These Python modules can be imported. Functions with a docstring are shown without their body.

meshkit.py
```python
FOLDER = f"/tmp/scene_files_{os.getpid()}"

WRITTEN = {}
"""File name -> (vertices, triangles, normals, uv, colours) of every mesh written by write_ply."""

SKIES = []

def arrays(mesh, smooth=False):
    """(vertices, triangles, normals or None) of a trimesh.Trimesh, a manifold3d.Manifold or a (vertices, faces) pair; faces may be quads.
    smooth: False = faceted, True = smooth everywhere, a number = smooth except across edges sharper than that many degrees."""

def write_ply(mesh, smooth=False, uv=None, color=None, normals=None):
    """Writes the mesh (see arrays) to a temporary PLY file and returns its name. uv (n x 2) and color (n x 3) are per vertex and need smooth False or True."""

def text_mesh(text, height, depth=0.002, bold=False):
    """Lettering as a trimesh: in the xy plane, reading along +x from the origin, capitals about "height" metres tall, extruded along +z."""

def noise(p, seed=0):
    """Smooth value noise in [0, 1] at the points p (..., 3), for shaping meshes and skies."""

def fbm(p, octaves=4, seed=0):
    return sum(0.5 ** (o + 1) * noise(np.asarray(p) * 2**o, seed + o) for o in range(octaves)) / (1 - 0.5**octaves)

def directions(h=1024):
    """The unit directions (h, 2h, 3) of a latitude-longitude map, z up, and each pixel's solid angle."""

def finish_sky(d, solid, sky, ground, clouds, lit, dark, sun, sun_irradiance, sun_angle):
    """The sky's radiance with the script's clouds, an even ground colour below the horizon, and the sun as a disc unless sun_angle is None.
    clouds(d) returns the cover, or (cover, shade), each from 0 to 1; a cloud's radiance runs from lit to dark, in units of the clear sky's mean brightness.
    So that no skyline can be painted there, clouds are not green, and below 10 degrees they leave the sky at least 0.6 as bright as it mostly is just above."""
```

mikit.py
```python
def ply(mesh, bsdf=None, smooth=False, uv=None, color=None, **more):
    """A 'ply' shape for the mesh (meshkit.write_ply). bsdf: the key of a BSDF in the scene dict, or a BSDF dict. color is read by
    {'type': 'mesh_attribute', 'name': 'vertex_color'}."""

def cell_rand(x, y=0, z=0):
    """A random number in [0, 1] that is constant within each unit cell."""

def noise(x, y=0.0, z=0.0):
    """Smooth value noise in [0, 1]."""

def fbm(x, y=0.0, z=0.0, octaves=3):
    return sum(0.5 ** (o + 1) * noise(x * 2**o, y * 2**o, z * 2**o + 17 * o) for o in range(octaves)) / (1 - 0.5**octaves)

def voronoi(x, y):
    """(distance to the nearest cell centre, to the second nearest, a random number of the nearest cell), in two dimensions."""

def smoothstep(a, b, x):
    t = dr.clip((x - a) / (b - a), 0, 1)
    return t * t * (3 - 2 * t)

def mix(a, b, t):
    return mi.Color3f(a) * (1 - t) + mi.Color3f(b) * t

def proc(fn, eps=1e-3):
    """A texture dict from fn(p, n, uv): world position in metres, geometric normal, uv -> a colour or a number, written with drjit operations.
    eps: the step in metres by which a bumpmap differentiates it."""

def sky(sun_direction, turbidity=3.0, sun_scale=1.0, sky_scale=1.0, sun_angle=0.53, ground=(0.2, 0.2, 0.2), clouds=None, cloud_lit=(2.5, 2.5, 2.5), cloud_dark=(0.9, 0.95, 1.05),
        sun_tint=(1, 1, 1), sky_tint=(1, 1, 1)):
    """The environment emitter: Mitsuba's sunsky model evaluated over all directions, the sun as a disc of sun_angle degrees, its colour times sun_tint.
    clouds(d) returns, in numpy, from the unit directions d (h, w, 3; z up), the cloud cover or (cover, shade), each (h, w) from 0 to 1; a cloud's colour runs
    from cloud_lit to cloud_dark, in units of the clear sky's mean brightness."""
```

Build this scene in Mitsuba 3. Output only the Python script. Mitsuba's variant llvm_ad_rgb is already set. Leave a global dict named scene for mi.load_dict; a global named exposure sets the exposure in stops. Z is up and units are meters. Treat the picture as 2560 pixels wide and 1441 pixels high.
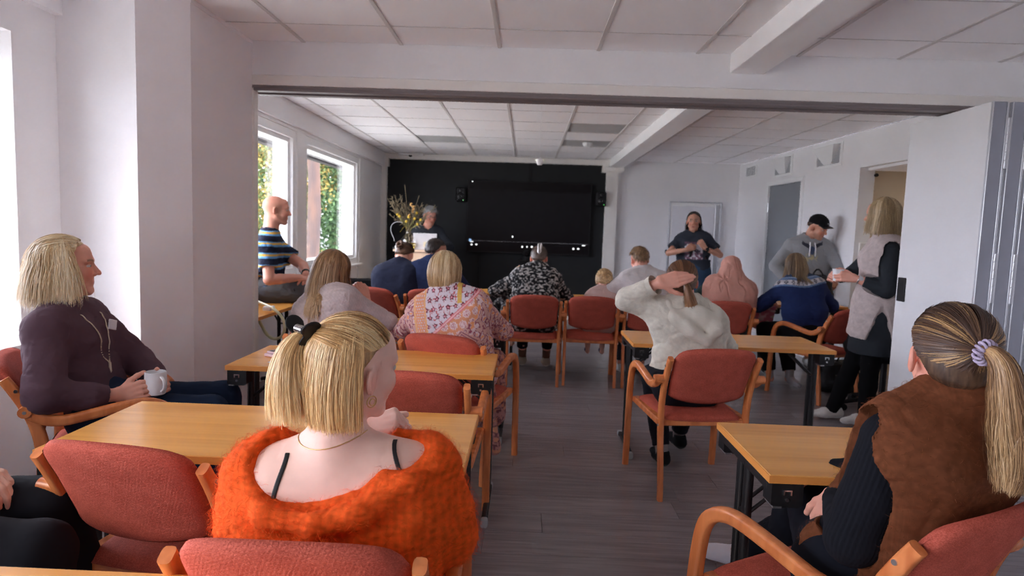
import math, random
import numpy as np, trimesh, manifold3d
import mitsuba as mi, drjit as dr
import mikit, meshkit
from mikit import proc, noise, fbm, cell_rand, smoothstep, mix
from shapely.geometry import Polygon

T = mi.ScalarTransform4f
scene, labels = {}, {}
rng = np.random.default_rng(7)

# ------------------------------------------------------------------ camera, sky, exposure
FPX, YAW, PITCH, ROLL, EYE = 1596.66, 0.020469, -0.090933, 0.034458, (0.0, 0.0, 1.37)
def _axes():
    cy, sy, cp, sp, cr, sr = math.cos(YAW), math.sin(YAW), math.cos(PITCH), math.sin(PITCH), math.cos(ROLL), math.sin(ROLL)
    f = np.array([-sy * cp, cy * cp, sp]); r = np.array([cy, sy, 0.0]); u = np.cross(r, f)
    return f, -sr * r + cr * u
_f, _u = _axes()
scene['camera'] = {'type': 'thinlens', 'fov': 2 * math.degrees(math.atan(1280 / FPX)), 'fov_axis': 'x', 'aperture_radius': 0.0022, 'focus_distance': 1.75,
                   'near_clip': 0.05, 'far_clip': 200.0,
                   'to_world': T().look_at(origin=list(EYE), target=list(np.array(EYE) + _f), up=list(_u))}
def overcast(d):
    n = meshkit.fbm(d * 2.5, 3, 4)
    return np.ones(d.shape[:2]), np.clip(0.25 + 0.6 * (n - 0.5), 0, 1)
scene['sky'] = mikit.sky((-0.70, -0.62, 0.40), turbidity=4.0, sun_scale=0.012, sun_angle=16, sun_tint=(0.86, 0.95, 1.12), clouds=overcast, cloud_lit=(0.955, 1.0, 1.18), cloud_dark=(0.90, 0.95, 1.13), ground=(0.32, 0.31, 0.30))
exposure = 7.15

# ------------------------------------------------------------------ materials
def rgb(c): return {'type': 'rgb', 'value': [float(x) for x in c]}
def srgb(r, g, b):
    v = np.array([r, g, b]) / 255.0
    return np.where(v < 0.04045, v / 12.92, ((v + 0.055) / 1.055) ** 2.4)
def mat(name, base, rough=0.6, spec=0.5, metal=0.0, **kw):
    d = {'type': 'principled', 'base_color': base if isinstance(base, dict) else rgb(base), 'roughness': rough, 'metallic': metal, 'specular': spec}
    d.update(kw)
    scene[name] = {'type': 'twosided', 'bsdf': d}
    return name
def bump(name, inner, fn, scale, eps=1e-3):
    scene[name] = {'type': 'twosided', 'bsdf': {'type': 'bumpmap', 'arbitrary': proc(fn, eps), 'scale': scale, 'bsdf': inner}}
    return name
def pr(base, rough=0.6, spec=0.5, metal=0.0, **kw):
    return {'type': 'principled', 'base_color': base if isinstance(base, dict) else rgb(base), 'roughness': rough, 'metallic': metal, 'specular': spec, **kw}

mat('m_wall', (0.83, 0.82, 0.83), 0.8, 0.25)
mat('m_trim', (0.82, 0.79, 0.75), 0.45, 0.4)
mat('m_white', (0.86, 0.86, 0.86), 0.4, 0.5)
mat('m_wallcloth', (0.80, 0.755, 0.765), 0.9, 0.1)
mat('m_accent', (0.014, 0.016, 0.017), 0.6, 0.3)
mat('m_tile', (0.83, 0.82, 0.83), 0.95, 0.05)
mat('m_tile_dark', (0.40, 0.40, 0.40), 0.95, 0.05)
mat('m_grid', (0.62, 0.60, 0.59), 0.6, 0.3)
mat('m_track', (0.20, 0.17, 0.17), 0.45, 0.5)
mat('m_tan', (0.60, 0.49, 0.36), 0.85, 0.1)
mat('m_door', (0.23, 0.25, 0.27), 0.5, 0.4)
mat('m_alu', (0.62, 0.63, 0.66), 0.3, 0.5, 0.9)
mat('m_greyblue', (0.33, 0.345, 0.40), 0.5, 0.4)
mat('m_panel', (0.74, 0.74, 0.75), 0.5, 0.35)
mat('m_blackmetal', (0.012, 0.012, 0.013), 0.35, 0.5)
mat('m_blackplastic', (0.010, 0.010, 0.011), 0.5, 0.3)
mat('m_screen', (0.003, 0.002, 0.003), 0.22, 0.22)
mat('m_chrome', (0.75, 0.75, 0.76), 0.18, 0.5, 1.0)
mat('m_greyplastic', (0.36, 0.37, 0.39), 0.5, 0.4)
mat('m_eave', (0.035, 0.030, 0.028), 0.7, 0.2)
mat('m_paper', (0.80, 0.80, 0.84), 0.7, 0.2)
mat('m_ground', (0.40, 0.39, 0.34), 0.95, 0.05)
scene['m_pane'] = {'type': 'thindielectric', 'int_ior': 1.5}
scene['m_glass'] = {'type': 'dielectric', 'int_ior': 1.5}
for nm, ro, sh, sp in (('m_skin', 0.48, 0.0, 0.45), ('m_cloth', 0.92, 0.25, 0.12), ('m_hair', 0.42, 0.0, 0.55), ('m_plain', 0.5, 0.0, 0.5), ('m_leaf', 0.8, 0.0, 0.2)):
    mat(nm, {'type': 'mesh_attribute', 'name': 'vertex_color'}, ro, sp, sheen=sh)

def floor_fn(p, n, uv):
    row = dr.floor(p.y / 0.2)
    off = cell_rand(row, 3.0) * 1.6
    col = dr.floor((p.x + off) / 1.6)
    v = cell_rand(row, col, 5.0)
    g = fbm(p.x * 3.0 + v * 31, p.y * 60.0, 1.0, 3)
    g2 = noise(p.x * 9.0, p.y * 220.0 + v * 9)
    t = 0.55 * g + 0.25 * g2 + 0.25 * v
    return mix((0.185, 0.158, 0.162), (0.275, 0.242, 0.246), smoothstep(0.2, 0.85, t))
mat('m_floor', proc(floor_fn), 0.30, 0.55)
def table_fn(p, n, uv):
    g = fbm(p.x * 2.2, p.y * 55.0, p.z * 30, 3)
    g2 = fbm(p.x * 0.9, p.y * 16.0, 3.0, 2)
    t = smoothstep(0.15, 0.85, g * 0.55 + 0.45 * g2)
    return mix((0.66, 0.280, 0.055), (0.80, 0.395, 0.100), t)
mat('m_table', proc(table_fn), 0.22, 0.38)
mat('m_table_edge', (0.70, 0.28, 0.065), 0.4, 0.4)
def wood_fn(p, n, uv):
    g = fbm(p.x * 40, p.y * 40, p.z * 7.0, 3)
    return mix((0.54, 0.150, 0.042), (0.70, 0.240, 0.078), smoothstep(0.25, 0.75, g))
mat('m_wood', proc(wood_fn), 0.30, 0.5, clearcoat=0.3, clearcoat_gloss=0.7)
def fab_c(p, n, uv):
    s = noise(p.x * 520, p.y * 520, p.z * 520)
    b = noise(p.x * 30, p.y * 30, p.z * 30)
    return mix((0.360, 0.062, 0.040), (0.520, 0.122, 0.082), smoothstep(0.15, 0.9, 0.75 * s + 0.25 * b))
def fab_b(p, n, uv):
    a = dr.floor((p.z + p.x) * 70.0)
    z = dr.abs(dr.sin((p.z - p.x + 0.0) * 260.0 + 1.57 * (a - 2 * dr.floor(a / 2))))
    return 0.6 * z + 0.6 * noise(p.x * 700, p.y * 700, p.z * 700)
bump('m_fabric', pr(proc(fab_c), 0.85, 0.15, sheen=0.6, sheen_tint=0.4), fab_b, 0.0011, 5e-4)

# ------------------------------------------------------------------ helpers
used = {}
def numbered(name):
    n = used.get(name, 0); used[name] = n + 1
    return name if n == 0 else f'{name}_{n:03d}'
def add(parent, name, shape):
    key = numbered(f'{parent}__{name}' if parent else name)
    scene[key] = shape
    return key
def tag(key, label=None, cat=None, group=None, kind=None):
    d = {}
    if label: d['label'] = label
    if cat: d['category'] = cat
    if group: d['group'] = group
    if kind: d['kind'] = kind
    labels[key] = d
    return key
def thing(name, label, cat, group=None):
    return tag(numbered(name), label, cat, group)
def put(parent, name, mesh, m, smooth=False, label=None, kind=None, color=None, nrm=None, **kw):
    if nrm is not None:
        d = {'type': 'ply', 'filename': meshkit.write_ply(mesh, True, None, color, normals=nrm), 'face_normals': False, 'bsdf': {'type': 'ref', 'id': m}}
        k = add(parent, name, d)
    else: k = add(parent, name, mikit.ply(mesh, m, smooth, color=color, **kw))
    if label or kind: tag(k, label, kind=kind)
    return k
def single(name, label, cat, mesh, m, smooth=False, group=None, color=None):
    k = add(None, name, mikit.ply(mesh, m, smooth, color=color)); return tag(k, label, cat, group)
def struct(name, mesh, m, label=None, smooth=False):
    k = add(None, name, mikit.ply(mesh, m, smooth)); return tag(k, label, kind='structure')
def part(parent, name, mesh, m, smooth=False):
    return add(parent, name, mikit.ply(mesh, m, smooth))

def box(x0, x1, y0, y1, z0, z1, c=0.0):
    lo = np.minimum((x0, y0, z0), (x1, y1, z1)); hi = np.maximum((x0, y0, z0), (x1, y1, z1))
    if c <= 0:
        b = trimesh.creation.box(hi - lo); b.apply_translation((lo + hi) / 2); return b
    c = min(c, (hi - lo).min() * 0.49)
    pts = []
    for i in range(8):
        s = np.array([(i >> k) & 1 for k in range(3)])
        p = np.where(s, hi, lo); ins = np.where(s, -c, c)
        for a in range(3):
            q = p + ins; q[a] = p[a]; pts.append(q)
    return hull(pts)
def hull(pts): 
    m = manifold3d.Manifold.hull_points(np.asarray(pts, float)).to_mesh()
    return trimesh.Trimesh(m.vert_properties[:, :3], m.tri_verts, process=False)
def cat(ms): return trimesh.util.concatenate(list(ms))
def cyl(a, b, r, r2=None, n=20):
    a, b = np.asarray(a, float), np.asarray(b, float); r2 = r if r2 is None else r2
    d = b - a; L = np.linalg.norm(d); d = d / L
    x = np.cross(d, [0, 0, 1] if abs(d[2]) < 0.9 else [1, 0, 0]); x /= np.linalg.norm(x); y = np.cross(d, x)
    t = np.arange(n) * 2 * np.pi / n
    ring = np.cos(t)[:, None] * x + np.sin(t)[:, None] * y
    v = np.vstack([a + ring * r, b + ring * r2, [a], [b]])
    i = np.arange(n); j = (i + 1) % n
    f = np.vstack([np.stack([i, j, j + n], 1), np.stack([i, j + n, i + n], 1), np.stack([j, i, i * 0 + 2 * n], 1), np.stack([i + n, j + n, i * 0 + 2 * n + 1], 1)])
    return trimesh.Trimesh(v, f, process=False)
def lathe(prof, n=40, at=(0, 0, 0)):
    prof = np.asarray(prof, float); t = np.arange(n) * 2 * np.pi / n
    v = np.stack([prof[:, None, 0] * np.cos(t), prof[:, None, 0] * np.sin(t), np.repeat(prof[:, None, 1], n, 1)], -1).reshape(-1, 3)
    f = []
    k = len(prof)
    i = np.arange(n); j = (i + 1) % n
    for r in range(k - 1):
        a, b = r * n, (r + 1) * n
        f += [np.stack([a + i, a + j, b + j], 1), np.stack([a + i, b + j, b + i], 1)]
    return trimesh.Trimesh(v + np.asarray(at), np.vstack(f), process=False)
def spline(pts, n):
    from scipy.interpolate import CubicSpline
    pts = np.asarray(pts, float)
    s = np.r_[0, np.cumsum(np.maximum(np.linalg.norm(np.diff(pts, axis=0), axis=1), 1e-6))]
    return CubicSpline(s, pts)(np.linspace(0, s[-1], n))
def sweep(path, w, h, up=(1, 0, 0), cr=0.3, cap=True, ns=12):
    """Rounded-rectangle bar along a path: w across 'up', h along the other axis. w, h may vary along the path."""
    path = np.asarray(path, float); n = len(path)
    tan = np.gradient(path, axis=0); tan /= np.linalg.norm(tan, axis=1, keepdims=True)
    up = np.asarray(up, float)
    side = up - tan * (tan @ up)[:, None]; side /= np.linalg.norm(side, axis=1, keepdims=True)
    oth = np.cross(tan, side)
    w = np.broadcast_to(w, n); h = np.broadcast_to(h, n)
    t = (np.arange(ns) + 0.5) * 2 * np.pi / ns
    cx = np.sign(np.cos(t)) * np.abs(np.cos(t)) ** cr; cy = np.sign(np.sin(t)) * np.abs(np.sin(t)) ** cr
    v = (path[:, None] + side[:, None] * (cx[None, :, None] * w[:, None, None] / 2) + oth[:, None] * (cy[None, :, None] * h[:, None, None] / 2)).reshape(-1, 3)
    i = np.arange(ns); j = (i + 1) % ns; f = []
    for r in range(n - 1):
        a, b = r * ns, (r + 1) * ns
        f += [np.stack([a + i, a + j, b + j], 1), np.stack([a + i, b + j, b + i], 1)]
    if cap:
        v = np.vstack([v, path[:1], path[-1:]])
        f += [np.stack([j, i, i * 0 + n * ns], 1), np.stack([(n - 1) * ns + i, (n - 1) * ns + j, i * 0 + n * ns + 1], 1)]
    return trimesh.Trimesh(v, np.vstack(f), process=False)
def tube(path, r, ns=10, cap=True):
    path = np.asarray(path, float)
    d = path[-1] - path[0]
    up = np.array([0.31, 0.21, 0.93]) if abs(d[2]) < 0.8 * np.linalg.norm(d) else np.array([0.93, 0.21, 0.31])
    r = np.broadcast_to(r, len(path))
    return sweep(path, 2 * r, 2 * r, up, 1.0, cap, ns)
def prism(poly, axis, a, b):
    """polygon [(u,v)] extruded along an axis from a to b; axis x: (u,v)=(y,z); y: (x,z); z: (x,y)"""
    m = trimesh.creation.extrude_polygon(Polygon(poly), b - a, engine='earcut')
    v = m.vertices.copy()
    if axis == 'z': v[:, 2] += a
    elif axis == 'x': v = np.stack([v[:, 2] + a, v[:, 0], v[:, 1]], 1)
    else: v = np.stack([v[:, 0], v[:, 2] + a, v[:, 1]], 1)
    f = m.faces[:, ::-1] if axis == 'y' else m.faces
    return trimesh.Trimesh(v, f, process=False)
def place(mesh, M):
    m = mesh.copy(); m.apply_transform(M); return m
def rotz(deg, at=(0, 0, 0)):
    M = trimesh.transformations.rotation_matrix(math.radians(deg), [0, 0, 1]); M[:3, 3] = at; return M
# ------------------------------------------------------------------ the setting
ZC = 2.467
X0, XL = -2.008, -2.20          # ceiling grid origin, left soffit face
# floor planks
fl = struct('floor', box(-2.6, 5.0, -4.3, 10.2, -0.12, -0.006), 'm_track', 'grey brown wood-look plank floor')
def crand(a, b, c=0.0):
    h = (int(a + 1000000) * 374761393 + int(b + 1000000) * 668265263 + int(c + 1000000) * 2147483647) & 0xFFFFFFFF
    h = ((h ^ (h >> 13)) * 1274126177) & 0xFFFFFFFF
    return ((h ^ (h >> 16)) & 0xFFFFFF) / 16777215.0
for r in range(0, 50):
    y0, y1 = r * 0.2, (r + 1) * 0.2
    off = crand(r, 3) * 1.6
    c0 = math.floor((-2.42 + off) / 1.6); xr = 3.4
    for c in range(c0, 9):
        a, b = max(c * 1.6 - off, -2.42), min((c + 1) * 1.6 - off, xr)
        if b - a < 0.02: continue
        part(fl, 'plank', box(a + 0.0006, b - 0.0006, y0 + 0.0006, y1 - 0.0006, -0.008, 0.0, 0.0012), 'm_floor')
struct('floor_corridor', box(3.4, 5.0, 5.2, 6.62, -0.006, 0.0), 'm_floor', 'wood-look floor of the side corridor')

# ceiling: backing, tiles, bars
ce = struct('ceiling', box(-2.6, 5.0, -4.3, 10.2, ZC + 0.035, ZC + 0.12), 'm_track', 'suspended ceiling of white acoustic tiles in a metal grid')
def RW(y): return 3.2 + 0.0355 * (9.904 - y)
dark_tiles = {(1, 4), (4, 2), (4, 4)}
ymap = {}
for i in range(-1, 10):
    for r in range(-14, 8):
        x0, x1 = X0 + i * 0.6, X0 + (i + 1) * 0.6
        y0, y1 = 6.043 + (r - 1) * 0.6, 6.043 + r * 0.6
        y1 = min(y1, 9.88)
        x0, x1 = max(x0, -2.36 if y1 < 4.1 else XL), min(x1, RW((y0 + y1) / 2))
        if x1 - x0 < 0.03 or y1 - y0 < 0.03 or y1 < -0.4: continue
        if y0 < 4.0 < y1:
            y1 = 4.0
        if y0 >= 4.0 and y0 < 4.15: y0 = 4.15
        if y1 - y0 < 0.03: continue
        dk = (i, r) in dark_tiles
        lift = 0.004 * crand(i, r, 2)
        if dk:
            part(ce, 'grey_tile', box(x0 + 0.006, x1 - 0.006, y0 + 0.003, y1 - 0.003, ZC + 0.012, ZC + 0.03, 0.003), 'm_tile_dark')
        else:
            part(ce, 'tile', box(x0 + 0.006, x1 - 0.006, y0 + 0.003, y1 - 0.003, ZC + 0.003 + lift, ZC + 0.03, 0.004), 'm_tile')
for i in range(0, 10):
    x = X0 + i * 0.6
    for a, b in ((-0.5, 4.0), (4.15, 9.88)):
        if x < RW(9): part(ce, 'grid_bar', box(x - 0.012, x + 0.012, a, b, ZC, ZC + 0.02, 0.002), 'm_grid')
for r in range(-9, 8):
    y = 6.043 + r * 0.6
    if 4.0 < y < 4.15: continue
    if -0.4 < y < 9.85:
        part(ce, 'grid_bar', box(-2.2, RW(y), y - 0.004, y + 0.004, ZC + 0.003, ZC + 0.02, 0.001), 'm_grid')

# cross beam with fascia strip and folding wall track
struct('ceiling_beam', box(-1.75, 3.42, 4.0, 4.16, 2.268, ZC + 0.03, 0.003), 'm_wall', 'white cross beam between the two halves of the room')
struct('trim_1', box(-1.75, 3.42, 3.985, 4.17, 2.205, 2.266, 0.003), 'm_trim', 'cream fascia strip along the cross beam')
tk = struct('ceiling_track', box(-1.75, 3.42, 3.99, 4.165, 2.188, 2.205, 0.002), 'm_track', 'grey folding wall track under the cross beam')
part(tk, 'lip', cat([box(-1.75, 3.42, 3.99, 4.05, 2.172, 2.189, 0.003), box(-1.75, 3.42, 4.11, 4.165, 2.172, 2.189, 0.003)]), 'm_track')
struct('ceiling_beam', box(1.19, 1.395, -0.6, 4.0, 2.358, ZC + 0.03, 0.003), 'm_white', 'white lengthwise ceiling beam in the near half of the room')
struct('ceiling_beam', box(1.21, 1.415, 4.17, 9.9, 2.358, ZC + 0.03, 0.003), 'm_white', 'white lengthwise ceiling beam in the far half of the room')

# left side, near half: window wall, recess, pillar
struct('pillar', prism([(-1.725, 3.27), (-1.725, 4.0), (-2.0, 4.0), (-2.0, 3.26), (-1.905, 3.105)], 'z', 0, ZC + 0.03), 'm_wallcloth', 'pale pinkish grey pillar at the end of the folding wall')
part('pillar', 'corner_trim', box(-1.74, -1.722, 3.27, 4.0, ZC - 0.022, ZC - 0.004, 0.003), 'm_wallcloth')
struct('door_jamb', box(-1.73, -1.712, 3.99, 4.05, 0, 2.19, 0.004), 'm_trim', 'narrow jamb strip on the pillar end')
struct('wall_left', box(-2.62, -1.93, 3.25, 4.2, 0, ZC + 0.03), 'm_wall', 'white wall beside the near window')
struct('wall_left', cat([box(-2.68, -2.4, 2.97, 3.26, 0, ZC + 0.03), box(-2.62, -2.4, -4.2, 2.98, 0, 0.74), box(-2.62, -2.4, -4.2, 2.98, 2.20, ZC + 0.03), box(-2.68, -2.4, 1.52, 2.20, 0.6, 2.31), box(-2.62, -2.4, 0.05, 0.15, 0.6, 2.31), box(-2.62, -2.4, -1.45, -1.35, 0.6, 2.31), box(-2.62, -2.4, -4.2, -3.1, 0.6, 2.31)]), 'm_wall', 'white window wall on the left')
struct('trim_2', box(-2.42, -2.36, -0.6, 3.25, 2.36, ZC + 0.03), 'm_wall', 'white soffit over the near window')
def window(name, y0, y1, z0, z1, xg, xi, fw=0.055, label=None):
    w = struct(name, cat([box(xg - 0.06, xi, y0, y0 + fw, z0, z1, 0.004), box(xg - 0.06, xi, y1 - fw, y1, z0, z1, 0.004),
                          box(xg - 0.06, xi, y0, y1, z0, z0 + fw, 0.004), box(xg - 0.06, xi, y0, y1, z1 - fw, z1, 0.004)]), 'm_white', label)
    a, b, c, d = y0 + fw, y1 - fw, z0 + fw, z1 - fw
    s = 0.04
    part(w, 'sash', cat([box(xg - 0.03, xi - 0.035, a, a + s, c, d, 0.004), box(xg - 0.03, xi - 0.035, b - s, b, c, d, 0.004),
                         box(xg - 0.03, xi - 0.035, a, b, c, c + s, 0.004), box(xg - 0.03, xi - 0.035, a, b, d - s, d, 0.004)]), 'm_white')
    q = trimesh.Trimesh([[xg, a, c], [xg, b, c], [xg, b, d], [xg, a, d]], [[0, 1, 2], [0, 2, 3]], process=False)
    part(w, 'pane', q, 'm_pane')
    return w
window('window_1', 2.20, 2.97, 0.74, 2.20, -2.62, -2.56, label='bright near window at the left edge')
window('window_2', 0.15, 1.52, 0.74, 2.20, -2.55, -2.42, label='window beside the camera')
window('window_5', -1.35, 0.05, 0.74, 2.20, -2.55, -2.42, label='window behind the camera')
window('window_6', -3.1, -1.45, 0.74, 2.20, -2.55, -2.42, label='rearmost window behind the camera')
# left side, far half
struct('wall_left', cat([box(-2.43, -2.25, 4.16, 9.9, 0, 0.86), box(-2.43, -2.25, 8.62, 9.9, 0.8, ZC + 0.03), box(-2.43, -2.25, 4.16, 4.42, 0.8, 2.28), box(-2.43, -2.25, 4.16, 9.9, 2.26, ZC + 0.03), box(-2.43, -2.25, 6.13, 6.43, 0.8, 2.28)]), 'm_wall', 'white window wall of the far half of the room')
struct('trim_3', box(-2.30, XL, 4.16, 9.84, 2.27, ZC + 0.03, 0.002), 'm_wall', 'white boxed soffit above the far windows')
struct('trim_4', box(-2.27, -2.235, 4.16, 8.7, 2.235, 2.27, 0.003), 'm_white', 'thin white head trim over the far windows')
struct('trim_5', cat([box(-2.26, -2.225, 6.16, 6.40, 0.86, 2.236, 0.004), box(-2.26, -2.225, 8.46, 8.66, 0, 2.236, 0.004)]), 'm_white', 'white window posts')
window('window_3', 4.42, 6.16, 0.86, 2.236, -2.375, -2.24, 0.075, 'far window behind the seated man')
window('window_4', 6.40, 8.46, 0.86, 2.236, -2.375, -2.24, 0.075, 'far window with the pine trunk outside')
struct('window_sill', box(-2.30, -2.17, 4.2, 8.5, 0.835, 0.862, 0.005), 'm_white', 'white sill under the far windows')
struct('baseboard_left', box(-2.25, -2.235, 4.16, 9.85, 0, 0.10, 0.003), 'm_white', 'white baseboard under the far windows')
struct('cable_duct', box(-2.25, -2.21, 4.16, 9.85, 0.16, 0.24, 0.004), 'm_white', 'white cable duct along the window wall')
# front wall
struct('wall_front', box(-2.62, 3.3, 9.9, 10.1, 0, ZC + 0.03), 'm_wall', 'white front wall')
struct('accent_wall', box(-2.19, 1.19, 9.875, 9.905, 0, 2.40), 'm_accent', 'black painted section of the front wall')
struct('trim_6', cat([box(-2.26, 1.22, 9.80, 9.9, 2.385, ZC, 0.003), box(-2.26, -2.14, 9.79, 9.88, 2.27, 2.40, 0.003), box(1.10, 1.20, 9.79, 9.88, 2.28, 2.40, 0.003)]), 'm_trim', 'cream cornice over the black wall')
struct('column', box(1.17, 1.35, 9.80, 9.9, 0, 2.30, 0.003), 'm_trim', 'white column at the right end of the black wall')
part('column', 'capital', box(1.14, 1.43, 9.76, 9.9, 2.295, 2.358, 0.003), 'm_trim')
struct('column', box(-2.25, -2.17, 9.80, 9.9, 0, 2.29, 0.003), 'm_trim', 'narrow white column at the left end of the black wall')
struct('baseboard_front', box(-2.2, 3.2, 9.86, 9.88, 0, 0.065, 0.003), 'm_white', 'white baseboard along the front wall')
# right wall, skewed a little; local frame: s along the wall from the front corner towards the camera, d out of the wall into the room
ang = math.atan(0.0355)
RWM = np.eye(4)
RWM[:3, 0] = [math.sin(ang), -math.cos(ang), 0]     # s
RWM[:3, 1] = [-math.cos(ang), -math.sin(ang), 0]    # d
RWM[:3, 2] = [0, 0, 1]
RWM[:3, 3] = [3.2, 9.904, 0]
def rw(mesh):
    m = mesh.copy(); m.apply_transform(RWM)
    if np.linalg.det(RWM[:3, :3]) < 0: m.invert()
    return m
D0, D1 = 1.14, 2.09
O0, O1 = 3.33, 4.55
struct('wall_right', rw(cat([box(0, D0, -0.15, 0, 0, ZC), box(D0, D1, -0.15, 0, 2.07, ZC), box(D1, O0, -0.15, 0, 0, ZC), box(O0, O1, -0.15, 0, 2.12, ZC), box(O1, 14.2, -0.15, 0, 0, ZC)])), 'm_wall', 'white right wall')
dr1 = struct('door_1', rw(box(D0, D1, -0.05, -0.01, 0.01, 2.07, 0.003)), 'm_door', 'grey door in the right wall')
part(dr1, 'frame', rw(cat([box(D0 - 0.06, D0, -0.03, 0.02, 0, 2.13, 0.003), box(D1, D1 + 0.06, -0.03, 0.02, 0, 2.13, 0.003), box(D0 - 0.06, D1 + 0.06, -0.03, 0.02, 2.07, 2.13, 0.003)])), 'm_white')
for z in (0.25, 0.93, 1.72): part(dr1, 'hinge', rw(box(D0 - 0.008, D0 + 0.018, -0.01, 0.012, z, z + 0.13, 0.003)), 'm_chrome')
part(dr1, 'handle', rw(cat([cyl((D1 - 0.07, 0, 1.02), (D1 - 0.07, 0.05, 1.02), 0.01), cyl((D1 - 0.07, 0.05, 1.02), (D1 - 0.19, 0.05, 1.02), 0.01), cyl((D1 - 0.07, -0.01, 1.02), (D1 - 0.07, 0.004, 1.02), 0.026)])), 'm_chrome', 30)
struct('trim_7', rw(cat([box(O0 - 0.01, O0 + 0.012, -0.15, 0.004, 0, 2.13), box(O0, O1, -0.15, 0.004, 2.11, 2.125)])), 'm_wall', 'edge of the corridor opening')
struct('wall_corridor', box(3.32, 5.0, 6.58, 6.7, 0, 2.3), 'm_tan', 'beige wall of the side corridor')
struct('wall_corridor', box(3.4, 5.0, 5.1, 5.2, 0, 2.3), 'm_tan', 'near wall of the side corridor')
struct('wall_corridor', box(4.9, 5.0, 5.2, 6.6, 0, 2.3), 'm_tan', 'beige end wall of the side corridor')
struct('ceiling_corridor', box(3.4, 5.0, 5.2, 6.6, 2.085, 2.12), 'm_tile', 'ceiling of the side corridor')
struct('wall_back', box(-2.62, 3.9, -4.3, -4.2, 0, ZC), 'm_wall', 'white back wall behind the camera')
struct('baseboard_right', rw(cat([box(0, D0 - 0.06, 0, 0.014, 0, 0.07), box(D1 + 0.06, O0 - 0.02, 0, 0.014, 0, 0.07)])), 'm_white', 'white baseboard along the right wall')
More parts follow.
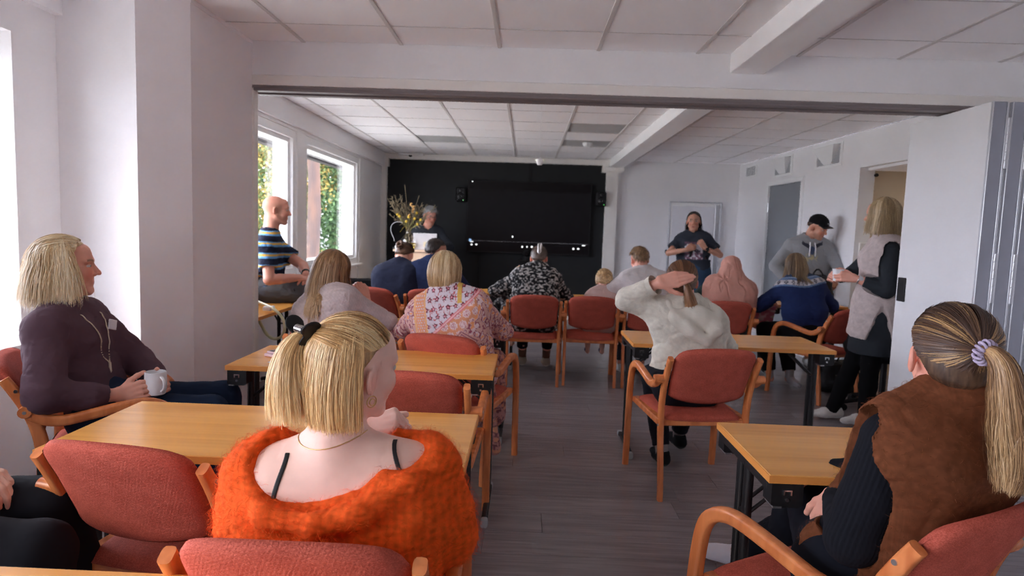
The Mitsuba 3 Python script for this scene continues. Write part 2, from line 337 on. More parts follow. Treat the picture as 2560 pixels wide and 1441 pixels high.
# vents on the right wall
v = thing('wall_vent', 'small square grey vent grille near the front corner', 'vent')
part(v, 'frame', rw(cat([box(0.28, 0.66, 0, 0.012, 2.255, 2.41, 0.003)])), 'm_white')
for k in range(7): part(v, 'louvre', rw(box(0.31, 0.63, 0.010, 0.022, 2.272 + k * 0.018, 2.282 + k * 0.018, 0.002)), 'm_greyplastic')
for s0, s1, lb in ((1.26, 1.80, 'white wall diffuser above the grey door'), (2.40, 2.98, 'white wall diffuser nearest the corridor opening')):
    v = thing('wall_diffuser', lb, 'vent', )
    zc0, zc1 = 2.17, 2.425
    part(v, 'frame', rw(cat([box(s0, s1, 0, 0.015, zc0, zc0 + 0.03), box(s0, s1, 0, 0.015, zc1 - 0.02, zc1), box(s0, s0 + 0.04, 0, 0.015, zc0, zc1), box(s1 - 0.04, s1, 0, 0.015, zc0, zc1)])), 'm_white')
    m0 = (s0 + s1) / 2
    part(v, 'deflector', rw(hull([(s0 + .05, 0.0, zc1 - .03), (s1 - .05, 0, zc1 - .03), (s0 + .05, 0.09, zc1 - .03), (s1 - .05, 0.09, zc1 - .03), (m0 - .09, 0.0, zc0 + .035), (m0 + .09, 0, zc0 + .035), (m0 - .09, 0.012, zc0 + .035), (m0 + .09, 0.012, zc0 + .035)])), 'm_white')
    part(v, 'grille', rw(box(s0 + .04, s1 - .04, -0.0, 0.006, zc0 + .03, zc1 - .02)), 'm_greyplastic')

# folding wall stack on the right
fp = thing('folding_partition', 'stack of folded white partition panels on the right', 'partition')
for k in range(6):
    x0 = 2.535 + k * 0.107
    y0, y1 = 3.66, 4.41
    pk = part(fp, 'panel', box(x0, x0 + 0.086, y0, y1, 0.012, 2.165, 0.004), 'm_panel')
    part(pk, 'edge', box(x0 + 0.008, x0 + 0.080, y0 - 0.006, y0 + 0.004, 0.012, 2.165, 0.002), 'm_greyblue')
    part(pk, 'edge_profile', cat([box(x0 + 0.001, x0 + 0.007, y0 - 0.012, y0 + 0.01, 0.012, 2.165, 0.001), box(x0 + 0.079, x0 + 0.085, y0 - 0.012, y0 + 0.01, 0.012, 2.165, 0.001)]), 'm_alu')
    for z in (0.30, 1.05, 1.80):
        part(pk, 'hinge', cat([cyl((x0 + 0.0965, y0 - 0.008, z + q * 0.047), (x0 + 0.0965, y0 - 0.008, z + q * 0.047 + 0.042), 0.0085, n=12) for q in range(6)] + [box(x0 + 0.080, x0 + 0.095, y0 - 0.012, y0 - 0.005, z, z + 0.28), box(x0 + 0.098, x0 + 0.112, y0 - 0.012, y0 - 0.005, z, z + 0.28)]), 'm_alu', 30)
    part(pk, 'seal', cyl((x0 + 0.0965, y0 + 0.01, 0.02), (x0 + 0.0965, y0 + 0.01, 2.16), 0.009, n=10), 'm_alu', 30)
part(fp, 'pull_plate', box(2.524, 2.537, 4.30, 4.38, 0.98, 1.14, 0.003), 'm_blackplastic')

# outdoors
struct('eave', cat([box(-3.25, -2.6, -3, 14, 2.36, 2.44), box(-3.3, -3.2, -3, 14, 2.31, 2.56)]), 'm_eave', 'dark brown roof eave outside the windows')
for k in range(8): part('eave', 'soffit_board', box(-3.2 + k * 0.072, -3.2 + k * 0.072 + 0.068, -2.9, 13.9, 2.345, 2.362, 0.003), 'm_eave')
struct('ground', box(-60, -2.62, -40, 60, -1.2, -1.0), 'm_ground', 'light gravel ground outside, made pale to bounce light indoors')  # gravel tone lightened so the ground reflects more light into the room
# ------------------------------------------------------------------ tables
def make_table(x0, x1, y0, y1, label, rot=0, h=0.72, end_legs=(0, 1)):
    """folding table; the ends are at x0 and x1 in its own frame"""
    t = thing('folding_table', label, 'table', 'folding tables')
    cx, cy = (x0 + x1) / 2, (y0 + y1) / 2
    M = rotz(rot, (cx, cy, 0)); L, W = x1 - x0, y1 - y0
    P = lambda nm, m, mt, s=False, par=t: part(par, nm, place(m, M), mt, s)
    top = P('tabletop', box(-L / 2, L / 2, -W / 2, W / 2, h - 0.022, h, 0.0025), 'm_table')
    P('edge_band', cat([box(-L / 2 - 0.0015, L / 2 + 0.0015, -W / 2 - 0.0015, -W / 2 + 0.002, h - 0.0235, h - 0.002), box(-L / 2 - 0.0015, L / 2 + 0.0015, W / 2 - 0.002, W / 2 + 0.0015, h - 0.0235, h - 0.002),
                        box(-L / 2 - 0.0015, -L / 2 + 0.002, -W / 2, W / 2, h - 0.0235, h - 0.002), box(L / 2 - 0.002, L / 2 + 0.0015, -W / 2, W / 2, h - 0.0235, h - 0.002)]), 'm_table_edge', False, top)
    for e in (-1, 1):
        xe = e * (L / 2 - 0.02)
        P('end_rail', box(xe - 0.014, xe + 0.014, -W / 2 + 0.03, W / 2 - 0.03, h - 0.060, h - 0.023, 0.006), 'm_blackmetal')
        for s in (-1, 1):
            ys = s * (W / 2 - 0.03)
            xa, xb = sorted((xe + e * 0.012, xe - e * 0.075))
            b = P('corner_bracket', prism([(xa if e < 0 else xa + 0.0, h - 0.023), (xb, h - 0.023), (xb, h - 0.085), (xb - 0.012, h - 0.092), (xa + 0.012, h - 0.092), (xa, h - 0.085)], 'y', ys - 0.03, ys + 0.03), 'm_blackplastic')
            xm = (xa + xb) / 2
            P('latch', cat([box(xm - 0.012, xm + 0.012, ys - 0.0335, ys + 0.0335, h - 0.045, h - 0.041), box(xm - 0.012, xm - 0.008, ys - 0.0335, ys + 0.0335, h - 0.056, h - 0.041), box(xm + 0.008, xm + 0.012, ys - 0.0335, ys + 0.0335, h - 0.056, h - 0.041), cyl((xm, ys - 0.034, h - 0.07), (xm, ys + 0.034, h - 0.07), 0.005, n=10)]), 'm_chrome', False, b)
            P('stop', box(xa + 0.006, xa + 0.03, ys - 0.031, ys + 0.031, h - 0.0945, h - 0.089), 'm_alu', False, b)
        for q in (-1, 1):
            P('leg', cyl((xe, q * 0.032, 0.045), (xe, q * 0.032, h - 0.04), 0.0155, n=14), 'm_blackmetal', 30)
        P('cross_pin', cyl((xe, -0.032, h - 0.21), (xe, 0.032, h - 0.21), 0.006, n=8), 'm_blackmetal', 30)
        ft = P('foot', sweep(np.array([(xe, -W / 2 + 0.05, 0.020), (xe, -0.15, 0.03), (xe, 0, 0.036), (xe, 0.15, 0.03), (xe, W / 2 - 0.05, 0.020)]), 0.03, 0.03, (1, 0, 0), 0.6), 'm_blackmetal', 30)
        for q in (-1, 1):
            P('foot_cap', sweep(np.array([(xe, q * (W / 2 - 0.055), 0.019), (xe, q * (W / 2 - 0.02), 0.018)]), 0.034, 0.036, (1, 0, 0), 0.5), 'm_greyplastic', 30, ft)
            P('brace', tube([(xe, q * 0.032, h - 0.21), (xe - e * 0.20, q * 0.032, h - 0.03)], 0.006, 8), 'm_blackmetal', 30)
    return t
TABLES = [
    (-1.345, -0.147, 1.69, 2.19, 'folding table with a long wooden top in front of the woman in orange', 0),
    (-1.335, -0.130, 2.80, 3.30, 'folding table with phones and papers on its left end', 0),
    (-1.31, -0.110, 3.96, 4.46, 'folding table between the blouse wearer and the two people in navy', 0),
    (0.695, 1.895, 1.727, 2.215, 'folding table beside the woman in the brown vest', 0),
    (0.660, 1.860, 3.785, 4.285, 'folding table in front of the woman in the pale hoodie', 0),
    (-1.45, -0.25, 0.60, 1.105, 'folding table cut off at the bottom left corner', 0),
    (-1.55, -0.35, 6.42, 6.92, 'folding table in front of the two people in navy', 0),
    (-0.14, 1.06, 6.15, 6.65, 'folding table in front of the woman in black and white knit', 0),
    (1.08, 2.28, 6.22, 6.72, 'folding table in front of the person in the pink headscarf', 0),
]
tabs = [make_table(*t) for t in TABLES]
make_table(-2.65, -1.45, 4.51, 5.01, 'folding table by the window that the bald man sits on', 90)

# ------------------------------------------------------------------ chairs
def bent(pts, n=40): return spline(pts, n)
def make_chair_parts():
    P = []
    # rear posts: leg, seat height, raked upright
    for s in (-1, 1):
        path = bent([(s * 0.226, -0.262, 0.0), (s * 0.226, -0.236, 0.22), (s * 0.228, -0.215, 0.43), (s * 0.230, -0.238, 0.58), (s * 0.231, -0.292, 0.70), (s * 0.231, -0.328, 0.760)], 30)
        P.append(('rear_post', sweep(path, 0.027, np.interp(path[:, 2], [0, 0.4, 0.5, 0.77], [0.036, 0.050, 0.048, 0.036]), (1, 0, 0), 0.55, True, 14), 'm_wood', 40))
        # bentwood front leg and arm
        arm = bent([(s * 0.266, 0.262, 0.0), (s * 0.266, 0.250, 0.30), (s * 0.266, 0.232, 0.52), (s * 0.266, 0.205, 0.598), (s * 0.266, 0.150, 0.632), (s * 0.266, 0.06, 0.632), (s * 0.266, -0.08, 0.606), (s * 0.266, -0.175, 0.598), (s * 0.266, -0.235, 0.622), (s * 0.266, -0.268, 0.648)], 60)
        P.append(('arm_frame', sweep(arm, 0.036, np.interp(np.arange(60), [0, 18, 26, 50, 59], [0.036, 0.040, 0.042, 0.040, 0.044]), (1, 0, 0), 0.62, True, 14), 'm_wood', 40))
        P.append(('arm_joint', cyl((s * 0.236, -0.262, 0.643), (s * 0.290, -0.262, 0.643), 0.021, n=18), 'm_wood', 30))
        for xa, xb, yy, zz in ((0.284, 0.2915, -0.262, 0.643), (0.238, 0.2475, -0.292, 0.715), (0.238, 0.2455, -0.222, 0.39)):
            P.append(('screw_cap', cyl((s * xa, yy, zz), (s * xb, yy, zz), 0.0065, n=10), 'm_chrome', 30))
    # seat cushion: rounded slab, bowed
    def cushion(w_front, w_back, y0, y1, z, th):
        nx, ny = 22, 22
        u, v = np.meshgrid(np.linspace(-1, 1, nx), np.linspace(-1, 1, ny), indexing='ij')
        # superellipse-like rounded corner mapping
        k = 0.16
        uu = u * np.sqrt(1 - k * v ** 2 * 0.5); vv = v * np.sqrt(1 - k * u ** 2 * 0.5)
        wid = (w_back + (w_front - w_back) * (vv + 1) / 2) / 2
        X = uu * wid; Y = y0 + (y1 - y0) * (vv + 1) / 2
        edge = (1 - np.abs(u) ** 6) * (1 - np.abs(v) ** 6)
        e = np.clip(edge, 0, 1) ** 0.5
        top = z - th * 0.5 + th * 0.5 * e + 0.006 * (1 - u ** 2) * (1 - v ** 2)
        top += -0.02 * np.clip((vv - 0.5) / 0.5, 0, 1) ** 2
        bot = z - th * 0.5 - th * 0.5 * e - 0.02 * np.clip((vv - 0.5) / 0.5, 0, 1) ** 2
        V = np.vstack([np.stack([X, Y, top], -1).reshape(-1, 3), np.stack([X, Y, bot], -1).reshape(-1, 3)])
        idx = np.arange(nx * ny).reshape(nx, ny)
        a, b, c, d = idx[:-1, :-1].ravel(), idx[1:, :-1].ravel(), idx[1:, 1:].ravel(), idx[:-1, 1:].ravel()
        N = nx * ny
        F = np.vstack([np.stack([a, b, c], 1), np.stack([a, c, d], 1), np.stack([a, c, b], 1) + N, np.stack([a, d, c], 1) + N])
        m = trimesh.Trimesh(V, F, process=False); m.merge_vertices(); return m
    P.append(('seat', cushion(0.488, 0.430, -0.235, 0.262, 0.452, 0.070), 'm_fabric', True))
    # backrest: curved shield
    def back():
        nx, nz = 26, 22
        u, w = np.meshgrid(np.linspace(-1, 1, nx), np.linspace(-1, 1, nz), indexing='ij')
        half = 0.207 + 0.006 * w
        X = u * half
        top = 0.824 - 0.026 * np.abs(u) ** 2.4 - 0.040 * np.abs(u) ** 12
        bot = 0.508 + 0.032 * np.abs(u) ** 2.2 + 0.012 * np.abs(u) ** 14
        Z = bot + (top - bot) * (w + 1) / 2
        yc = np.interp(Z, [0.5, 0.58, 0.70, 0.77, 0.83], [-0.212, -0.236, -0.290, -0.328, -0.352])
        yc = yc - 0.030 * (1 - u ** 2)
        e = np.clip((1 - np.abs(u) ** 10) * (1 - np.abs(w) ** 8), 0, 1) ** 0.5
        t = 0.026 * e
        V = np.vstack([np.stack([X, yc + t, Z], -1).reshape(-1, 3), np.stack([X, yc - t, Z], -1).reshape(-1, 3)])
        idx = np.arange(nx * nz).reshape(nx, nz)
        a, b, c, d = idx[:-1, :-1].ravel(), idx[1:, :-1].ravel(), idx[1:, 1:].ravel(), idx[:-1, 1:].ravel()
        N = nx * nz
        F = np.vstack([np.stack([a, c, b], 1), np.stack([a, d, c], 1), np.stack([a, b, c], 1) + N, np.stack([a, c, d], 1) + N])
        m = trimesh.Trimesh(V, F, process=False); m.merge_vertices(); return m
    P.append(('backrest', back(), 'm_fabric', True))
    P.append(('seat_rail', cat([box(-0.20, 0.20, 0.17, 0.20, 0.385, 0.42, 0.004), box(-0.215, 0.215, -0.225, -0.195, 0.385, 0.42, 0.004), box(-0.25, -0.21, -0.22, 0.235, 0.388, 0.424, 0.006), box(0.21, 0.25, -0.22, 0.235, 0.388, 0.424, 0.006)]), 'm_wood', False))
    return P
CP = [(nm, mikit.ply(m, mt, sm)) for nm, m, mt, sm in make_chair_parts()]
def chair(x, y, heading, label):
    """heading: degrees clockwise from +y, the way a sitter faces"""
    t = thing('armchair', label, 'chair', 'wooden armchairs with red upholstery')
    M = T().translate([x, y, 0]).rotate([0, 0, 1], -heading)
    for nm, d in CP: add(t, nm, {**d, 'to_world': M})
    return t
CH = [
    (-0.960, 1.857, 7.5, 'empty red chair at the front left, between the knees in black and the orange sweater'),
    (-0.402, 1.425, 0, 'red chair cut off at the bottom edge, with the woman in orange on it'),
    (-1.727, 2.618, 60, 'red chair by the near window with the woman in the purple sweater on it'),
    (-0.430, 2.755, 2, 'empty red chair between the first and second tables on the left'),
    (-1.050, 3.700, 0, 'red chair under the woman in the lilac cardigan'),
    (-0.350, 3.610, 14, 'red chair under the woman in the patchwork flower blouse'),
    (-1.200, 5.950, 26, 'red chair turned to the side, with the hunched person in navy on it'),
    (-0.840, 5.980, 0, 'red chair under the short-haired man in navy'),
    (0.085, 5.810, 0, 'red chair under the woman in black and white knit'),
    (0.610, 5.870, 3, 'red chair under the curly-haired child'),
    (1.120, 5.870, 0, 'red chair mostly hidden behind the pale hoodie'),
    (0.930, 3.495, -6.5, 'red chair in the middle of the aisle under the woman in the pale hoodie'),
    (1.780, 5.880, 3, 'red chair under the person in the pink headscarf'),
    (2.570, 5.600, -25, 'red chair turned sideways beside the standing woman, under the patterned navy sweater'),
    (0.860, 1.650, -28, 'red chair in the bottom right corner under the woman in the brown vest'),
]
chairs = [chair(*c) for c in CH]
# ------------------------------------------------------------------ bodies: smooth unions of tapered bones, meshed by surface nets
def V(*a): return np.array(a, float)
def unit(v): v = np.asarray(v, float); return v / max(np.linalg.norm(v), 1e-9)
def rotax(v, ax, deg):
    ax = unit(ax); t = math.radians(deg); v = np.asarray(v, float)
    return v * math.cos(t) + np.cross(ax, v) * math.sin(t) + ax * (ax @ v) * (1 - math.cos(t))
class Sdf:
    """list of primitives; later ones blend into, or cut, what came before"""
    def __init__(s): s.p = []
    def cone(s, a, b, r1, r2=None, k=0.02, flat=None, op='u'):
        s.p.append(('c', V(*a), V(*b), r1, r1 if r2 is None else r2, k, flat, op)); return s
    def chain(s, pts, rs, k=0.02, flat=None, op='u'):
        for i in range(len(pts) - 1): s.cone(pts[i], pts[i + 1], rs[i], rs[i + 1], k, flat, op)
        return s
    def ell(s, c, rad, R=None, k=0.02, op='u'):
        s.p.append(('e', V(*c), V(*rad), np.eye(3) if R is None else R, k, op)); return s
    def half(s, c, n, k=0.004, lo=None, hi=None):
        """removes everything on the n side of the plane through c, inside the box lo..hi"""
        s.p.append(('h', V(*c), unit(n), k, lo, hi)); return s
    def copy(s): q = Sdf(); q.p = list(s.p); return q
    def bounds(s):
        lo, hi = np.full(3, 9e9), np.full(3, -9e9)
        for p in s.p:
            if p[0] == 'c' and p[7] == 'u':
                r = max(p[3], p[4]); lo = np.minimum(lo, np.minimum(p[1], p[2]) - r); hi = np.maximum(hi, np.maximum(p[1], p[2]) + r)
            elif p[0] == 'e' and p[5] == 'u':
                e = np.sqrt(((p[3] * p[2]) ** 2).sum(1)); lo = np.minimum(lo, p[1] - e); hi = np.maximum(hi, p[1] + e)
        return lo, hi
    def mesh(s, vox, clip=None):
        lo, hi = s.bounds(); lo -= 0.02 + 2 * vox; hi += 0.02 + 2 * vox
        if clip is not None: lo = np.maximum(lo, clip[0]); hi = np.minimum(hi, clip[1])
        n = np.ceil((hi - lo) / vox).astype(int) + 1
        ax = [(lo[i] + np.arange(n[i]) * vox).astype(np.float32) for i in range(3)]
        D = np.full(n, 1.0, np.float32)
        for p in s.p:
            if p[0] == 'c':
                _, a, b, r1, r2, k, flat, op = p
                m = max(r1, r2) + k + 2.5 * vox
                plo, phi = np.minimum(a, b) - m, np.maximum(a, b) + m
            elif p[0] == 'e':
                _, c, rad, R, k, op = p
                e = np.sqrt(((R * (rad + k + 2.5 * vox)) ** 2).sum(1)); plo, phi = c - e, c + e
            else:
                plo = lo if p[4] is None else V(*p[4]); phi = hi if p[5] is None else V(*p[5])
            i0 = np.clip(np.floor((plo - lo) / vox).astype(int), 0, n); i1 = np.clip(np.ceil((phi - lo) / vox).astype(int) + 1, 0, n)
            if (i1 <= i0).any(): continue
            sl = tuple(slice(i0[i], i1[i]) for i in range(3))
            X, Y, Z = ax[0][sl[0]][:, None, None], ax[1][sl[1]][None, :, None], ax[2][sl[2]][None, None, :]
            cur = D[sl]
            if p[0] == 'c':
                ba = b - a; L2 = max(float(ba @ ba), 1e-12)
                x, y, z = X - a[0], Y - a[1], Z - a[2]
                h = np.clip((x * ba[0] + y * ba[1] + z * ba[2]) / L2, 0, 1).astype(np.float32)
                x, y, z = x - h * ba[0], y - h * ba[1], z - h * ba[2]
                if flat is not None:
                    f, q = unit(flat[0]), flat[1]
                    t = (x * f[0] + y * f[1] + z * f[2]) * (q - 1)
                    x, y, z = x + t * f[0], y + t * f[1], z + t * f[2]
                d = np.sqrt(x * x + y * y + z * z) - (r1 + (r2 - r1) * h)
            elif p[0] == 'e':
                x, y, z = X - c[0], Y - c[1], Z - c[2]
                q = [(x * R[0, i] + y * R[1, i] + z * R[2, i]) / rad[i] for i in range(3)]
                k0 = np.sqrt(q[0] ** 2 + q[1] ** 2 + q[2] ** 2)
                k1 = np.sqrt((q[0] / rad[0]) ** 2 + (q[1] / rad[1]) ** 2 + (q[2] / rad[2]) ** 2)
                d = k0 * (k0 - 1) / np.maximum(k1, 1e-6)
            else:
                _, c, nn, k, _, _ = p
                d = -((X - c[0]) * nn[0] + (Y - c[1]) * nn[1] + (Z - c[2]) * nn[2])
                op = 's'
                D[sl] = np.maximum(cur, -d); continue
            d = d.astype(np.float32)
            if op == 'u':
                h = np.maximum(k - np.abs(cur - d), 0) / max(k, 1e-6)
                D[sl] = np.minimum(cur, d) - h * h * k * 0.25
            else:
                h = np.maximum(k - np.abs(cur + d), 0) / max(k, 1e-6)
                D[sl] = np.maximum(cur, -d) + h * h * k * 0.25
        return surface_nets(D, lo, vox)
def surface_nets(D, lo, vox):
    neg = D < 0
    nx, ny, nz = D.shape
    corner = [(i, j, k) for i in (0, 1) for j in (0, 1) for k in (0, 1)]
    cnt = np.zeros((nx - 1, ny - 1, nz - 1), np.uint8)
    for i, j, k in corner: cnt += neg[i:nx - 1 + i, j:ny - 1 + j, k:nz - 1 + k]
    cells = np.argwhere((cnt > 0) & (cnt < 8))
    idx = np.full(cnt.shape, -1, np.int32); idx[tuple(cells.T)] = np.arange(len(cells))
    val = {c: D[cells[:, 0] + c[0], cells[:, 1] + c[1], cells[:, 2] + c[2]] for c in corner}
    acc = np.zeros((len(cells), 3)); num = np.zeros(len(cells))
    for c in corner:
        for a in range(3):
            if c[a] == 0:
                e = list(c); e[a] = 1; e = tuple(e)
                va, vb = val[c], val[e]; x = (va < 0) != (vb < 0)
                t = np.where(x, va / np.where(x, va - vb, 1), 0)
                pt = np.repeat(np.array([c], float), len(cells), 0); pt[:, a] = t
                acc += np.where(x[:, None], pt, 0); num += x
    v = lo + (cells + acc / num[:, None]) * vox
    F = []
    for a in range(3):
        b, c = (a + 1) % 3, (a + 2) % 3
        s0 = [slice(None)] * 3; s1 = [slice(None)] * 3
        s0[a] = slice(0, -1); s1[a] = slice(1, None)
        A, B = neg[tuple(s0)], neg[tuple(s1)]
        e = np.argwhere(A != B)
        e = e[(e[:, b] > 0) & (e[:, c] > 0) & (e[:, b] < D.shape[b] - 1) & (e[:, c] < D.shape[c] - 1)]
        if len(e) == 0: continue
        q = []
        for db, dc in ((1, 1), (0, 1), (0, 0), (1, 0)):
            w = e.copy(); w[:, b] -= db; w[:, c] -= dc; q.append(idx[tuple(w.T)])
        q = np.stack(q, 1)
        flip = ~A[tuple(e.T)]
        q[flip] = q[flip][:, ::-1]
        F += [q[:, [0, 1, 2]], q[:, [0, 2, 3]]]
    return trimesh.Trimesh(v, np.vstack(F), process=False)
def vnormals(m):
    v, f = m.vertices, m.faces
    n = np.zeros_like(v); fn = np.cross(v[f[:, 1]] - v[f[:, 0]], v[f[:, 2]] - v[f[:, 0]])
    for k in range(3): np.add.at(n, f[:, k], fn)
    return n / np.maximum(np.linalg.norm(n, axis=1, keepdims=True), 1e-12)
def displace(m, d): return trimesh.Trimesh(m.vertices + vnormals(m) * np.asarray(d)[:, None], m.faces, process=False)
def nz(v, f, seed=0, oct=2): return meshkit.fbm(np.asarray(v) * f, oct, seed) - 0.5
def lerp(a, b, t): t = np.asarray(t)[..., None]; return np.asarray(a) * (1 - t) + np.asarray(b) * t
def sstep(a, b, x): t = np.clip((np.asarray(x) - a) / (b - a), 0, 1); return t * t * (3 - 2 * t)

def ik(S, W, a, b, pole):
    S, W = V(*S), V(*W); d = W - S; L = np.linalg.norm(d)
    if L > (a + b) * 0.995: W = S + d / L * (a + b) * 0.995; d = W - S; L = np.linalg.norm(d)
    x = (a * a - b * b + L * L) / (2 * L); h = math.sqrt(max(a * a - x * x, 0))
    u = d / L; pv = V(*pole); pv = pv - u * (pv @ u)
    return S + u * x + unit(pv) * h, W

SK = srgb(222, 176, 155)
SKINS = {'fair': srgb(228, 180, 160), 'rosy': srgb(222, 160, 138), 'tan': srgb(206, 150, 124), 'pale': srgb(232, 192, 176)}

class Person:
    def __init__(s, name_label, hip, heading=0, lean=0, side=0, twist=0, tl=0.47, sw=0.165, sc=1.0, neck=(0, 0, 0), head=(0, 0, 0), hs=1.0, male=False, vox=0.006, skin='fair', build=1.0, curve=0.0, neck_len=0.10, nb=None, hc=None, face=None):
        """head = (turn right, nod down, tilt right) in degrees, relative to the torso's heading."""
        s.key = thing('person', name_label, 'person'); s.vox = vox; s.skin = SKINS[skin]; s.male = male; s.sc = sc; s.b = build
        h = math.radians(heading)
        s.f = V(math.sin(h), math.cos(h), 0); s.r = V(math.cos(h), -math.sin(h), 0); s.hip = V(*hip); s.u0 = V(0, 0, 1)
        up = rotax(rotax(V(0, 0, 1), s.r, -lean), s.f, side)
        if nb is not None:
            d = V(*nb) - s.hip; tl = np.linalg.norm(d); lean = math.degrees(math.atan2(d @ s.f, d[2])); side = math.degrees(math.atan2(d @ s.r, math.hypot(d[2], d @ s.f)))
        # spine as a bent line: pelvis, waist, chest, neck base
        up0 = rotax(rotax(V(0, 0, 1), s.r, -(lean - curve)), s.f, side); up1 = rotax(rotax(V(0, 0, 1), s.r, -(lean + curve)), s.f, side)
        s.waist = s.hip + up0 * tl * 0.38; s.chest = s.waist + unit(up0 + up1) * tl * 0.32; s.nb = s.chest + up1 * tl * 0.30
        if nb is not None: s.nb = V(*nb)
        s.up1, s.up0 = up1, up0
        s.tr = rotax(s.r, up1, -twist); s.tr = unit(s.tr - up1 * (s.tr @ up1)); s.tf = np.cross(up1, s.tr)
        if s.tf @ s.f < 0: s.tf = -s.tf
        s.sw = sw * sc * 0.90; s.tl = tl
        sh = s.nb - up1 * 0.078 * sc
        s.S = {q: sh + s.tr * (s.sw * q) for q in (1, -1)}
        # head
        yaw, nod, tilt = head
        hf = rotax(s.f, V(0, 0, 1), -yaw)
        if face is not None: hf = V(math.sin(math.radians(face)), math.cos(math.radians(face)), 0)
        hr = np.cross(hf, V(0, 0, 1))
        hu = rotax(V(0, 0, 1), hr, -nod); hf = rotax(hf, hr, -nod)
        hu2 = rotax(hu, hf, tilt); hr = rotax(hr, hf, tilt); hu = hu2
        s.hr, s.hf, s.hu = hr, hf, hu; s.hs = hs
        s.ns = s.nb + up1 * 0.02
        nd = unit(up1 * 0.8 + hu * 0.7 + V(*neck))
        s.nt = s.ns + nd * neck_len * sc
        s.hc = s.nt + (hu * 0.062 + hf * 0.026) * hs
        s.R = np.stack([hr, hf, hu], 1)
        if hc is not None: s.hc = V(*hc); s.nt = s.hc - (hu * 0.062 + hf * 0.026) * hs
        s.body = Sdf(); s.arm = {}; s.legs = {}; s.eyes = True
    def H(s, x, y, z): return s.hc + s.R @ (V(x, y, z) * s.hs)
    def headify(s, full=True):
        b, R, k = s.body, s.R, s.hs
        b.cone(s.ns - s.up1 * 0.03, s.nt, 0.056 * s.sc * (1.12 if s.male else 0.98), 0.053 * s.sc * (1.1 if s.male else 0.95), 0.03)
        b.cone(s.nt, s.H(0, -0.01, -0.02), 0.053 * s.sc * (1.08 if s.male else 0.95), 0.055, 0.02)
        b.ell(s.H(0, -0.014, 0.032), V(0.073, 0.092, 0.082) * k, R, 0.02)
        b.ell(s.H(0, 0.036, -0.030), V(0.057, 0.057, 0.078) * k, R, 0.02)
        jw = 0.050 if s.male else 0.045
        for q in (-1, 1):
            b.cone(s.H(q * jw, 0.0, -0.055), s.H(q * 0.013, 0.066, -0.094), 0.019 * k, 0.017 * k, 0.02)
            b.ell(s.H(q * 0.034, 0.058, -0.022), V(0.024, 0.026, 0.024) * k, R, 0.02)
            b.cone(s.H(q * 0.042, 0.072, 0.026), s.H(q * 0.014, 0.086, 0.024), 0.008 * k, 0.009 * k, 0.012)
        b.ell(s.H(0, 0.072, -0.094), V(0.018, 0.016, 0.016) * k, R, 0.015)
        b.ell(s.H(0, 0.062, 0.050), V(0.045, 0.026, 0.040) * k, R, 0.03)
        if full:
            for q in (-1, 1): b.ell(s.H(q * 0.031, 0.099, 0.008), V(0.017, 0.015, 0.011) * k, R, 0.010, 's')
            b.cone(s.H(0, 0.086, 0.016), s.H(0, 0.106, -0.020), 0.0075 * k, 0.0105 * k, 0.008)
            b.ell(s.H(0, 0.110, -0.026), V(0.010, 0.010, 0.009) * k, R, 0.006)
            for q in (-1, 1): b.ell(s.H(q * 0.012, 0.096, -0.030), V(0.008, 0.010, 0.007) * k, R, 0.005)
            b.cone(s.H(-0.018, 0.083, -0.056), s.H(0.018, 0.083, -0.056), 0.0075 * k, None, 0.006)
            b.cone(s.H(-0.015, 0.083, -0.067), s.H(0.015, 0.083, -0.067), 0.0080 * k, None, 0.006)
            b.cone(s.H(-0.020, 0.0965, -0.061), s.H(0.020, 0.0965, -0.061), 0.003 * k, None, 0.004, None, 's')
        for q in (-1, 1):
            Re = R @ np.array([[math.cos(.35 * q), -math.sin(.35 * q), 0], [math.sin(.35 * q), math.cos(.35 * q), 0], [0, 0, 1]])
            b.ell(s.H(q * 0.077, -0.012, -0.008), V(0.008, 0.018, 0.031) * k, Re, 0.008)
            b.ell(s.H(q * 0.086, -0.006, -0.004), V(0.006, 0.009, 0.016) * k, Re, 0.005, 's')
        return s
    def torso_prims(s, o=0.0, loose=0.0):
        """list of (a, b, r1, r2, flat) of the trunk, swollen by o"""
        B = s.b * s.sc * 0.93; fl = (s.tf, 1.42); P = []
        hw = s.r * 0.075 * B
        P.append((s.hip - hw + s.up0 * 0.02, s.hip + hw + s.up0 * 0.02, 0.112 * B + o, 0.112 * B + o, (s.f, 1.08)))
        ww = s.tr * (0.062 if not s.male else 0.075) * B
        P.append((s.waist - ww, s.waist + ww, 0.098 * B + o + loose, 0.098 * B + o + loose, (s.tf, 1.12)))
        cw = s.tr * 0.075 * B * (1.1 if s.male else 1.0)
        c = s.chest + s.tf * 0.008
        P.append((c - cw, c + cw, 0.106 * B + o, 0.106 * B + o, (s.tf, 1.12)))
        sh = s.nb - s.up1 * 0.088 * s.sc
        P.append((sh - s.tr * (s.sw - 0.02), sh + s.tr * (s.sw - 0.02), 0.055 * s.sc + o, 0.055 * s.sc + o, None))
        P.append((c + s.up1 * 0.035 - cw, c + s.up1 * 0.035 + cw, 0.098 * B + o, 0.098 * B + o, (s.tf, 1.15)))
        for q in (-1, 1):
            P.append((s.ns + s.up1 * 0.010, s.S[q] + s.up1 * 0.004, 0.040 * s.sc + o, 0.044 * s.sc + o, None))
        if not s.male:
            for q in (-1, 1): P.append((s.chest + s.tf * 0.068 * B + s.tr * 0.062 * q * B, s.chest + s.tf * 0.078 * B + s.tr * 0.066 * q * B - s.up1 * 0.01, 0.056 * B + o, 0.050 * B + o, None))
        return P
    def trunk(s):
        for a, b, r1, r2, fl in s.torso_prims(-0.012): s.body.cone(a, b, r1, r2, 0.05, fl)
        return s
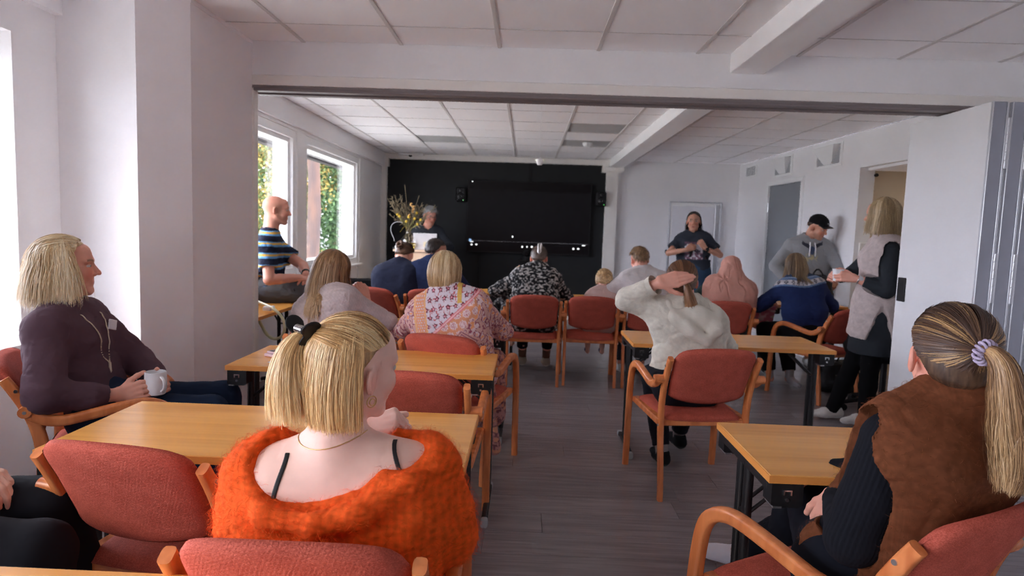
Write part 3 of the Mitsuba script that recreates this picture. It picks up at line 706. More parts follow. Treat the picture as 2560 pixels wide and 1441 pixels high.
    def add_arm(s, q, wrist, pole, hd, pn, curl=(25, 30, 20), thumb=0.5, spread=5, up_len=0.285, fo_len=0.245, fingers=None, hsz=1.0, elbow=None):
        """q: 1 right, -1 left; hd: direction the hand points; pn: direction out of the back of the hand; curl: bends of the three finger joints"""
        k = s.sc; S = s.S[q]
        E, W = ik(S, wrist, up_len * k, fo_len * k, pole)
        if elbow is not None: E, W = V(*elbow), V(*wrist)
        s.arm[q] = (S, E, W); b = s.body; m = 1.1 if s.male else 1.0
        b.cone(S, E, 0.046 * k * m, 0.038 * k * m, 0.03)
        b.cone(E, E * 0.65 + W * 0.35, 0.038 * k * m, 0.037 * k * m, 0.01); b.cone(E * 0.65 + W * 0.35, W, 0.037 * k * m, 0.025 * k * m, 0.01)
        hd = unit(hd); pn = unit(V(*pn) - hd * (V(*pn) @ hd)); lat = np.cross(hd, pn) * (-q)  # lat: towards the thumb... palm faces -pn
        hz = hsz * k * (1.06 if s.male else 1.0)
        s.handtop = getattr(s, 'handtop', {}); s.hp = getattr(s, 'hp', {}); i0 = len(b.p)
        pw = 0.034 * hz; pl = 0.088 * hz
        K = []
        for i in range(4):
            t = 1.5 - i
            kn = W + hd * (pl - abs(t - 0.3) * 0.004 * hz) + lat * (t * 0.0205 * hz) - pn * (abs(t) * 0.002)
            K.append(kn)
            b.cone(W + lat * (t * 0.012 * hz) + hd * 0.005, kn, 0.0155 * hz, 0.0105 * hz, 0.010, None)
        flen = [(0.043, 0.026, 0.021), (0.047, 0.030, 0.022), (0.044, 0.028, 0.021), (0.034, 0.021, 0.019)]
        tips = []
        for i in range(4):
            cu = curl if fingers is None or i not in fingers else fingers[i]
            d = rotax(hd, pn, q * (1.5 - i) * -spread)
            ax = np.cross(d, pn)
            p = K[i]; rr = [0.0100, 0.0090, 0.0082, 0.0070]
            if i == 3: rr = [x * 0.88 for x in rr]
            for j in range(3):
                d = rotax(d, ax, -cu[j]); e = p + d * flen[i][j] * hz
                b.cone(p, e, rr[j] * hz, rr[j + 1] * hz, 0.0035); p = e
            tips.append(p)
        # thumb: leaves the side of the palm near its base
        t0 = W + hd * 0.022 * hz + lat * 0.020 * hz
        d = unit(hd * 0.72 + lat * (0.75 * (1 - thumb) + 0.15) - pn * (0.30 + 0.5 * thumb))
        t1 = t0 + d * 0.040 * hz; d2 = unit(d * 0.8 + hd * 0.5 - pn * 0.15 * thumb); t2 = t1 + d2 * 0.032 * hz; d3 = unit(d2 + hd * 0.2 - lat * 0.3 * thumb); t3 = t2 + d3 * 0.027 * hz
        b.chain([t0, t1, t2, t3], [0.0165 * hz, 0.0120 * hz, 0.0105 * hz, 0.0085 * hz], 0.006)
        s.handtop[q] = (K, tips, t3, lat, hd, pn); s.hp[q] = (i0, len(b.p))
        return s
    def add_legs(s, knees, ankles, toes=None, bare=True, thick=1.0):
        k = s.sc; b = s.body
        for q in (-1, 1):
            hj = s.hip + s.r * (0.085 * s.b * k * q)
            K, A = V(*knees[q]), V(*ankles[q])
            s.legs[q] = (hj, K, A)
            b.cone(hj, K, 0.080 * k * thick, 0.050 * k * thick, 0.04); b.cone(K, K * 0.6 + A * 0.4, 0.050 * k * thick, 0.050 * k * thick, 0.02); b.cone(K * 0.6 + A * 0.4, A, 0.050 * k * thick, 0.034 * k, 0.02)
            d = unit(s.f if toes is None else V(*toes[q]))
            b.cone(A - V(0, 0, 0.045) - d * 0.02, A - V(0, 0, 0.056) + d * 0.10, 0.028 * k, 0.020 * k, 0.03)
        s.toes = {q: unit(s.f if toes is None else V(*toes[q])) for q in (-1, 1)}
        return s
    def sit_legs(s, spread=0.10, kz=0.50, reach=0.42, back=0.0, thick=1.0):
        kn = {q: s.hip * V(1, 1, 0) + s.r * (q * spread) + s.f * reach + V(0, 0, kz) for q in (-1, 1)}
        an = {q: kn[q] * V(1, 1, 0) + s.f * (-back) + V(0, 0, 0.085) for q in (-1, 1)}
        return s.add_legs(kn, an, None, True, thick)
    # ---- finished meshes
    def emit_body(s, lips=None, brow=None, stubble=0.0, extra=None, vox=None, stub_col=None, blush=0.5, clip=None):
        hands = getattr(s, 'hp', {}); drop = {i for a, b in hands.values() for i in range(a, b)}
        g = Sdf(); g.p = [x for i, x in enumerate(s.body.p) if i not in drop]; ms = [g.mesh(vox or s.vox, clip)]
        for q, (a, b) in hands.items():
            S, E, W = s.arm[q]; g = Sdf(); g.p = s.body.p[a:b]; g.cone(E * 0.35 + W * 0.65, W, 0.033 * s.sc * (1.1 if s.male else 1), 0.0245 * s.sc * (1.1 if s.male else 1), 0.012); ms.append(g.mesh(min(s.vox, 0.0028)))
        m = cat(ms)
        L = (m.vertices - s.hc) @ s.R / s.hs
        x, y, z = L.T; v = m.vertices
        c = np.repeat(s.skin[None], len(v), 0) * (1 + 0.10 * nz(v, 60, 3)[:, None])
        red = s.skin * V(1.0, 0.70, 0.66)
        near = (np.abs(x) < .12) & (np.abs(y) < .14) & (np.abs(z) < .14)
        g = lambda px, py, pz, r: np.exp(-(((np.abs(x) - px) ** 2 + (y - py) ** 2 + (z - pz) ** 2) / r ** 2)) * near
        c = lerp(c, red, np.clip(blush * g(0.038, 0.078, -0.028, 0.026) + 0.6 * g(0.0, 0.112, -0.024, 0.014) + 0.7 * g(0.080, -0.01, -0.008, 0.026), 0, 0.9))
        lc = s.skin * V(0.80, 0.42, 0.42) if lips is None else lips
        c = lerp(c, lc, sstep(1, 0.55, np.sqrt((x / 0.025) ** 2 + ((z + 0.0615) / 0.0105) ** 2)) * (y > 0.070) * near)
        c = lerp(c, s.skin * 0.25, sstep(1, 0.4, np.sqrt((x / 0.020) ** 2 + ((z + 0.061) / 0.0025) ** 2)) * (y > 0.07) * near * 0.7)
        if brow is not None:
            bz = 0.0275 + 0.10 * (np.abs(x) - 0.012) - 1.5 * (np.abs(x) - 0.028) ** 2 * 4
            c = lerp(c, brow, 0.85 * sstep(0.0060, 0.0025, np.abs(z - bz)) * (np.abs(x) > 0.011) * (np.abs(x) < 0.048) * (y > 0.05) * near)
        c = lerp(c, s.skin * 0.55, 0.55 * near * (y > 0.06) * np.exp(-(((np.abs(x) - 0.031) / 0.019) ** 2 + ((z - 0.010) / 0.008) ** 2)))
        if stubble > 0:
            sc_ = s.skin * 0.42 if stub_col is None else stub_col
            c = lerp(c, sc_, stubble * near * sstep(-0.03, -0.06, z) * sstep(0.0, 0.03, y) * (1 - sstep(1.3, 0.9, np.sqrt((x / 0.025) ** 2 + ((z + 0.0615) / 0.011) ** 2))))
        if extra is not None: c = extra(s, v, L, c)
        put(s.key, 'body', m, 'm_skin', True, color=np.clip(c, 0, 1))
        if s.eyes:
            for q in (-1, 1):
                e = trimesh.creation.icosphere(3, 0.0112 * s.hs); ev = e.vertices / np.linalg.norm(e.vertices, axis=1, keepdims=True)
                ec = np.where((ev[:, 1] > 0.965)[:, None], V(0.01, 0.01, 0.01), np.where((ev[:, 1] > 0.87)[:, None], V(0.10, 0.12, 0.13), V(0.50, 0.46, 0.44)))
                ec = np.where((ev[:, 2] > 0.30)[:, None], s.skin * 0.72, ec); ec = np.where((ev[:, 2] < -0.42)[:, None], s.skin * 0.85, ec)
                e.vertices = s.H(q * 0.0305, 0.0775, 0.007) + e.vertices @ s.R.T
                put(s.key, 'eye', e, 'm_plain', True, color=ec)
        return s
    def garment(s, name, sleeves='long', o=0.016, loose=0.0, hem=None, neck=0.062, neck_drop=0.0, col=(0.2, 0.2, 0.2), wr=0.006, wf=16, pat=None, cuff=0.02, so=None, vox=None, extra=None, mat_='m_cloth', sk=0.03, hip=True, seat_cut=None, label=None, end=0.0, neck_fn=None):
        g = Sdf(); so = o if so is None else so; k = s.sc; m = 1.1 if s.male else 1.0
        for i, (a, b, r1, r2, fl) in enumerate(s.torso_prims(o, loose)):
            if i == 0 and not hip: continue
            g.cone(a, b, r1, r2, 0.06, fl)
        if sleeves:
            for q, (S, E, W) in s.arm.items():
                if sleeves == 'short':
                    M = S + (E - S) * 0.68
                    g.cone(S, M, 0.049 * k * m + so, 0.047 * k * m + so * 1.15, sk); g.half(M, E - S, 0, *(M - 0.13, M + 0.13))
                    g.cone(S + (E - S) * .5, E, 0.040 * k * m + so * .55, None, 0.004, None, 's')
                else:
                    We = W + (E - W) * (cuff / np.linalg.norm(E - W))
                    g.cone(S, E, 0.046 * k * m + so, 0.040 * k * m + so, sk); g.cone(E, We, 0.040 * k * m + so, 0.030 * k * m + so * 0.75, 0.015)
                    g.half(We, W - E, 0, *(We - 0.07, We + 0.07)) if np.linalg.norm(s.S[q] - We) > 0.12 else None
        if extra: extra(s, g)
        if neck: g.cone(s.ns - s.up1 * 0.05 - s.tf * neck_drop * 0.0 + s.tf * 0.006, s.nt + s.up1 * 0.1, neck * k, neck * k * 1.25, 0.008, None, 's')
        if neck_drop: g.ell(s.ns + s.tf * 0.06 - s.up1 * (neck_drop * 0.3), V(0.07, 0.06, neck_drop), np.stack([s.tr, s.tf, s.up1], 1), 0.01, 's')
        if neck_fn: neck_fn(s, g)
        if hem is not None: g.half(V(*hem), V(0, 0, -1))
        M = g.mesh(vox or s.vox)
        v = M.vertices
        n1 = nz(v * V(1, 1, 1.5), wf * 0.75, 5); n2 = nz(v[:, [1, 2, 0]] * V(1.4, 1, 1), wf * 1.1, 25)
        w = n1 * wr * 1.8 - wr * 0.42 * np.exp(-(n1 / 0.07) ** 2) - wr * 0.22 * np.exp(-(n2 / 0.06) ** 2) + nz(v, wf * 2.7, 9) * wr * 0.3
        M = displace(M, w)
        c = np.repeat(np.asarray(col, float)[None], len(v), 0) * (1 + 0.12 * nz(v, 200, 2)[:, None])
        if pat: c = pat(s, v, c)
        put(s.key, name, M, mat_, True, label, color=np.clip(c, 0, 1))
        return M
    def trousers(s, name='trousers', col=(0.02, 0.02, 0.025), o=0.012, ank=0.04, wr=0.005, pat=None, vox=None, flare=0.0, hipc=True, label=None):
        g = Sdf(); k = s.sc; B = s.b * k
        hw = s.r * 0.075 * B
        g.cone(s.hip - hw, s.hip + hw, 0.108 * B + o, None, 0.05, (s.f, 1.05)); g.cone(s.hip, s.waist * 0.4 + s.hip * 0.6, 0.105 * B + o, 0.10 * B + o, 0.05)
        for q, (hj, K, A) in s.legs.items():
            Ae = A + unit(K - A) * ank
            g.cone(hj, K, 0.088 * k + o, 0.057 * k + o, 0.05); g.cone(K, K * 0.6 + Ae * 0.4, 0.057 * k + o, 0.056 * k + o, 0.02); g.cone(K * 0.6 + Ae * 0.4, Ae, 0.056 * k + o, 0.040 * k + o + flare, 0.02)
            g.half(Ae, A - K, 0, *(Ae - 0.13, Ae + 0.13))
        M = g.mesh(vox or s.vox); v = M.vertices
        M = displace(M, nz(v, 14, 11) * wr * 2 + nz(v, 40, 12) * wr * 0.5)
        c = np.repeat(np.asarray(col, float)[None], len(v), 0) * (1 + 0.12 * nz(v, 150, 2)[:, None])
        if pat: c = pat(s, v, c)
        put(s.key, name, M, 'm_cloth', True, label, color=np.clip(c, 0, 1))
    def shoes(s, col, sole=None, sock=None, low=False, name='shoe', vox=0.005, which=(-1, 1)):
        for q in which:
            hj, K, A = s.legs[q]; d = s.toes[q]; k = s.sc
            z0 = A[2] - 0.085; B = V(A[0], A[1], z0); sd = np.cross(d, V(0, 0, 1))
            g = Sdf(); g.cone(B - d * 0.045 + V(0, 0, .045), B + d * 0.06 + V(0, 0, .042), 0.038 * k, 0.042 * k, 0.03); g.cone(B + d * 0.06 + V(0, 0, .04), B + d * 0.155 + V(0, 0, .030), 0.043 * k, 0.030 * k, 0.02, (V(0, 0, 1), 1.25))
            g.cone(B - d * 0.03 + V(0, 0, .05), B - d * 0.025 + V(0, 0, .085), 0.036 * k, 0.037 * k, 0.02)
            g.half(B + V(0, 0, 0.004), V(0, 0, -1)); g.half(B + V(0, 0, 0.088 if not low else 0.07), V(0, 0, 1))
            M = g.mesh(vox); v = M.vertices; h = v[:, 2] - z0
            c = np.repeat(np.asarray(col, float)[None], len(v), 0)
            if sole is not None: c = np.where((h < 0.026)[:, None], np.asarray(sole), c)
            c = c * (1 + 0.2 * nz(v, 70, 3)[:, None])
            put(s.key, name, M, 'm_cloth', True, color=np.clip(c, 0, 1))
            if sock is not None:
                put(s.key, 'sock', tube([A - V(0, 0, 0.03), A, A + unit(K - A) * 0.10], [0.036 * k, 0.038 * k, 0.042 * k], 16), 'm_cloth', True, color=np.repeat(np.asarray(sock, float)[None], 48 + 2, 0))

# ------------------------------------------------------------------ hair
def strands(paths, r0, r1, cols, tipcol=None, center=None, soft=0.16):
    """paths (n, m, 3): flat ribbons lying on the hair mass (outward from center), tapering from r0 to r1; one mesh with vertex colours and normals"""
    P = np.asarray(paths, float); n, m, _ = P.shape
    t = np.gradient(P, axis=1); t /= np.maximum(np.linalg.norm(t, axis=2, keepdims=True), 1e-9)
    o = rng.standard_normal((n, 1, 3)) + 0 * P if center is None else P - center
    o = o / np.maximum(np.linalg.norm(o, axis=2, keepdims=True), 1e-9) + (soft if center is not None else 0) * rng.standard_normal((n, 1, 3))
    o = o - t * (o * t).sum(2, keepdims=True); o /= np.maximum(np.linalg.norm(o, axis=2, keepdims=True), 1e-9)
    a = np.cross(t, o)
    w = np.linspace(0, 1, m); rad = (r0 + (r1 - r0) * w ** 1.5)
    rad = np.broadcast_to(rad, (n, m)) * np.linspace(0.6, 1.4, n)[rng.permutation(n)][:, None]
    v = np.stack([P - a * rad[..., None], P + a * rad[..., None]], 2)
    idx = np.arange(n * m * 2).reshape(n, m, 2)
    A, B, C, D = idx[:, :-1, 0], idx[:, :-1, 1], idx[:, 1:, 1], idx[:, 1:, 0]
    f = np.concatenate([np.stack([A, B, C], -1).reshape(-1, 3), np.stack([A, C, D], -1).reshape(-1, 3)])
    c = np.repeat(np.asarray(cols, float)[:, None], m, 1)
    if tipcol is not None: c = c * (1 - (w[None, :, None] ** 1.3)) + np.asarray(tipcol, float)[:, None] * (w[None, :, None] ** 1.3)
    nr = np.stack([o - a * 0.2, o + a * 0.2], 2); nr /= np.linalg.norm(nr, axis=3, keepdims=True)
    return trimesh.Trimesh(v.reshape(-1, 3), f, process=False), np.repeat(c.reshape(-1, 3), 2, 0), nr.reshape(-1, 3)
def palette(n, cols, w=None, jit=0.12):
    cols = np.asarray(cols, float); i = rng.choice(len(cols), n, p=w)
    return np.clip(cols[i] * (1 + jit * rng.standard_normal((n, 1))), 0.002, 1)
HC = V(0, -0.014, 0.030); HR = V(0.080, 0.100, 0.092)       # hair ellipsoid in head coordinates
def clump_cols(n, key, cols, jit=0.06, f=1.0):
    """colours running smoothly between neighbouring strands: key (n, k) is where each strand grows"""
    cols = np.asarray(cols, float); cols = cols[np.argsort(cols.sum(1))]
    k = np.zeros((n, 3)); k[:, :key.shape[1]] = key
    t = np.clip(0.5 + 1.9 * (meshkit.fbm(k * f, 3, 17) - 0.5) + 0.10 * rng.standard_normal(n), 0, 0.999) * (len(cols) - 1)
    i = t.astype(int); a = (t - i)[:, None]
    return np.clip((cols[i] * (1 - a) + cols[i + 1] * a) * (1 + jit * rng.standard_normal((n, 1))), 0.002, 1)
def clumped(P, key, amount=0.5, f=3.0):
    """draws strands with nearly the same root together towards their tips"""
    c = np.floor(key * f + 0.35 * np.sin(key[:, ::-1] * 7)).astype(int); _, inv = np.unique(c, axis=0, return_inverse=True); inv = inv.ravel()
    k = inv.max() + 1; num = np.bincount(inv, minlength=k)[:, None, None]; mean = np.zeros((k,) + P.shape[1:]); np.add.at(mean, inv, P); mean /= num
    t = np.linspace(0, 1, P.shape[1])[None, :, None]
    return P + (mean[inv] - P) * amount * t ** 1.5
def cap_point(th, ph, sw=1.0):
    """th: angle from the crown, ph: azimuth, 0 = face, positive = right"""
    return np.stack([HC[0] + HR[0] * sw * np.sin(th) * np.sin(ph), HC[1] + HR[1] * sw * np.sin(th) * np.cos(ph), HC[2] + HR[2] * sw * np.cos(th)], -1)
def hair_cap(s, name='hair', base=(0.2, 0.12, 0.06), front=0.95, back=2.45, sidea=1.25, vol=1.0, cols=None, streak=26, vox=None, lumps=0.002, part=None):
    """scalp hair following the skull, with a hairline: th limit by azimuth"""
    g = Sdf(); k = s.hs
    g.ell(s.H(*HC), HR * k * vol, s.R, 0.0)
    g.ell(s.H(0, -0.045, -0.015), V(0.066, 0.062, 0.075) * k * vol, s.R, 0.03)
    M = g.mesh(vox or s.vox); L = (M.vertices - s.hc) @ s.R / k; q = (L - HC) / HR
    th = np.arccos(np.clip(q[:, 2] / np.linalg.norm(q, axis=1), -1, 1)); ph = np.abs(np.arctan2(q[:, 0], q[:, 1]))
    lim = np.interp(ph, [0, 0.7, 1.1, 1.45, 1.75, 2.2, np.pi], [front, front + 0.03, front + 0.22, sidea + 0.12, sidea + 0.50, back - 0.15, back])
    d = np.where(th > lim, -0.014 * sstep(0, 0.08, th - lim) - 0.036 * sstep(0.05, 0.24, th - lim), 0)
    d = d - 0.009 * sstep(-0.16, 0.0, th - lim)
    v = M.vertices; d = d + lumps * nz(L * V(1, 1, 0.4), 55, 4) * 2
    M = displace(M, d)
    c = np.asarray(base)[None] * (1 + 0.5 * nz(np.stack([ph * 3, np.sign(q[:, 0]), th * 0.6], 1), streak / 4, 3)[:, None])
    if cols is not None: c = lerp(c, np.asarray(cols), np.clip(nz(np.stack([ph * 4, np.sign(q[:, 0]) * 2, th * 0.5], 1), streak / 5, 8) * 2.4 + 0.35, 0, 1))
    return put(s.key, name, M, 'm_hair', True, color=np.clip(c, 0.002, 1))
def fall_hair(s, parent, n, length, cols, w=None, r=0.0022, part_x=0.0, back_len=None, front_th=0.75, vol=1.03, flare=0.02, wave=0.004, curl_in=0.0, m=14, ph_lo=0.55, tip=None, name='strand_mass', shoulder=None, jit=0.07, tuck=None, layers=1.0):
    """straight hair from the crown, over the skull, then hanging; length = metres below the skull's equator"""
    ph = np.sort(rng.uniform(ph_lo, np.pi, n)) * rng.choice([-1, 1], n)
    th0 = rng.uniform(0.05, 0.9, n) * layers
    lenf = np.interp(np.abs(ph), [0, 1.2, np.pi], [0.9 if back_len is None else length / length, 1.0, 1.0 if back_len is None else back_len / length])
    ln = length * lenf * rng.uniform(0.72, 1.08, n) ** 0.8
    up = 7
    P = np.zeros((n, m, 3)); lay = vol + rng.uniform(-0.03, 0.05, n)
    the = np.where(np.abs(ph) > 0.9, np.pi * 0.55, np.pi * 0.50)
    for j in range(m):
        if j < up:
            th = th0 + (the - th0) * j / (up - 1)
            p = cap_point(th, ph, lay[:, None] if False else 1.0); p = HC + (p - HC) * lay[:, None]
            p[:, 0] += part_x * (1 - np.sin(th)) * 0.5
        else:
            t = (j - up + 1) / (m - up)
            e = cap_point(the, ph); e = HC + (e - HC) * lay[:, None]
            out = np.stack([np.sin(ph), np.cos(ph), 0 * ph], 1)
            p = e + out * (flare * t - curl_in * t ** 2)[..., None] if np.ndim(flare) else e + out * (flare * t - curl_in * t ** 2)
            p = p + np.stack([0 * ph, 0 * ph, -ln * t], 1)
        P[:, j] = p
    wv = rng.standard_normal((n, 1, 3)) * wave
    ts = np.linspace(0, 1, m)[None, :, None]
    P = P + wv * ts ** 2 * 2 + 0.5 * wave * np.sin(ts * 9 + rng.uniform(0, 6, (n, 1, 1))) * rng.standard_normal((n, 1, 3)) * ts
    Wp = s.hc + (P * s.hs) @ s.R.T
    # hanging part obeys gravity rather than the head's tilt
    j0 = up - 1
    base = Wp[:, j0:j0 + 1]; rel = Wp[:, j0:] - base
    Ln = np.linalg.norm(rel, axis=2, keepdims=True)
    mix_ = np.linspace(0, 0.85, m - j0)[None, :, None]
    gdir = rel * (1 - mix_) + mix_ * Ln * V(0, 0, -1) + (rel - (rel @ s.hu)[..., None] * s.hu) * mix_ * 0.8
    Wp[:, j0:] = base + gdir
    if tuck is not None: Wp = tuck(s, Wp, ph)
    if shoulder is not None:
        for cc, rr in shoulder_list(shoulder):
            d = Wp - cc; L = np.linalg.norm(d, axis=2, keepdims=True); Wp = np.where(L < rr, cc + d / np.maximum(L, 1e-6) * rr, Wp)
    key = np.stack([ph * 4, th0 * 1.2], 1); C = clump_cols(n, key, cols, jit); Tc = clump_cols(n, key * 1.3 + 5, tip, jit) if tip is not None else None
    Wp = clumped(Wp, np.stack([ph, th0 * 0.5], 1), 0.55, 9.0)
    M, c, nr = strands(Wp, r, r * 0.35, C, Tc, s.hc - V(0, 0, 0.02))
    return put(s.key if parent is None else parent, name, M, 'm_hair', True, color=c, nrm=nr)
def shoulder_list(x): return x if isinstance(x, list) else [x]
def pulled_hair(s, parent, n, tie, cols, w=None, r=0.0020, ph_rng=(0.3, np.pi), th_rng=None, vol=1.02, m=12, line=None, name='strand_mass', jit=0.08):
    """strands from the hairline over the skull to a tie point given in head coordinates"""
    ph = rng.uniform(*ph_rng, n) * rng.choice([-1, 1], n); a = np.abs(ph)
    lim = np.interp(a, [0, 0.7, 1.1, 1.5, 1.8, 2.3, np.pi], [0.95, 0.98, 1.17, 1.38, 1.80, 2.28, 2.42]) if line is None else np.interp(a, line[0], line[1])
    th0 = lim - rng.uniform(0, 0.75, n) * (rng.uniform(0, 1, n) < 0.75)
    p0 = cap_point(th0, ph); tie = V(*tie)
    P = np.zeros((n, m, 3)); lay = vol + rng.uniform(-0.02, 0.03, n)
    d0 = (p0 - HC) / HR; dt = (tie - HC) / HR; dt = dt / np.linalg.norm(dt)
    om = np.arccos(np.clip((d0 * dt).sum(1) / np.linalg.norm(d0, axis=1), -1, 1))
    for j in range(m):
        t = j / (m - 1)
        q = (np.sin((1 - t) * om)[:, None] * d0 + np.sin(t * om)[:, None] * dt) / np.maximum(np.sin(om), 1e-3)[:, None]
        p = HC + q * HR * lay[:, None]
        P[:, j] = p * (1 - t ** 8) + tie * t ** 8
    P += rng.standard_normal((n, 1, 3)) * 0.002 * np.sin(np.linspace(0, np.pi, m))[None, :, None]
    Wp = s.hc + (P * s.hs) @ s.R.T
    M, c, nr = strands(Wp, r, r * 0.8, clump_cols(n, np.stack([ph * 4, th0], 1), cols, jit), None, s.hc)
    return put(s.key if parent is None else parent, name, M, 'm_hair', True, color=c, nrm=nr)
def tail_hair(s, parent, n, path, rad, cols, w=None, r=0.0020, m=16, name='ponytail', spread=1.0, tip=None, wave=0.006, jit=0.08, lenvar=0.25):
    """a hanging bundle along a world path; rad: bundle radius along it"""
    C = spline(path, m); rr = np.interp(np.linspace(0, 1, m), np.linspace(0, 1, len(rad)), rad)
    t = np.gradient(C, axis=0); t /= np.linalg.norm(t, axis=1, keepdims=True)
    a = np.cross(t, V(0.9, 0.3, 0.1)); a /= np.linalg.norm(a, axis=1, keepdims=True); b = np.cross(t, a)
    an = rng.uniform(0, 2 * np.pi, n); q = np.sqrt(rng.uniform(0.05, 1, n))
    P = C[None] + (a[None] * np.cos(an)[:, None, None] + b[None] * np.sin(an)[:, None, None]) * (rr[None, :, None] * q[:, None, None])
    ln = rng.uniform(1 - lenvar, 1.0, n)
    ts = np.linspace(0, 1, m)
    out = np.zeros_like(P)
    for i in range(n):
        for c in range(3): out[i, :, c] = np.interp(ts * ln[i], ts, P[i, :, c])
    out += np.sin(ts[None, :, None] * rng.uniform(5, 11, (n, 1, 1)) + rng.uniform(0, 6, (n, 1, 1))) * rng.standard_normal((n, 1, 3)) * wave * ts[None, :, None]
    key = np.stack([np.cos(an) * q * 2.2, np.sin(an) * q * 2.2], 1); out = clumped(out, key / 2.2, 0.45, 3.0)
    M, c, nr = strands(out, r, r * 0.35, clump_cols(n, key, cols, jit), None if tip is None else clump_cols(n, key + 4, tip, jit), C[None] - V(0, 0, 0.001))
    return put(s.key if parent is None else parent, name, M, 'm_hair', True, color=c, nrm=nr)
# ------------------------------------------------------------------ people
BLOND = [srgb(226, 196, 146), srgb(205, 166, 112), srgb(178, 136, 84), srgb(238, 216, 176)]
def blk(c=0.012): return (c, c, c * 1.1)

# woman in the orange mohair sweater, front left, seen from behind
def woman_orange():
    p = Person('woman in a fuzzy orange off-shoulder sweater with half-up blond hair, seen from behind', (-0.385, 1.45, 0.53), heading=2, nb=(-0.392, 1.315, 0.888), hc=(-0.362, 1.350, 1.058), face=38, head=(0, 4, 4), hs=0.98, sw=0.172, vox=0.0042, skin='pale', curve=8, tl=0.42)
    p.S[1] = V(-0.208, 1.365, 0.838); p.S[-1] = V(-0.545, 1.315, 0.825)
    p.headify().trunk()
    p.body.cone(p.ns - V(0, 0, .04), p.S[1] + V(0, 0, .006), 0.040, 0.044, 0.05); p.body.cone(p.ns - V(0, 0, .04), p.S[-1] + V(0, 0, .006), 0.044, 0.044, 0.05)
    p.body.cone(V(-0.50, 1.29, 0.80), V(-0.27, 1.31, 0.80), 0.075, 0.075, 0.05)
    p.add_arm(1, (-0.372, 1.440, 0.893), (0.6, -0.2, -0.8), (0.93, 0.12, 0.30), (-0.25, -0.50, 0.83), curl=(70, 65, 30), thumb=0.5, elbow=(-0.165, 1.40, 0.680), hsz=1.0)
    p.add_arm(-1, (-0.42, 1.66, 0.735), (-0.7, -0.1, -0.5), (0.7, 0.7, 0), (0, 0, 1), curl=(15, 20, 10))
    p.sit_legs(0.09, 0.50, 0.40)
    p.emit_body(blush=0.6, clip=(V(-0.80, 1.0, 0.55), V(0.05, 1.80, 1.22)))
    OR = srgb(214, 86, 34)
    def nf(s, g):
        g.ell((-0.405, 1.225, 0.945), (0.162, 0.140, 0.128), np.stack([unit(V(1, 0, 0.20)), V(0, 1, 0), unit(V(-0.20, 0, 1))], 1), 0.012, 's')
        g.ell((-0.255, 1.285, 0.985), (0.100, 0.120, 0.115), np.stack([unit(V(1, 0, 0.30)), V(0, 1, 0), unit(V(-0.30, 0, 1))], 1), 0.02, 's')
        g.ell((-0.40, 1.40, 0.97), (0.13, 0.13, 0.12), None, 0.012, 's')
    def ex(s, g):
        g.cone((-0.550, 1.32, 0.815), (-0.575, 1.34, 0.72), 0.068, 0.072, 0.05); g.cone((-0.575, 1.34, 0.72), (-0.545, 1.40, 0.62), 0.072, 0.065, 0.05)
        g.cone((-0.200, 1.365, 0.835), (-0.178, 1.37, 0.73), 0.056, 0.062, 0.05); g.cone((-0.178, 1.37, 0.73), (-0.150, 1.40, 0.665), 0.062, 0.050, 0.05)
        g.cone((-0.52, 1.27, 0.72), (-0.24, 1.28, 0.74), 0.082, 0.082, 0.07); g.cone((-0.50, 1.27, 0.60), (-0.26, 1.28, 0.60), 0.095, 0.095, 0.08)
        g.chain([(-0.555, 1.255, 0.832), (-0.49, 1.19, 0.795), (-0.39, 1.172, 0.790), (-0.31, 1.19, 0.808), (-0.225, 1.25, 0.852)], [0.026, 0.024, 0.022, 0.024, 0.030], 0.02)
    def pat(s, v, c):
        n = nz(v * V(1, 1, 2.2), 60, 21, 3); r = np.sin((v[:, 0] * 0.9 + 0.05 * nz(v, 9, 2)) * 420)
        return c * (1 + 0.75 * n + 0.10 * r)[:, None] * lerp(V(1, 1, 1), V(0.86, 0.70, 0.55), np.clip(-n * 3, 0, 1))
    M = p.garment('sweater', o=0.022, so=0.028, loose=0.02, neck=None, col=OR, wr=0.005, wf=26, pat=pat, neck_fn=nf, extra=ex, vox=0.0045, cuff=0.05, mat_='m_cloth')
    # mohair fibres
    n_ = vnormals(M); pick = rng.choice(len(M.vertices), 42000, replace=True)
    a = M.vertices[pick] + rng.standard_normal((len(pick), 3)) * 0.001; nn = n_[pick]
    tdir = np.cross(nn, rng.standard_normal((len(pick), 3))); tdir /= np.linalg.norm(tdir, axis=1, keepdims=True)
    L = np.minimum(rng.gamma(2.0, 0.0034, len(pick)), 0.015)[:, None]
    pts = np.stack([a, a + nn * L * 0.55 + tdir * L * 0.5, a + nn * L * 0.85 + tdir * L * 1.3 + V(0, 0, -1) * L * 0.15], 1)
    F, fc, fn = strands(pts, 0.00022, 0.00012, palette(len(pick), [OR * 1.1, OR * V(1.0, 0.72, 0.6), OR * V(1.05, 1.35, 1.6)], None, 0.2))
    put(p.key, 'mohair_fibre', F, 'm_cloth', True, kind='stuff', color=fc, nrm=fn)
    # straps and necklace
    for nm, pts in (('bra_strap', [(-0.492, 1.25, 0.775), (-0.488, 1.245, 0.815), (-0.478, 1.262, 0.845), (-0.465, 1.30, 0.862)]), ('bra_strap', [(-0.232, 1.262, 0.845), (-0.242, 1.262, 0.880), (-0.255, 1.285, 0.912), (-0.262, 1.33, 0.925)])):
        put(p.key, nm, sweep(snap_out(p, spline(pts, 24), 0.0015), 0.009, 0.003, (1, 0, 0), 0.6), 'm_blackplastic', True)
    nk = spline([(-0.452, 1.315, 0.905), (-0.435, 1.268, 0.908), (-0.395, 1.252, 0.913), (-0.352, 1.268, 0.925), (-0.325, 1.315, 0.935)], 60)
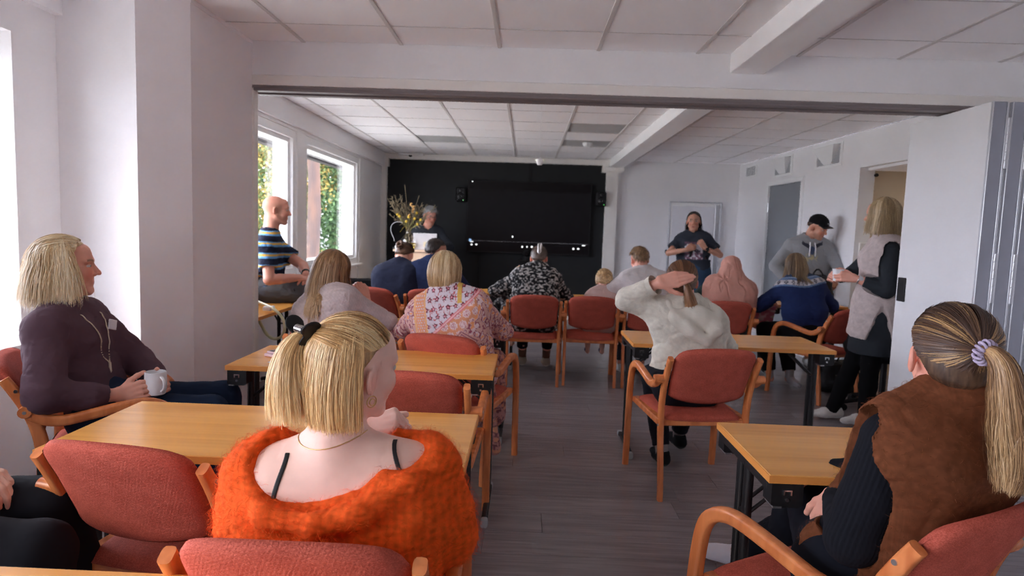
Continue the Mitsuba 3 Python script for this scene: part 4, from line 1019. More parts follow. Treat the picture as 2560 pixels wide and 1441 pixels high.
    put(p.key, 'necklace', cat([cyl(a, b, 0.0011, n=6) for a, b in zip(snap_out(p, nk, 0.001)[:-1], snap_out(p, nk, 0.001)[1:])]), 'm_gold', True)
    # hair: crown gathered to a clip, the rest falling to the nape
    tie = (-0.047, -0.085, 0.068)
    cols = [srgb(224, 190, 134), srgb(196, 152, 96), srgb(160, 118, 70), srgb(236, 212, 164)]
    hair_cap(p, 'hair', srgb(150, 112, 70), front=0.95, back=2.45, sidea=1.22, cols=srgb(205, 165, 108), vol=0.995)
    hk = p.key + '__hair'
    pulled_hair(p, hk, 3000, tie, cols, r=0.0009, ph_rng=(0.25, 2.3), line=([0, 0.7, 1.1, 1.6, 2.3, np.pi], [0.95, 0.98, 1.14, 1.26, 1.32, 1.3]), name='swept_back_strand')
    def keep(s, W, ph): return W
    fall_hair(p, hk, 7000, 0.125, cols, r=0.0009, vol=1.0, flare=0.004, wave=0.006, curl_in=0.012, ph_lo=1.84, tip=[srgb(240, 218, 172), srgb(224, 190, 130), srgb(190, 140, 80)], name='loose_strand', layers=1.25, back_len=0.130, m=16)
    tw = p.H(*tie)
    tail_hair(p, hk, 2200, [tw, p.H(-0.058, -0.112, 0.05), p.H(-0.060, -0.118, 0.0), p.H(-0.054, -0.110, -0.06), p.H(-0.046, -0.100, -0.125)], [0.014, 0.034, 0.052, 0.060, 0.062], cols, r=0.0009, name='half_ponytail', wave=0.004, tip=[srgb(244, 226, 184), srgb(228, 196, 138)])
    g = []
    for sx in (-1, 1):
        q = Sdf(); Rc = p.R @ np.array([[math.cos(.5 * sx), 0, math.sin(.5 * sx)], [0, 1, 0], [-math.sin(.5 * sx), 0, math.cos(.5 * sx)]])
        o = tw + p.R @ V(sx * 0.021, -0.020, 0.004)
        q.ell(o + Rc @ V(0, -0.004, 0.020), (0.0045, 0.022, 0.020), Rc, 0.004); q.ell(o + Rc @ V(0, 0.006, -0.014), (0.0045, 0.024, 0.026), Rc, 0.006)
        for i in range(4): q.cone(o + Rc @ V(0, 0.018 - 0.009 * i, -0.028), o + Rc @ V(-sx * 0.012, 0.020 - 0.009 * i, -0.046), 0.0032, 0.002, 0.003)
        g.append(q.mesh(0.0018))
    ck = put(p.key, 'claw_clip', cat(g), 'm_blackplastic', True, 'black claw clip')
    put(ck, 'spring', cat([cyl(p.H(tie[0] - 0.012 + 0.004 * i, tie[1] - 0.030, tie[2] + 0.016), p.H(tie[0] - 0.0095 + 0.004 * i, tie[1] - 0.030, tie[2] + 0.016), 0.009, n=14) for i in range(7)]), 'm_chrome', 30)
    ear = p.H(0.083, -0.010, -0.050)
    er = trimesh.creation.torus(0.012, 0.0013, 40, 8); er.apply_transform(np.vstack([np.hstack([np.stack([p.hu, p.hf, p.hr], 1), (ear)[:, None]]), [0, 0, 0, 1]]))
    e2 = trimesh.creation.torus(0.007, 0.0012, 32, 8); e2.apply_transform(np.vstack([np.hstack([np.stack([p.hu, p.hf, p.hr], 1), (ear + p.hr * 0.002)[:, None]]), [0, 0, 0, 1]]))
    put(p.key, 'earring', cat([er, e2]), 'm_gold', True)
mat('m_gold', (0.75, 0.52, 0.25), 0.25, 0.5, 1.0)
_snap = {}
def snap_out(p, pts, d):
    """moves points onto the finished body's surface, d above it"""
    from scipy.spatial import cKDTree
    if p.key not in _snap:
        v = meshkit.WRITTEN[scene[p.key + '__body']['filename']][0:3]; _snap[p.key] = (cKDTree(v[0]), v[0], v[2])
    t, v, n = _snap[p.key]; _, i = t.query(pts, k=6)
    q = v[i].mean(1); nn = n[i].mean(1); nn /= np.linalg.norm(nn, axis=1, keepdims=True)
    o = np.asarray(pts) + nn * (((q - pts) * nn).sum(1) + d)[:, None]
    from scipy.ndimage import gaussian_filter1d
    return gaussian_filter1d(o, 1.5, axis=0, mode='nearest')
woman_orange()
def unit_rows(a): return a / np.maximum(np.linalg.norm(a, axis=1, keepdims=True), 1e-9)
def knit_pat(amp=0.25, f=420):
    return lambda s, v, c: c * (1 + amp * np.sin(v[:, 0] * f + v[:, 1] * f * 0.8) * np.sin(v[:, 2] * f * 0.7) + 0.3 * nz(v, 45, 4))[:, None]

# woman in the purple sweater with a mug, by the near window
def woman_purple():
    p = Person('woman in a plum sweater with blond bob and long necklace, sitting by the near window', (-1.760, 2.62, 0.545), heading=82, nb=(-1.905, 2.585, 1.000), hc=(-1.905, 2.60, 1.150), face=62, head=(0, -2, 0), hs=1.04, sw=0.160, vox=0.005, skin='rosy', build=0.94, curve=10)
    p.headify().trunk()
    p.add_arm(1, (-1.615, 2.475, 0.655), (-0.3, -0.9, -0.5), (0.85, 0.42, 0.18), (0.25, -0.95, 0.15), curl=(18, 22, 14), thumb=0.25, spread=4)
    p.add_arm(-1, (-1.570, 2.690, 0.665), (-0.2, 0.9, -0.5), (0.72, -0.62, 0.10), (0.35, 0.90, 0.15), curl=(30, 30, 18), thumb=0.2, spread=4)
    p.add_legs({1: (-1.33, 2.66, 0.545), -1: (-1.37, 2.86, 0.560)}, {1: (-1.32, 2.64, 0.09), -1: (-1.33, 2.90, 0.09)})
    p.emit_body(brow=srgb(130, 95, 70), blush=0.9)
    PL = srgb(88, 66, 74)
    def ex(s, g):
        for q, (S, E, W) in s.arm.items():
            g.ell(S + V(0, 0, -0.03) + s.tr * q * 0.012, (0.074, 0.074, 0.09), None, 0.05); g.cone(S * .6 + E * .4, E, 0.062, 0.060, 0.05); g.cone(E, E * .4 + W * .6, 0.056, 0.052, 0.03)
    def pat(s, v, c):
        d = np.linalg.norm(v - s.S[1], axis=1)
        return c * (1 + 0.10 * nz(v, 60, 4))[:, None]
    p.garment('sweater', o=0.016, so=0.014, loose=0.025, col=PL, wr=0.007, wf=13, pat=pat, extra=ex, neck=0.064, cuff=0.035)
    p.trousers('jeans', srgb(30, 42, 62), ank=0.03)
    p.shoes(srgb(40, 40, 44), srgb(230, 230, 230))
    cols = [srgb(232, 214, 176), srgb(214, 188, 140), srgb(188, 152, 104), srgb(240, 228, 200)]
    hair_cap(p, 'hair', srgb(186, 152, 106), front=0.95, back=2.45, sidea=1.40, cols=srgb(226, 204, 160), vol=1.05)
    hk = p.key + '__hair'
    fall_hair(p, hk, 9000, 0.120, cols, r=0.0010, vol=1.07, flare=0.022, wave=0.020, curl_in=0.0, ph_lo=1.12, name='strand', layers=1.3, back_len=0.135)
    pulled_hair(p, hk, 3600, (0.0, -0.112, 0.0), cols, r=0.0010, ph_rng=(0.0, 1.5), vol=1.10, line=([0, 0.7, 1.1, 1.5, 3.2], [0.60, 0.80, 1.35, 1.5, 1.5]), name='swept_strand')
    # necklace
    ch = [p.nb + p.tr * 0.060 + p.tf * 0.02 + V(0, 0, 0.02), p.nb + p.tr * 0.062 + p.tf * 0.09 - V(0, 0, 0.06), p.chest + p.tr * 0.034 + p.tf * 0.155 - V(0, 0, 0.01), p.waist + p.tf * 0.155 + V(0, 0, 0.05), p.chest - p.tr * 0.034 + p.tf * 0.155 - V(0, 0, 0.01), p.nb - p.tr * 0.062 + p.tf * 0.09 - V(0, 0, 0.06), p.nb - p.tr * 0.060 + p.tf * 0.02 + V(0, 0, 0.02)]
    pts = snap_cloth(p, spline(ch, 190), 0.003)
    put(p.key, 'necklace', cat([trimesh.Trimesh(*[(lambda s_: (s_.vertices + q, s_.faces))(trimesh.creation.icosphere(1, 0.0028))][0], process=False) for q in pts]), 'm_pearl', True)
    pe = pts[95]
    put(p.key, 'pendant', cat([cyl(pe - V(0, 0, 0.0), pe - V(0, 0, 0.035), 0.006, 0.008, 12), cyl(pe - V(0, 0, 0.035), pe - V(0, 0, 0.055), 0.009, 0.003, 12)]), 'm_pearl', 30)
    bt = snap_cloth(p, [p.chest + p.tf * 0.14 - p.tr * 0.085 + V(0, 0, 0.035)], 0.009)[0]
    Rb = np.eye(4); Rb[:3, 0] = unit(np.cross(V(0, 0, 1), p.tf)); Rb[:3, 1] = p.tf; Rb[:3, 2] = V(0, 0, 1); Rb[:3, 3] = bt
    put(p.key, 'name_badge', place(box(-0.034, 0.034, -0.002, 0.003, -0.022, 0.022, 0.002), Rb @ trimesh.transformations.rotation_matrix(0.25, [0, 1, 0])), 'm_paper')
    mg = p.handtop[1]
    c = V(-1.512, 2.560, 0.640)
    m = thing('mug', 'white mug held in both hands by the woman in the plum sweater', 'mug')
    put(m, 'cup', lathe([(0, 0), (0.030, 0), (0.036, 0.004), (0.0415, 0.03), (0.042, 0.06), (0.0405, 0.095), (0.0385, 0.097), (0.0375, 0.094), (0.038, 0.06), (0.037, 0.03), (0.03, 0.008), (0, 0.007)], 40, c), 'm_ceramic', 40)
    hd = unit(V(0.85, -0.52, 0)); t = np.linspace(-1.35, 1.35, 24)
    put(m, 'handle', sweep(np.array([c + hd * (0.036 + 0.030 * math.cos(a)) + V(0, 0, 0.050 + 0.030 * math.sin(a)) for a in t]), 0.012, 0.009, np.cross(hd, V(0, 0, 1)), 0.7), 'm_ceramic', True)
    put(m, 'coffee', cyl(c + V(0, 0, 0.07), c + V(0, 0, 0.071), 0.0375, n=30), 'm_coffee')
mat('m_ceramic', (0.80, 0.79, 0.80), 0.18, 0.5)
mat('m_coffee', (0.05, 0.02, 0.01), 0.1, 0.5)
mat('m_pearl', (0.62, 0.52, 0.42), 0.3, 0.5)
def snap_cloth(p, pts, d):
    from scipy.spatial import cKDTree
    vs, ns = [], []
    for k in scene:
        if k.startswith(p.key + '__') and any(x in k for x in ('sweater', 'blouse', 'shirt', 'vest', 'cardigan', 'hoodie', 'body')) and scene[k]['type'] == 'ply' and k.count('__') == 1:
            w = meshkit.WRITTEN[scene[k]['filename']]; vs.append(w[0]); ns.append(w[2])
    v, n = np.vstack(vs), np.vstack(ns); t = cKDTree(v); _, i = t.query(pts, k=1)
    pts = np.asarray(pts); off = ((v[i] - pts) * n[i]).sum(1) + d
    if len(pts) == 1: return v[i] + n[i] * d
    _, i = t.query(pts, k=4); q = v[i].mean(1) + unit_rows(n[i].mean(1)) * d
    from scipy.ndimage import gaussian_filter1d
    return gaussian_filter1d(q, 1.2, axis=0, mode='nearest')
woman_purple()

# knees at the left edge
def person_knees():
    p = Person('person cut off by the left edge, only black jeans showing', (-1.80, 1.50, 0.55), heading=82, nb=(-1.92, 1.46, 1.02), hs=1.0, vox=0.008)
    p.headify().trunk()
    p.add_arm(1, (-1.36, 1.36, 0.62), (-0.2, -0.8, -0.6), (0.9, 0.2, -0.1), (0, 0, 1))
    p.add_arm(-1, (-1.42, 1.62, 0.655), (-0.2, 0.8, -0.6), (0.9, -0.2, -0.1), (0, 0, 1))
    kn = {1: (-1.16, 1.47, 0.545), -1: (-1.265, 1.66, 0.580)}
    p.add_legs(kn, {1: (-1.16, 1.40, 0.09), -1: (-1.20, 1.70, 0.09)})
    p.emit_body()
    p.garment('sweater', col=srgb(52, 38, 32), o=0.018, wr=0.01, wf=40, cuff=0.0, pat=knit_pat(0.4))
    p.trousers('jeans', srgb(24, 25, 30), o=0.018, wr=0.004)
    p.shoes(blk(), srgb(200, 200, 200))
    hair_cap(p, 'hair', srgb(90, 64, 44))
person_knees()

# bald man on the table by the window
def man_stripes():
    p = Person('bald man in a striped T-shirt sitting on the table by the far window', (-2.075, 5.18, 0.815), heading=72, nb=(-2.085, 5.16, 1.262), hc=(-2.040, 5.17, 1.462), face=66, head=(0, 3, 0), hs=1.0, sw=0.185, male=True, vox=0.0055, skin='rosy', build=0.98, curve=8)
    p.headify().trunk()
    p.add_arm(1, (-1.815, 5.07, 0.930), (-0.35, -0.7, -0.6), (0.92, 0.35, 0.0), (0.1, -0.4, 0.9), curl=(30, 30, 20))
    p.add_arm(-1, (-1.775, 5.120, 0.955), (0.5, 0.6, -0.5), (0.25, -0.45, -0.85), (0.75, -0.5, 0.35), curl=(45, 45, 25), thumb=0.5, elbow=(-1.860, 5.285, 1.010))
    p.add_legs({1: (-1.64, 5.14, 0.82), -1: (-1.62, 5.34, 0.87)}, {1: (-1.60, 5.10, 0.40), -1: (-1.55, 5.25, 0.45)})
    def ex(s, v, L, c):
        x, y, z = L.T
        top = np.clip(np.exp(-((z - 0.09) / 0.05) ** 2), 0, 1) * (z > 0.0)
        bz = sstep(0.05, 0.03, y) * sstep(-0.06, -0.02, z) * sstep(0.075, 0.02, z) * (np.abs(x) < .12) * (np.abs(z) < .13) * (np.abs(x) + 0.0 < 0.083)
        c = lerp(c, srgb(150, 112, 88), 0.45 * bz)
        return lerp(c, s.skin * V(1.02, .80, .74), 0.4 * top)
    p.emit_body(brow=srgb(150, 110, 85), stubble=0.25, extra=ex, blush=0.8)
    NV, BL, YE = srgb(30, 34, 52), srgb(96, 150, 200), srgb(206, 166, 80)
    def pat(s, v, c):
        z = (v[:, 2] + 0.02 * nz(v, 6, 1)) / 0.088; f = z - np.floor(z)
        c = np.repeat(NV[None], len(v), 0)
        c = np.where(((f > 0.30) & (f < 0.48))[:, None], BL, c); c = np.where(((f >= 0.48) & (f < 0.66))[:, None], YE, c); c = np.where(((f >= 0.66) & (f < 0.76))[:, None], BL, c)
        return c * (1 + 0.15 * nz(v, 60, 3))[:, None]
    p.garment('shirt', 'short', o=0.020, so=0.020, loose=0.03, col=NV, wr=0.007, wf=15, pat=pat, neck=0.066)
    p.trousers('trousers', srgb(86, 88, 92), o=0.022, wr=0.010)
    p.shoes(blk(0.02), srgb(60, 60, 60))
    K, tips, th, lat, hd, pn = p.handtop[-1]
    W = p.arm[-1][2]; E = p.arm[-1][1]
    put(p.key, 'wristwatch', sweep(ring_path(W + unit(E - W) * 0.02, E - W, 0.033), 0.022, 0.006, unit(E - W), 0.6, False), 'm_blackplastic', True)
    ph = thing('smartphone', 'black phone in the hand of the bald man in stripes', 'phone')
    c = (K[1] + tips[1]) / 2 - pn * 0.018; Mx = np.eye(4); Mx[:3, 0] = lat; Mx[:3, 1] = hd; Mx[:3, 2] = np.cross(lat, hd); Mx[:3, 3] = c
    put(ph, 'case', place(box(-0.065, 0.075, -0.034, 0.034, -0.004, 0.004, 0.003), Mx), 'm_blackplastic')
    put(ph, 'screen', place(box(-0.060, 0.070, -0.031, 0.031, -0.0048, -0.0038), Mx), 'm_screen')
def ring_path(c, ax, r, n=28):
    ax = unit(ax); x = unit(np.cross(ax, V(0.3, 0.9, 0.2))); y = np.cross(ax, x); t = np.linspace(0, 2 * np.pi, n)
    return c + x * (np.cos(t)[:, None] * r) + y * (np.sin(t)[:, None] * r)
man_stripes()

# woman in the lilac cardigan, long hair
def woman_lilac():
    p = Person('woman in a pale lilac cardigan with long light-brown hair, hand at her face', (-1.03, 3.70, 0.54), heading=18, nb=(-1.195, 3.735, 0.960), hc=(-1.150, 3.80, 1.085), face=42, head=(0, 12, 6), hs=1.0, sw=0.168, vox=0.006, skin='rosy', build=1.08, curve=12)
    p.headify().trunk()
    p.add_arm(1, (-0.985, 3.92, 0.895), (0.8, -0.1, -0.5), (-0.25, 0.05, 0.97), (0.6, -0.7, 0.2), curl=(40, 50, 30), thumb=0.6)
    p.add_arm(-1, (-1.20, 4.05, 0.745), (-0.8, 0, -0.5), (0.7, 0.6, 0), (0, 0, 1))
    p.sit_legs(0.09, 0.52, 0.42); p.emit_body(brow=srgb(120, 85, 60))
    LI = srgb(186, 172, 172)
    p.garment('cardigan', o=0.016, so=0.014, loose=0.03, col=LI, wr=0.006, wf=14, pat=knit_pat(0.06, 300), neck=0.062, cuff=0.10)
    p.trousers(col=blk(0.03)); p.shoes(blk(0.03))
    cols = [srgb(158, 118, 78), srgb(136, 96, 60), srgb(180, 142, 102), srgb(112, 76, 46)]
    hair_cap(p, 'hair', srgb(126, 90, 58), front=0.95, back=2.45, sidea=1.5, cols=srgb(158, 118, 78), vol=1.05)
    hk = p.key + '__hair'
    fall_hair(p, hk, 2600, 0.30, cols, r=0.0020, vol=1.08, flare=0.03, wave=0.012, ph_lo=1.75, name='strand', tip=[srgb(196, 168, 132), srgb(170, 136, 98)], layers=1.2, shoulder=[(p.S[-1] - V(0, 0, .02), 0.085), (p.S[1] - V(0, 0, .02), 0.085), (p.nb - V(0, 0.0, 0.06), 0.105), (p.chest, 0.145)])
    fall_hair(p, hk, 900, 0.10, cols, r=0.0020, vol=1.07, flare=0.01, wave=0.006, ph_lo=0.5, name='side_strand', layers=1.2, back_len=0.2)
woman_lilac()

# woman in the patchwork blouse
def woman_blouse():
    p = Person('woman in a peach patchwork flower blouse with short blond hair, back to the camera', (-0.36, 3.60, 0.545), heading=8, nb=(-0.445, 3.615, 0.985), hc=(-0.462, 3.655, 1.098), face=6, head=(0, 14, 0), hs=1.05, sw=0.185, vox=0.0055, skin='rosy', build=1.22, curve=12)
    p.headify().trunk()
    p.add_arm(1, (-0.20, 3.98, 0.735), (0.9, -0.3, -0.5), (-0.7, 0.6, 0), (0, 0, 1)); p.add_arm(-1, (-0.62, 4.02, 0.735), (-0.9, -0.2, -0.5), (0.7, 0.6, 0), (0, 0, 1))
    p.sit_legs(0.10, 0.52, 0.42); p.emit_body()
    PE, WH, RO, MA = srgb(214, 148, 112), srgb(214, 202, 208), srgb(186, 92, 96), srgb(118, 44, 58)
    def pat(s, v, c):
        u = (v - s.nb) @ s.tr; w = (v - s.nb) @ s.up0
        w = w + 0.03 * np.clip((v - s.nb) @ s.tf, -1, 1)
        c = np.repeat(PE[None], len(v), 0)
        def discs(cu, cw, sp, r, seed, jit=0.3, hexa=True):
            iw = np.floor(cw / sp); cu2 = cu + (iw % 2) * sp * 0.5 * hexa; iu = np.floor(cu2 / sp)
            fu, fw = cu2 / sp - iu - 0.5, cw / sp - iw - 0.5
            return np.hypot(fu, fw) * sp, np.arctan2(fw, fu), iu, iw
        line = w + 0.115 - 0.62 * u                     # diagonal seam, rising to the right
        # lower right: pale rosettes on peach
        d, a, _, _ = discs(u, w, 0.052, 0, 0)
        c = np.where((d < 0.021 + 0.002 * np.sin(a * 9))[:, None], srgb(226, 200, 198), c)
        c = np.where(((d < 0.017) & (np.sin(a * 9 + d * 500) > 0.2))[:, None], srgb(196, 132, 134), c)
        # upper middle: white ground, maroon flowers
        up = (line > 0) & (u > -0.115)
        cw_ = np.repeat(WH[None], len(v), 0); d, a, iu, iw = discs(u + 0.01, w + 0.01, 0.042, 0, 0)
        cw_ = np.where((d < 0.011 + 0.003 * np.sin(a * 5))[:, None], MA, cw_); cw_ = np.where((d < 0.005)[:, None], srgb(220, 150, 160), cw_)
        n = nz(np.stack([u * 60, w * 60, 0 * u], 1), 1, 5, 1); cw_ = np.where(((np.abs(n) < 0.035) & (d > 0.012))[:, None], RO, cw_)
        c = np.where(up[:, None], cw_, c)
        # left strips: polka dots, then white scroll
        l1 = (u < -0.10) & (u > -0.165) & (line > -0.02)
        d, a, _, _ = discs(u, w, 0.014, 0, 0); cp = np.where((d < 0.0035)[:, None], WH, PE * 1.05); c = np.where(l1[:, None], cp, c)
        l2 = (u <= -0.165) | ((u > 0.10) & (line < -0.10)) | (u > 0.19)
        n2 = nz(np.stack([u * 45, w * 45, v[:, 1] * 45], 1), 1, 8, 2); cs = np.where((np.abs(n2) < 0.05)[:, None], srgb(150, 76, 92), np.where((n2 > 0.16)[:, None], srgb(222, 150, 100), np.where((n2 > 0)[:, None], srgb(218, 190, 190), srgb(204, 160, 152))))
        c = np.where(l2[:, None], cs, c)
        dm = (np.abs((u - 0.09)) * 0.8 + np.abs(w + 0.23)) < 0.075
        c = np.where(dm[:, None], np.where((np.sin((np.abs(u - 0.09) * 0.8 + np.abs(w + 0.23)) * 420) > 0.1)[:, None], srgb(140, 84, 100), srgb(210, 160, 150)), c)
        c = np.where((np.abs(line) < 0.010)[:, None], srgb(214, 120, 126), c); c = np.where((np.abs(line) < 0.004)[:, None], srgb(232, 190, 188), c)
        c = np.where(((np.abs(u + 0.10) < 0.005) | (np.abs(u + 0.165) < 0.006))[:, None] & (line > -.05)[:, None], srgb(222, 170, 120), c)
        c = np.where(((w > -0.02) & (u > 0.085) & (u < 0.11) & (line > 0.0))[:, None], srgb(206, 168, 88), c)
        return c * (1 + 0.12 * nz(v, 40, 3))[:, None]
    def ex(s, g):
        g.cone(s.ns - s.up1 * 0.03, s.nt - s.up1 * 0.05, 0.074, 0.068, 0.015)
    p.garment('blouse', o=0.022, so=0.018, loose=0.03, col=PE, wr=0.006, wf=15, pat=pat, neck=0.060, cuff=0.02, extra=ex, vox=0.0045)
    # skirt hanging beside the chair
    def patsk(s, v, c):
        n2 = nz(v, 38, 8, 2); return np.where((np.abs(n2) < 0.06)[:, None], srgb(120, 66, 76), np.where((n2 > 0.1)[:, None], srgb(206, 150, 120), srgb(190, 140, 136)))
    g = Sdf(); 
    for q in (-1, 1): g.cone(p.legs[q][0], p.legs[q][1], 0.115, 0.09, 0.05); g.cone(p.legs[q][1], p.legs[q][2] + V(0, 0, .12), 0.095, 0.11, 0.05)
    g.cone((-0.20, 3.56, 0.44), (-0.140, 3.58, 0.13), 0.035, 0.055, 0.04, (V(1, 0.2, 0), 1.6)); g.cone((-0.25, 3.62, 0.52), (-0.19, 3.57, 0.42), 0.06, 0.05, 0.05)
    M = g.mesh(0.007); M = displace(M, nz(M.vertices * V(1, 1, .3), 40, 3) * 0.016); put(p.key, 'skirt', M, 'm_cloth', True, color=patsk(p, M.vertices, None))
    p.shoes(srgb(60, 40, 34))
    cols = [srgb(212, 186, 142), srgb(186, 154, 108), srgb(226, 206, 168), srgb(158, 124, 82)]
    hair_cap(p, 'hair', srgb(170, 136, 92), front=0.95, back=2.45, sidea=1.6, cols=srgb(212, 186, 142), vol=1.06)
    fall_hair(p, p.key + '__hair', 3600, 0.105, cols, r=0.0019, vol=1.08, flare=0.004, wave=0.006, curl_in=0.035, ph_lo=0.9, name='strand', layers=1.3, back_len=0.100)
woman_blouse()
def lap_arms(p, reach=0.36, z=0.745, spread=0.12):
    b = V(p.hip[0], p.hip[1], 0) + p.f * reach + V(0, 0, z)
    p.add_arm(1, b + p.r * spread, p.r * 0.8 - V(0, 0, .5), p.f * 0.7 - p.r * 0.6, (0, 0, 1)); p.add_arm(-1, b - p.r * spread, -p.r * 0.8 - V(0, 0, .5), p.f * 0.7 + p.r * 0.6, (0, 0, 1))
    return p
def short_hair(p, base, cols, vol=1.0, back=2.15, n=1500, ln=0.022, side=1.05, front=0.95):
    hair_cap(p, 'hair', base, front=front, back=back, sidea=side, cols=cols, vol=vol, lumps=0.004)
    ph = rng.uniform(-np.pi, np.pi, n); lim = np.interp(np.abs(ph), [0, 0.7, 1.1, 1.45, 1.75, 2.2, np.pi], [front, front + .03, front + .22, side + .1, side + .2, back - .1, back])
    th = np.arccos(1 - rng.uniform(0, 1, n) * (1 - np.cos(lim)))
    a = cap_point(th, ph); o = (a - HC) / HR; d = cap_point(th + 0.25, ph) - a; d /= np.linalg.norm(d, axis=1, keepdims=True)
    L = rng.uniform(0.6, 1.2, n)[:, None] * ln
    P = np.stack([HC + (a - HC) * (vol * 0.99), HC + (a - HC) * vol + o * L * 0.30 + d * L * 0.5, HC + (a - HC) * vol + o * L * 0.36 + d * L + rng.standard_normal((n, 3)) * 0.003], 1)
    W = p.hc + (P * p.hs) @ p.R.T
    M, c, nr = strands(W, 0.0022, 0.0008, palette(n, [base, cols], None, 0.15), None, p.hc)
    put(p.key + '__hair', 'tuft', M, 'm_hair', True, color=c, nrm=nr)

def person_navy_bun():
    p = Person('person in a dark navy sweater hunched forward, with a messy low bun', (-1.18, 5.93, 0.55), heading=10, nb=(-1.210, 6.07, 0.985), hc=(-1.185, 6.19, 1.085), face=20, head=(0, 42, 0), hs=1.02, sw=0.185, vox=0.008, skin='fair', build=1.28, curve=22)
    p.headify().trunk(); lap_arms(p, 0.45); p.sit_legs(); p.emit_body()
    NV = srgb(36, 40, 58)
    def ex(s, g): g.cone(s.waist, s.nb - V(0, .03, .03), 0.16, 0.10, 0.06, (s.tf, 1.25))
    p.garment('sweater', o=0.022, so=0.022, loose=0.03, col=NV, wr=0.006, wf=12, pat=knit_pat(0.05, 300), neck=0.060, extra=ex)
    p.trousers(col=blk(0.02)); p.shoes(blk(0.02))
    cols = [srgb(86, 60, 44), srgb(66, 44, 32), srgb(112, 82, 60)]
    hair_cap(p, 'hair', srgb(74, 52, 38), front=0.95, back=2.45, sidea=1.45, cols=cols[2])
    pulled_hair(p, p.key + '__hair', 900, (0, -0.115, 0.02), cols, r=0.0022)
    b = p.H(0, -0.125, 0.02); t = np.linspace(0, 14 * np.pi, 240)
    tk = np.stack([(0.028 + 0.006 * np.sin(t * 1.7)) * np.cos(t), 0.022 * np.sin(t * 0.37), (0.030 + 0.006 * np.cos(t * 1.3)) * np.sin(t)], 1)
    put(p.key + '__hair', 'bun', tube(b + tk @ p.R.T, 0.010, 6), 'm_hair', True, color=np.repeat(palette(240, cols), 6, 0).tolist() + [cols[0]] * 2)
person_navy_bun()

def man_navy():
    p = Person('man in a navy sweater with short dark hair, seen from behind near the lectern', (-0.86, 5.97, 0.55), heading=4, nb=(-0.880, 6.03, 1.035), hc=(-0.862, 6.09, 1.135), face=40, head=(0, 8, 0), hs=1.06, sw=0.195, male=True, vox=0.008, skin='tan', build=1.1, curve=14)
    p.headify().trunk(); lap_arms(p, 0.42); p.sit_legs(); p.emit_body()
    p.garment('sweater', o=0.020, so=0.018, loose=0.02, col=srgb(40, 50, 82), wr=0.006, wf=13, pat=knit_pat(0.05, 300), neck=0.062)
    p.trousers(col=blk(0.02)); p.shoes(blk(0.02))
    short_hair(p, srgb(34, 26, 24), srgb(52, 42, 38), vol=1.0, n=900, side=1.1, ln=0.014)
man_navy()

def woman_lectern():
    p = Person('grey-haired woman with glasses standing behind the lectern', (-1.38, 9.02, 0.92), heading=172, nb=(-1.400, 9.00, 1.365), hc=(-1.362, 8.95, 1.520), face=150, head=(0, 14, 0), hs=1.08, sw=0.175, vox=0.008, skin='rosy', build=1.05)
    p.headify().trunk()
    p.add_arm(1, (-1.52, 8.70, 1.09), (-0.8, 0.2, -0.4), (0.3, -0.9, 0), (0, 0, 1)); p.add_arm(-1, (-1.22, 8.70, 1.09), (0.8, 0.2, -0.4), (-0.3, -0.9, 0), (0, 0, 1))
    p.add_legs({q: p.hip + p.r * 0.09 * q + V(0, 0, -0.44) for q in (1, -1)}, {q: V(p.hip[0], p.hip[1], 0.085) + p.r * 0.09 * q for q in (1, -1)})
    p.emit_body(brow=srgb(150, 140, 132), blush=0.9)
    p.garment('sweater', o=0.020, so=0.02, loose=0.02, col=srgb(52, 56, 62), wr=0.006, neck=0.085)
    p.trousers(col=blk(0.02)); p.shoes(blk(0.02))
    short_hair(p, srgb(150, 150, 150), srgb(206, 206, 206), vol=1.08, back=2.45, n=1500, ln=0.036, side=1.35)
    gl = []
    for q in (-1, 1):
        r = ring_path(p.H(q * 0.033, 0.105, 0.004), p.hf, 0.021 * p.hs, 24); gl.append(tube(r, 0.0022, 6)); gl.append(tube([p.H(q * 0.054, 0.102, 0.008), p.H(q * 0.080, 0.02, 0.010)], 0.0020, 6))
    gl.append(tube([p.H(-0.012, 0.108, 0.008), p.H(0.012, 0.108, 0.008)], 0.0022, 6))
    put(p.key, 'glasses', cat(gl), 'm_redframe', True)
    put(p.key, 'necklace', cat([trimesh.Trimesh(p_.vertices + c, p_.faces, process=False) for c in p.H(0, 0, 0) + (spline([p.H(-0.06, -0.02, -0.13), p.H(-0.05, 0.05, -0.165), p.H(0, 0.085, -0.175), p.H(0.05, 0.05, -0.165), p.H(0.06, -0.02, -0.13)], 22) - p.H(0, 0, 0)) for p_ in [trimesh.creation.icosphere(1, 0.011)]]), 'm_amber', True)
mat('m_redframe', (0.10, 0.02, 0.03), 0.3, 0.5)
mat('m_amber', (0.40, 0.20, 0.12), 0.35, 0.5)
woman_lectern()

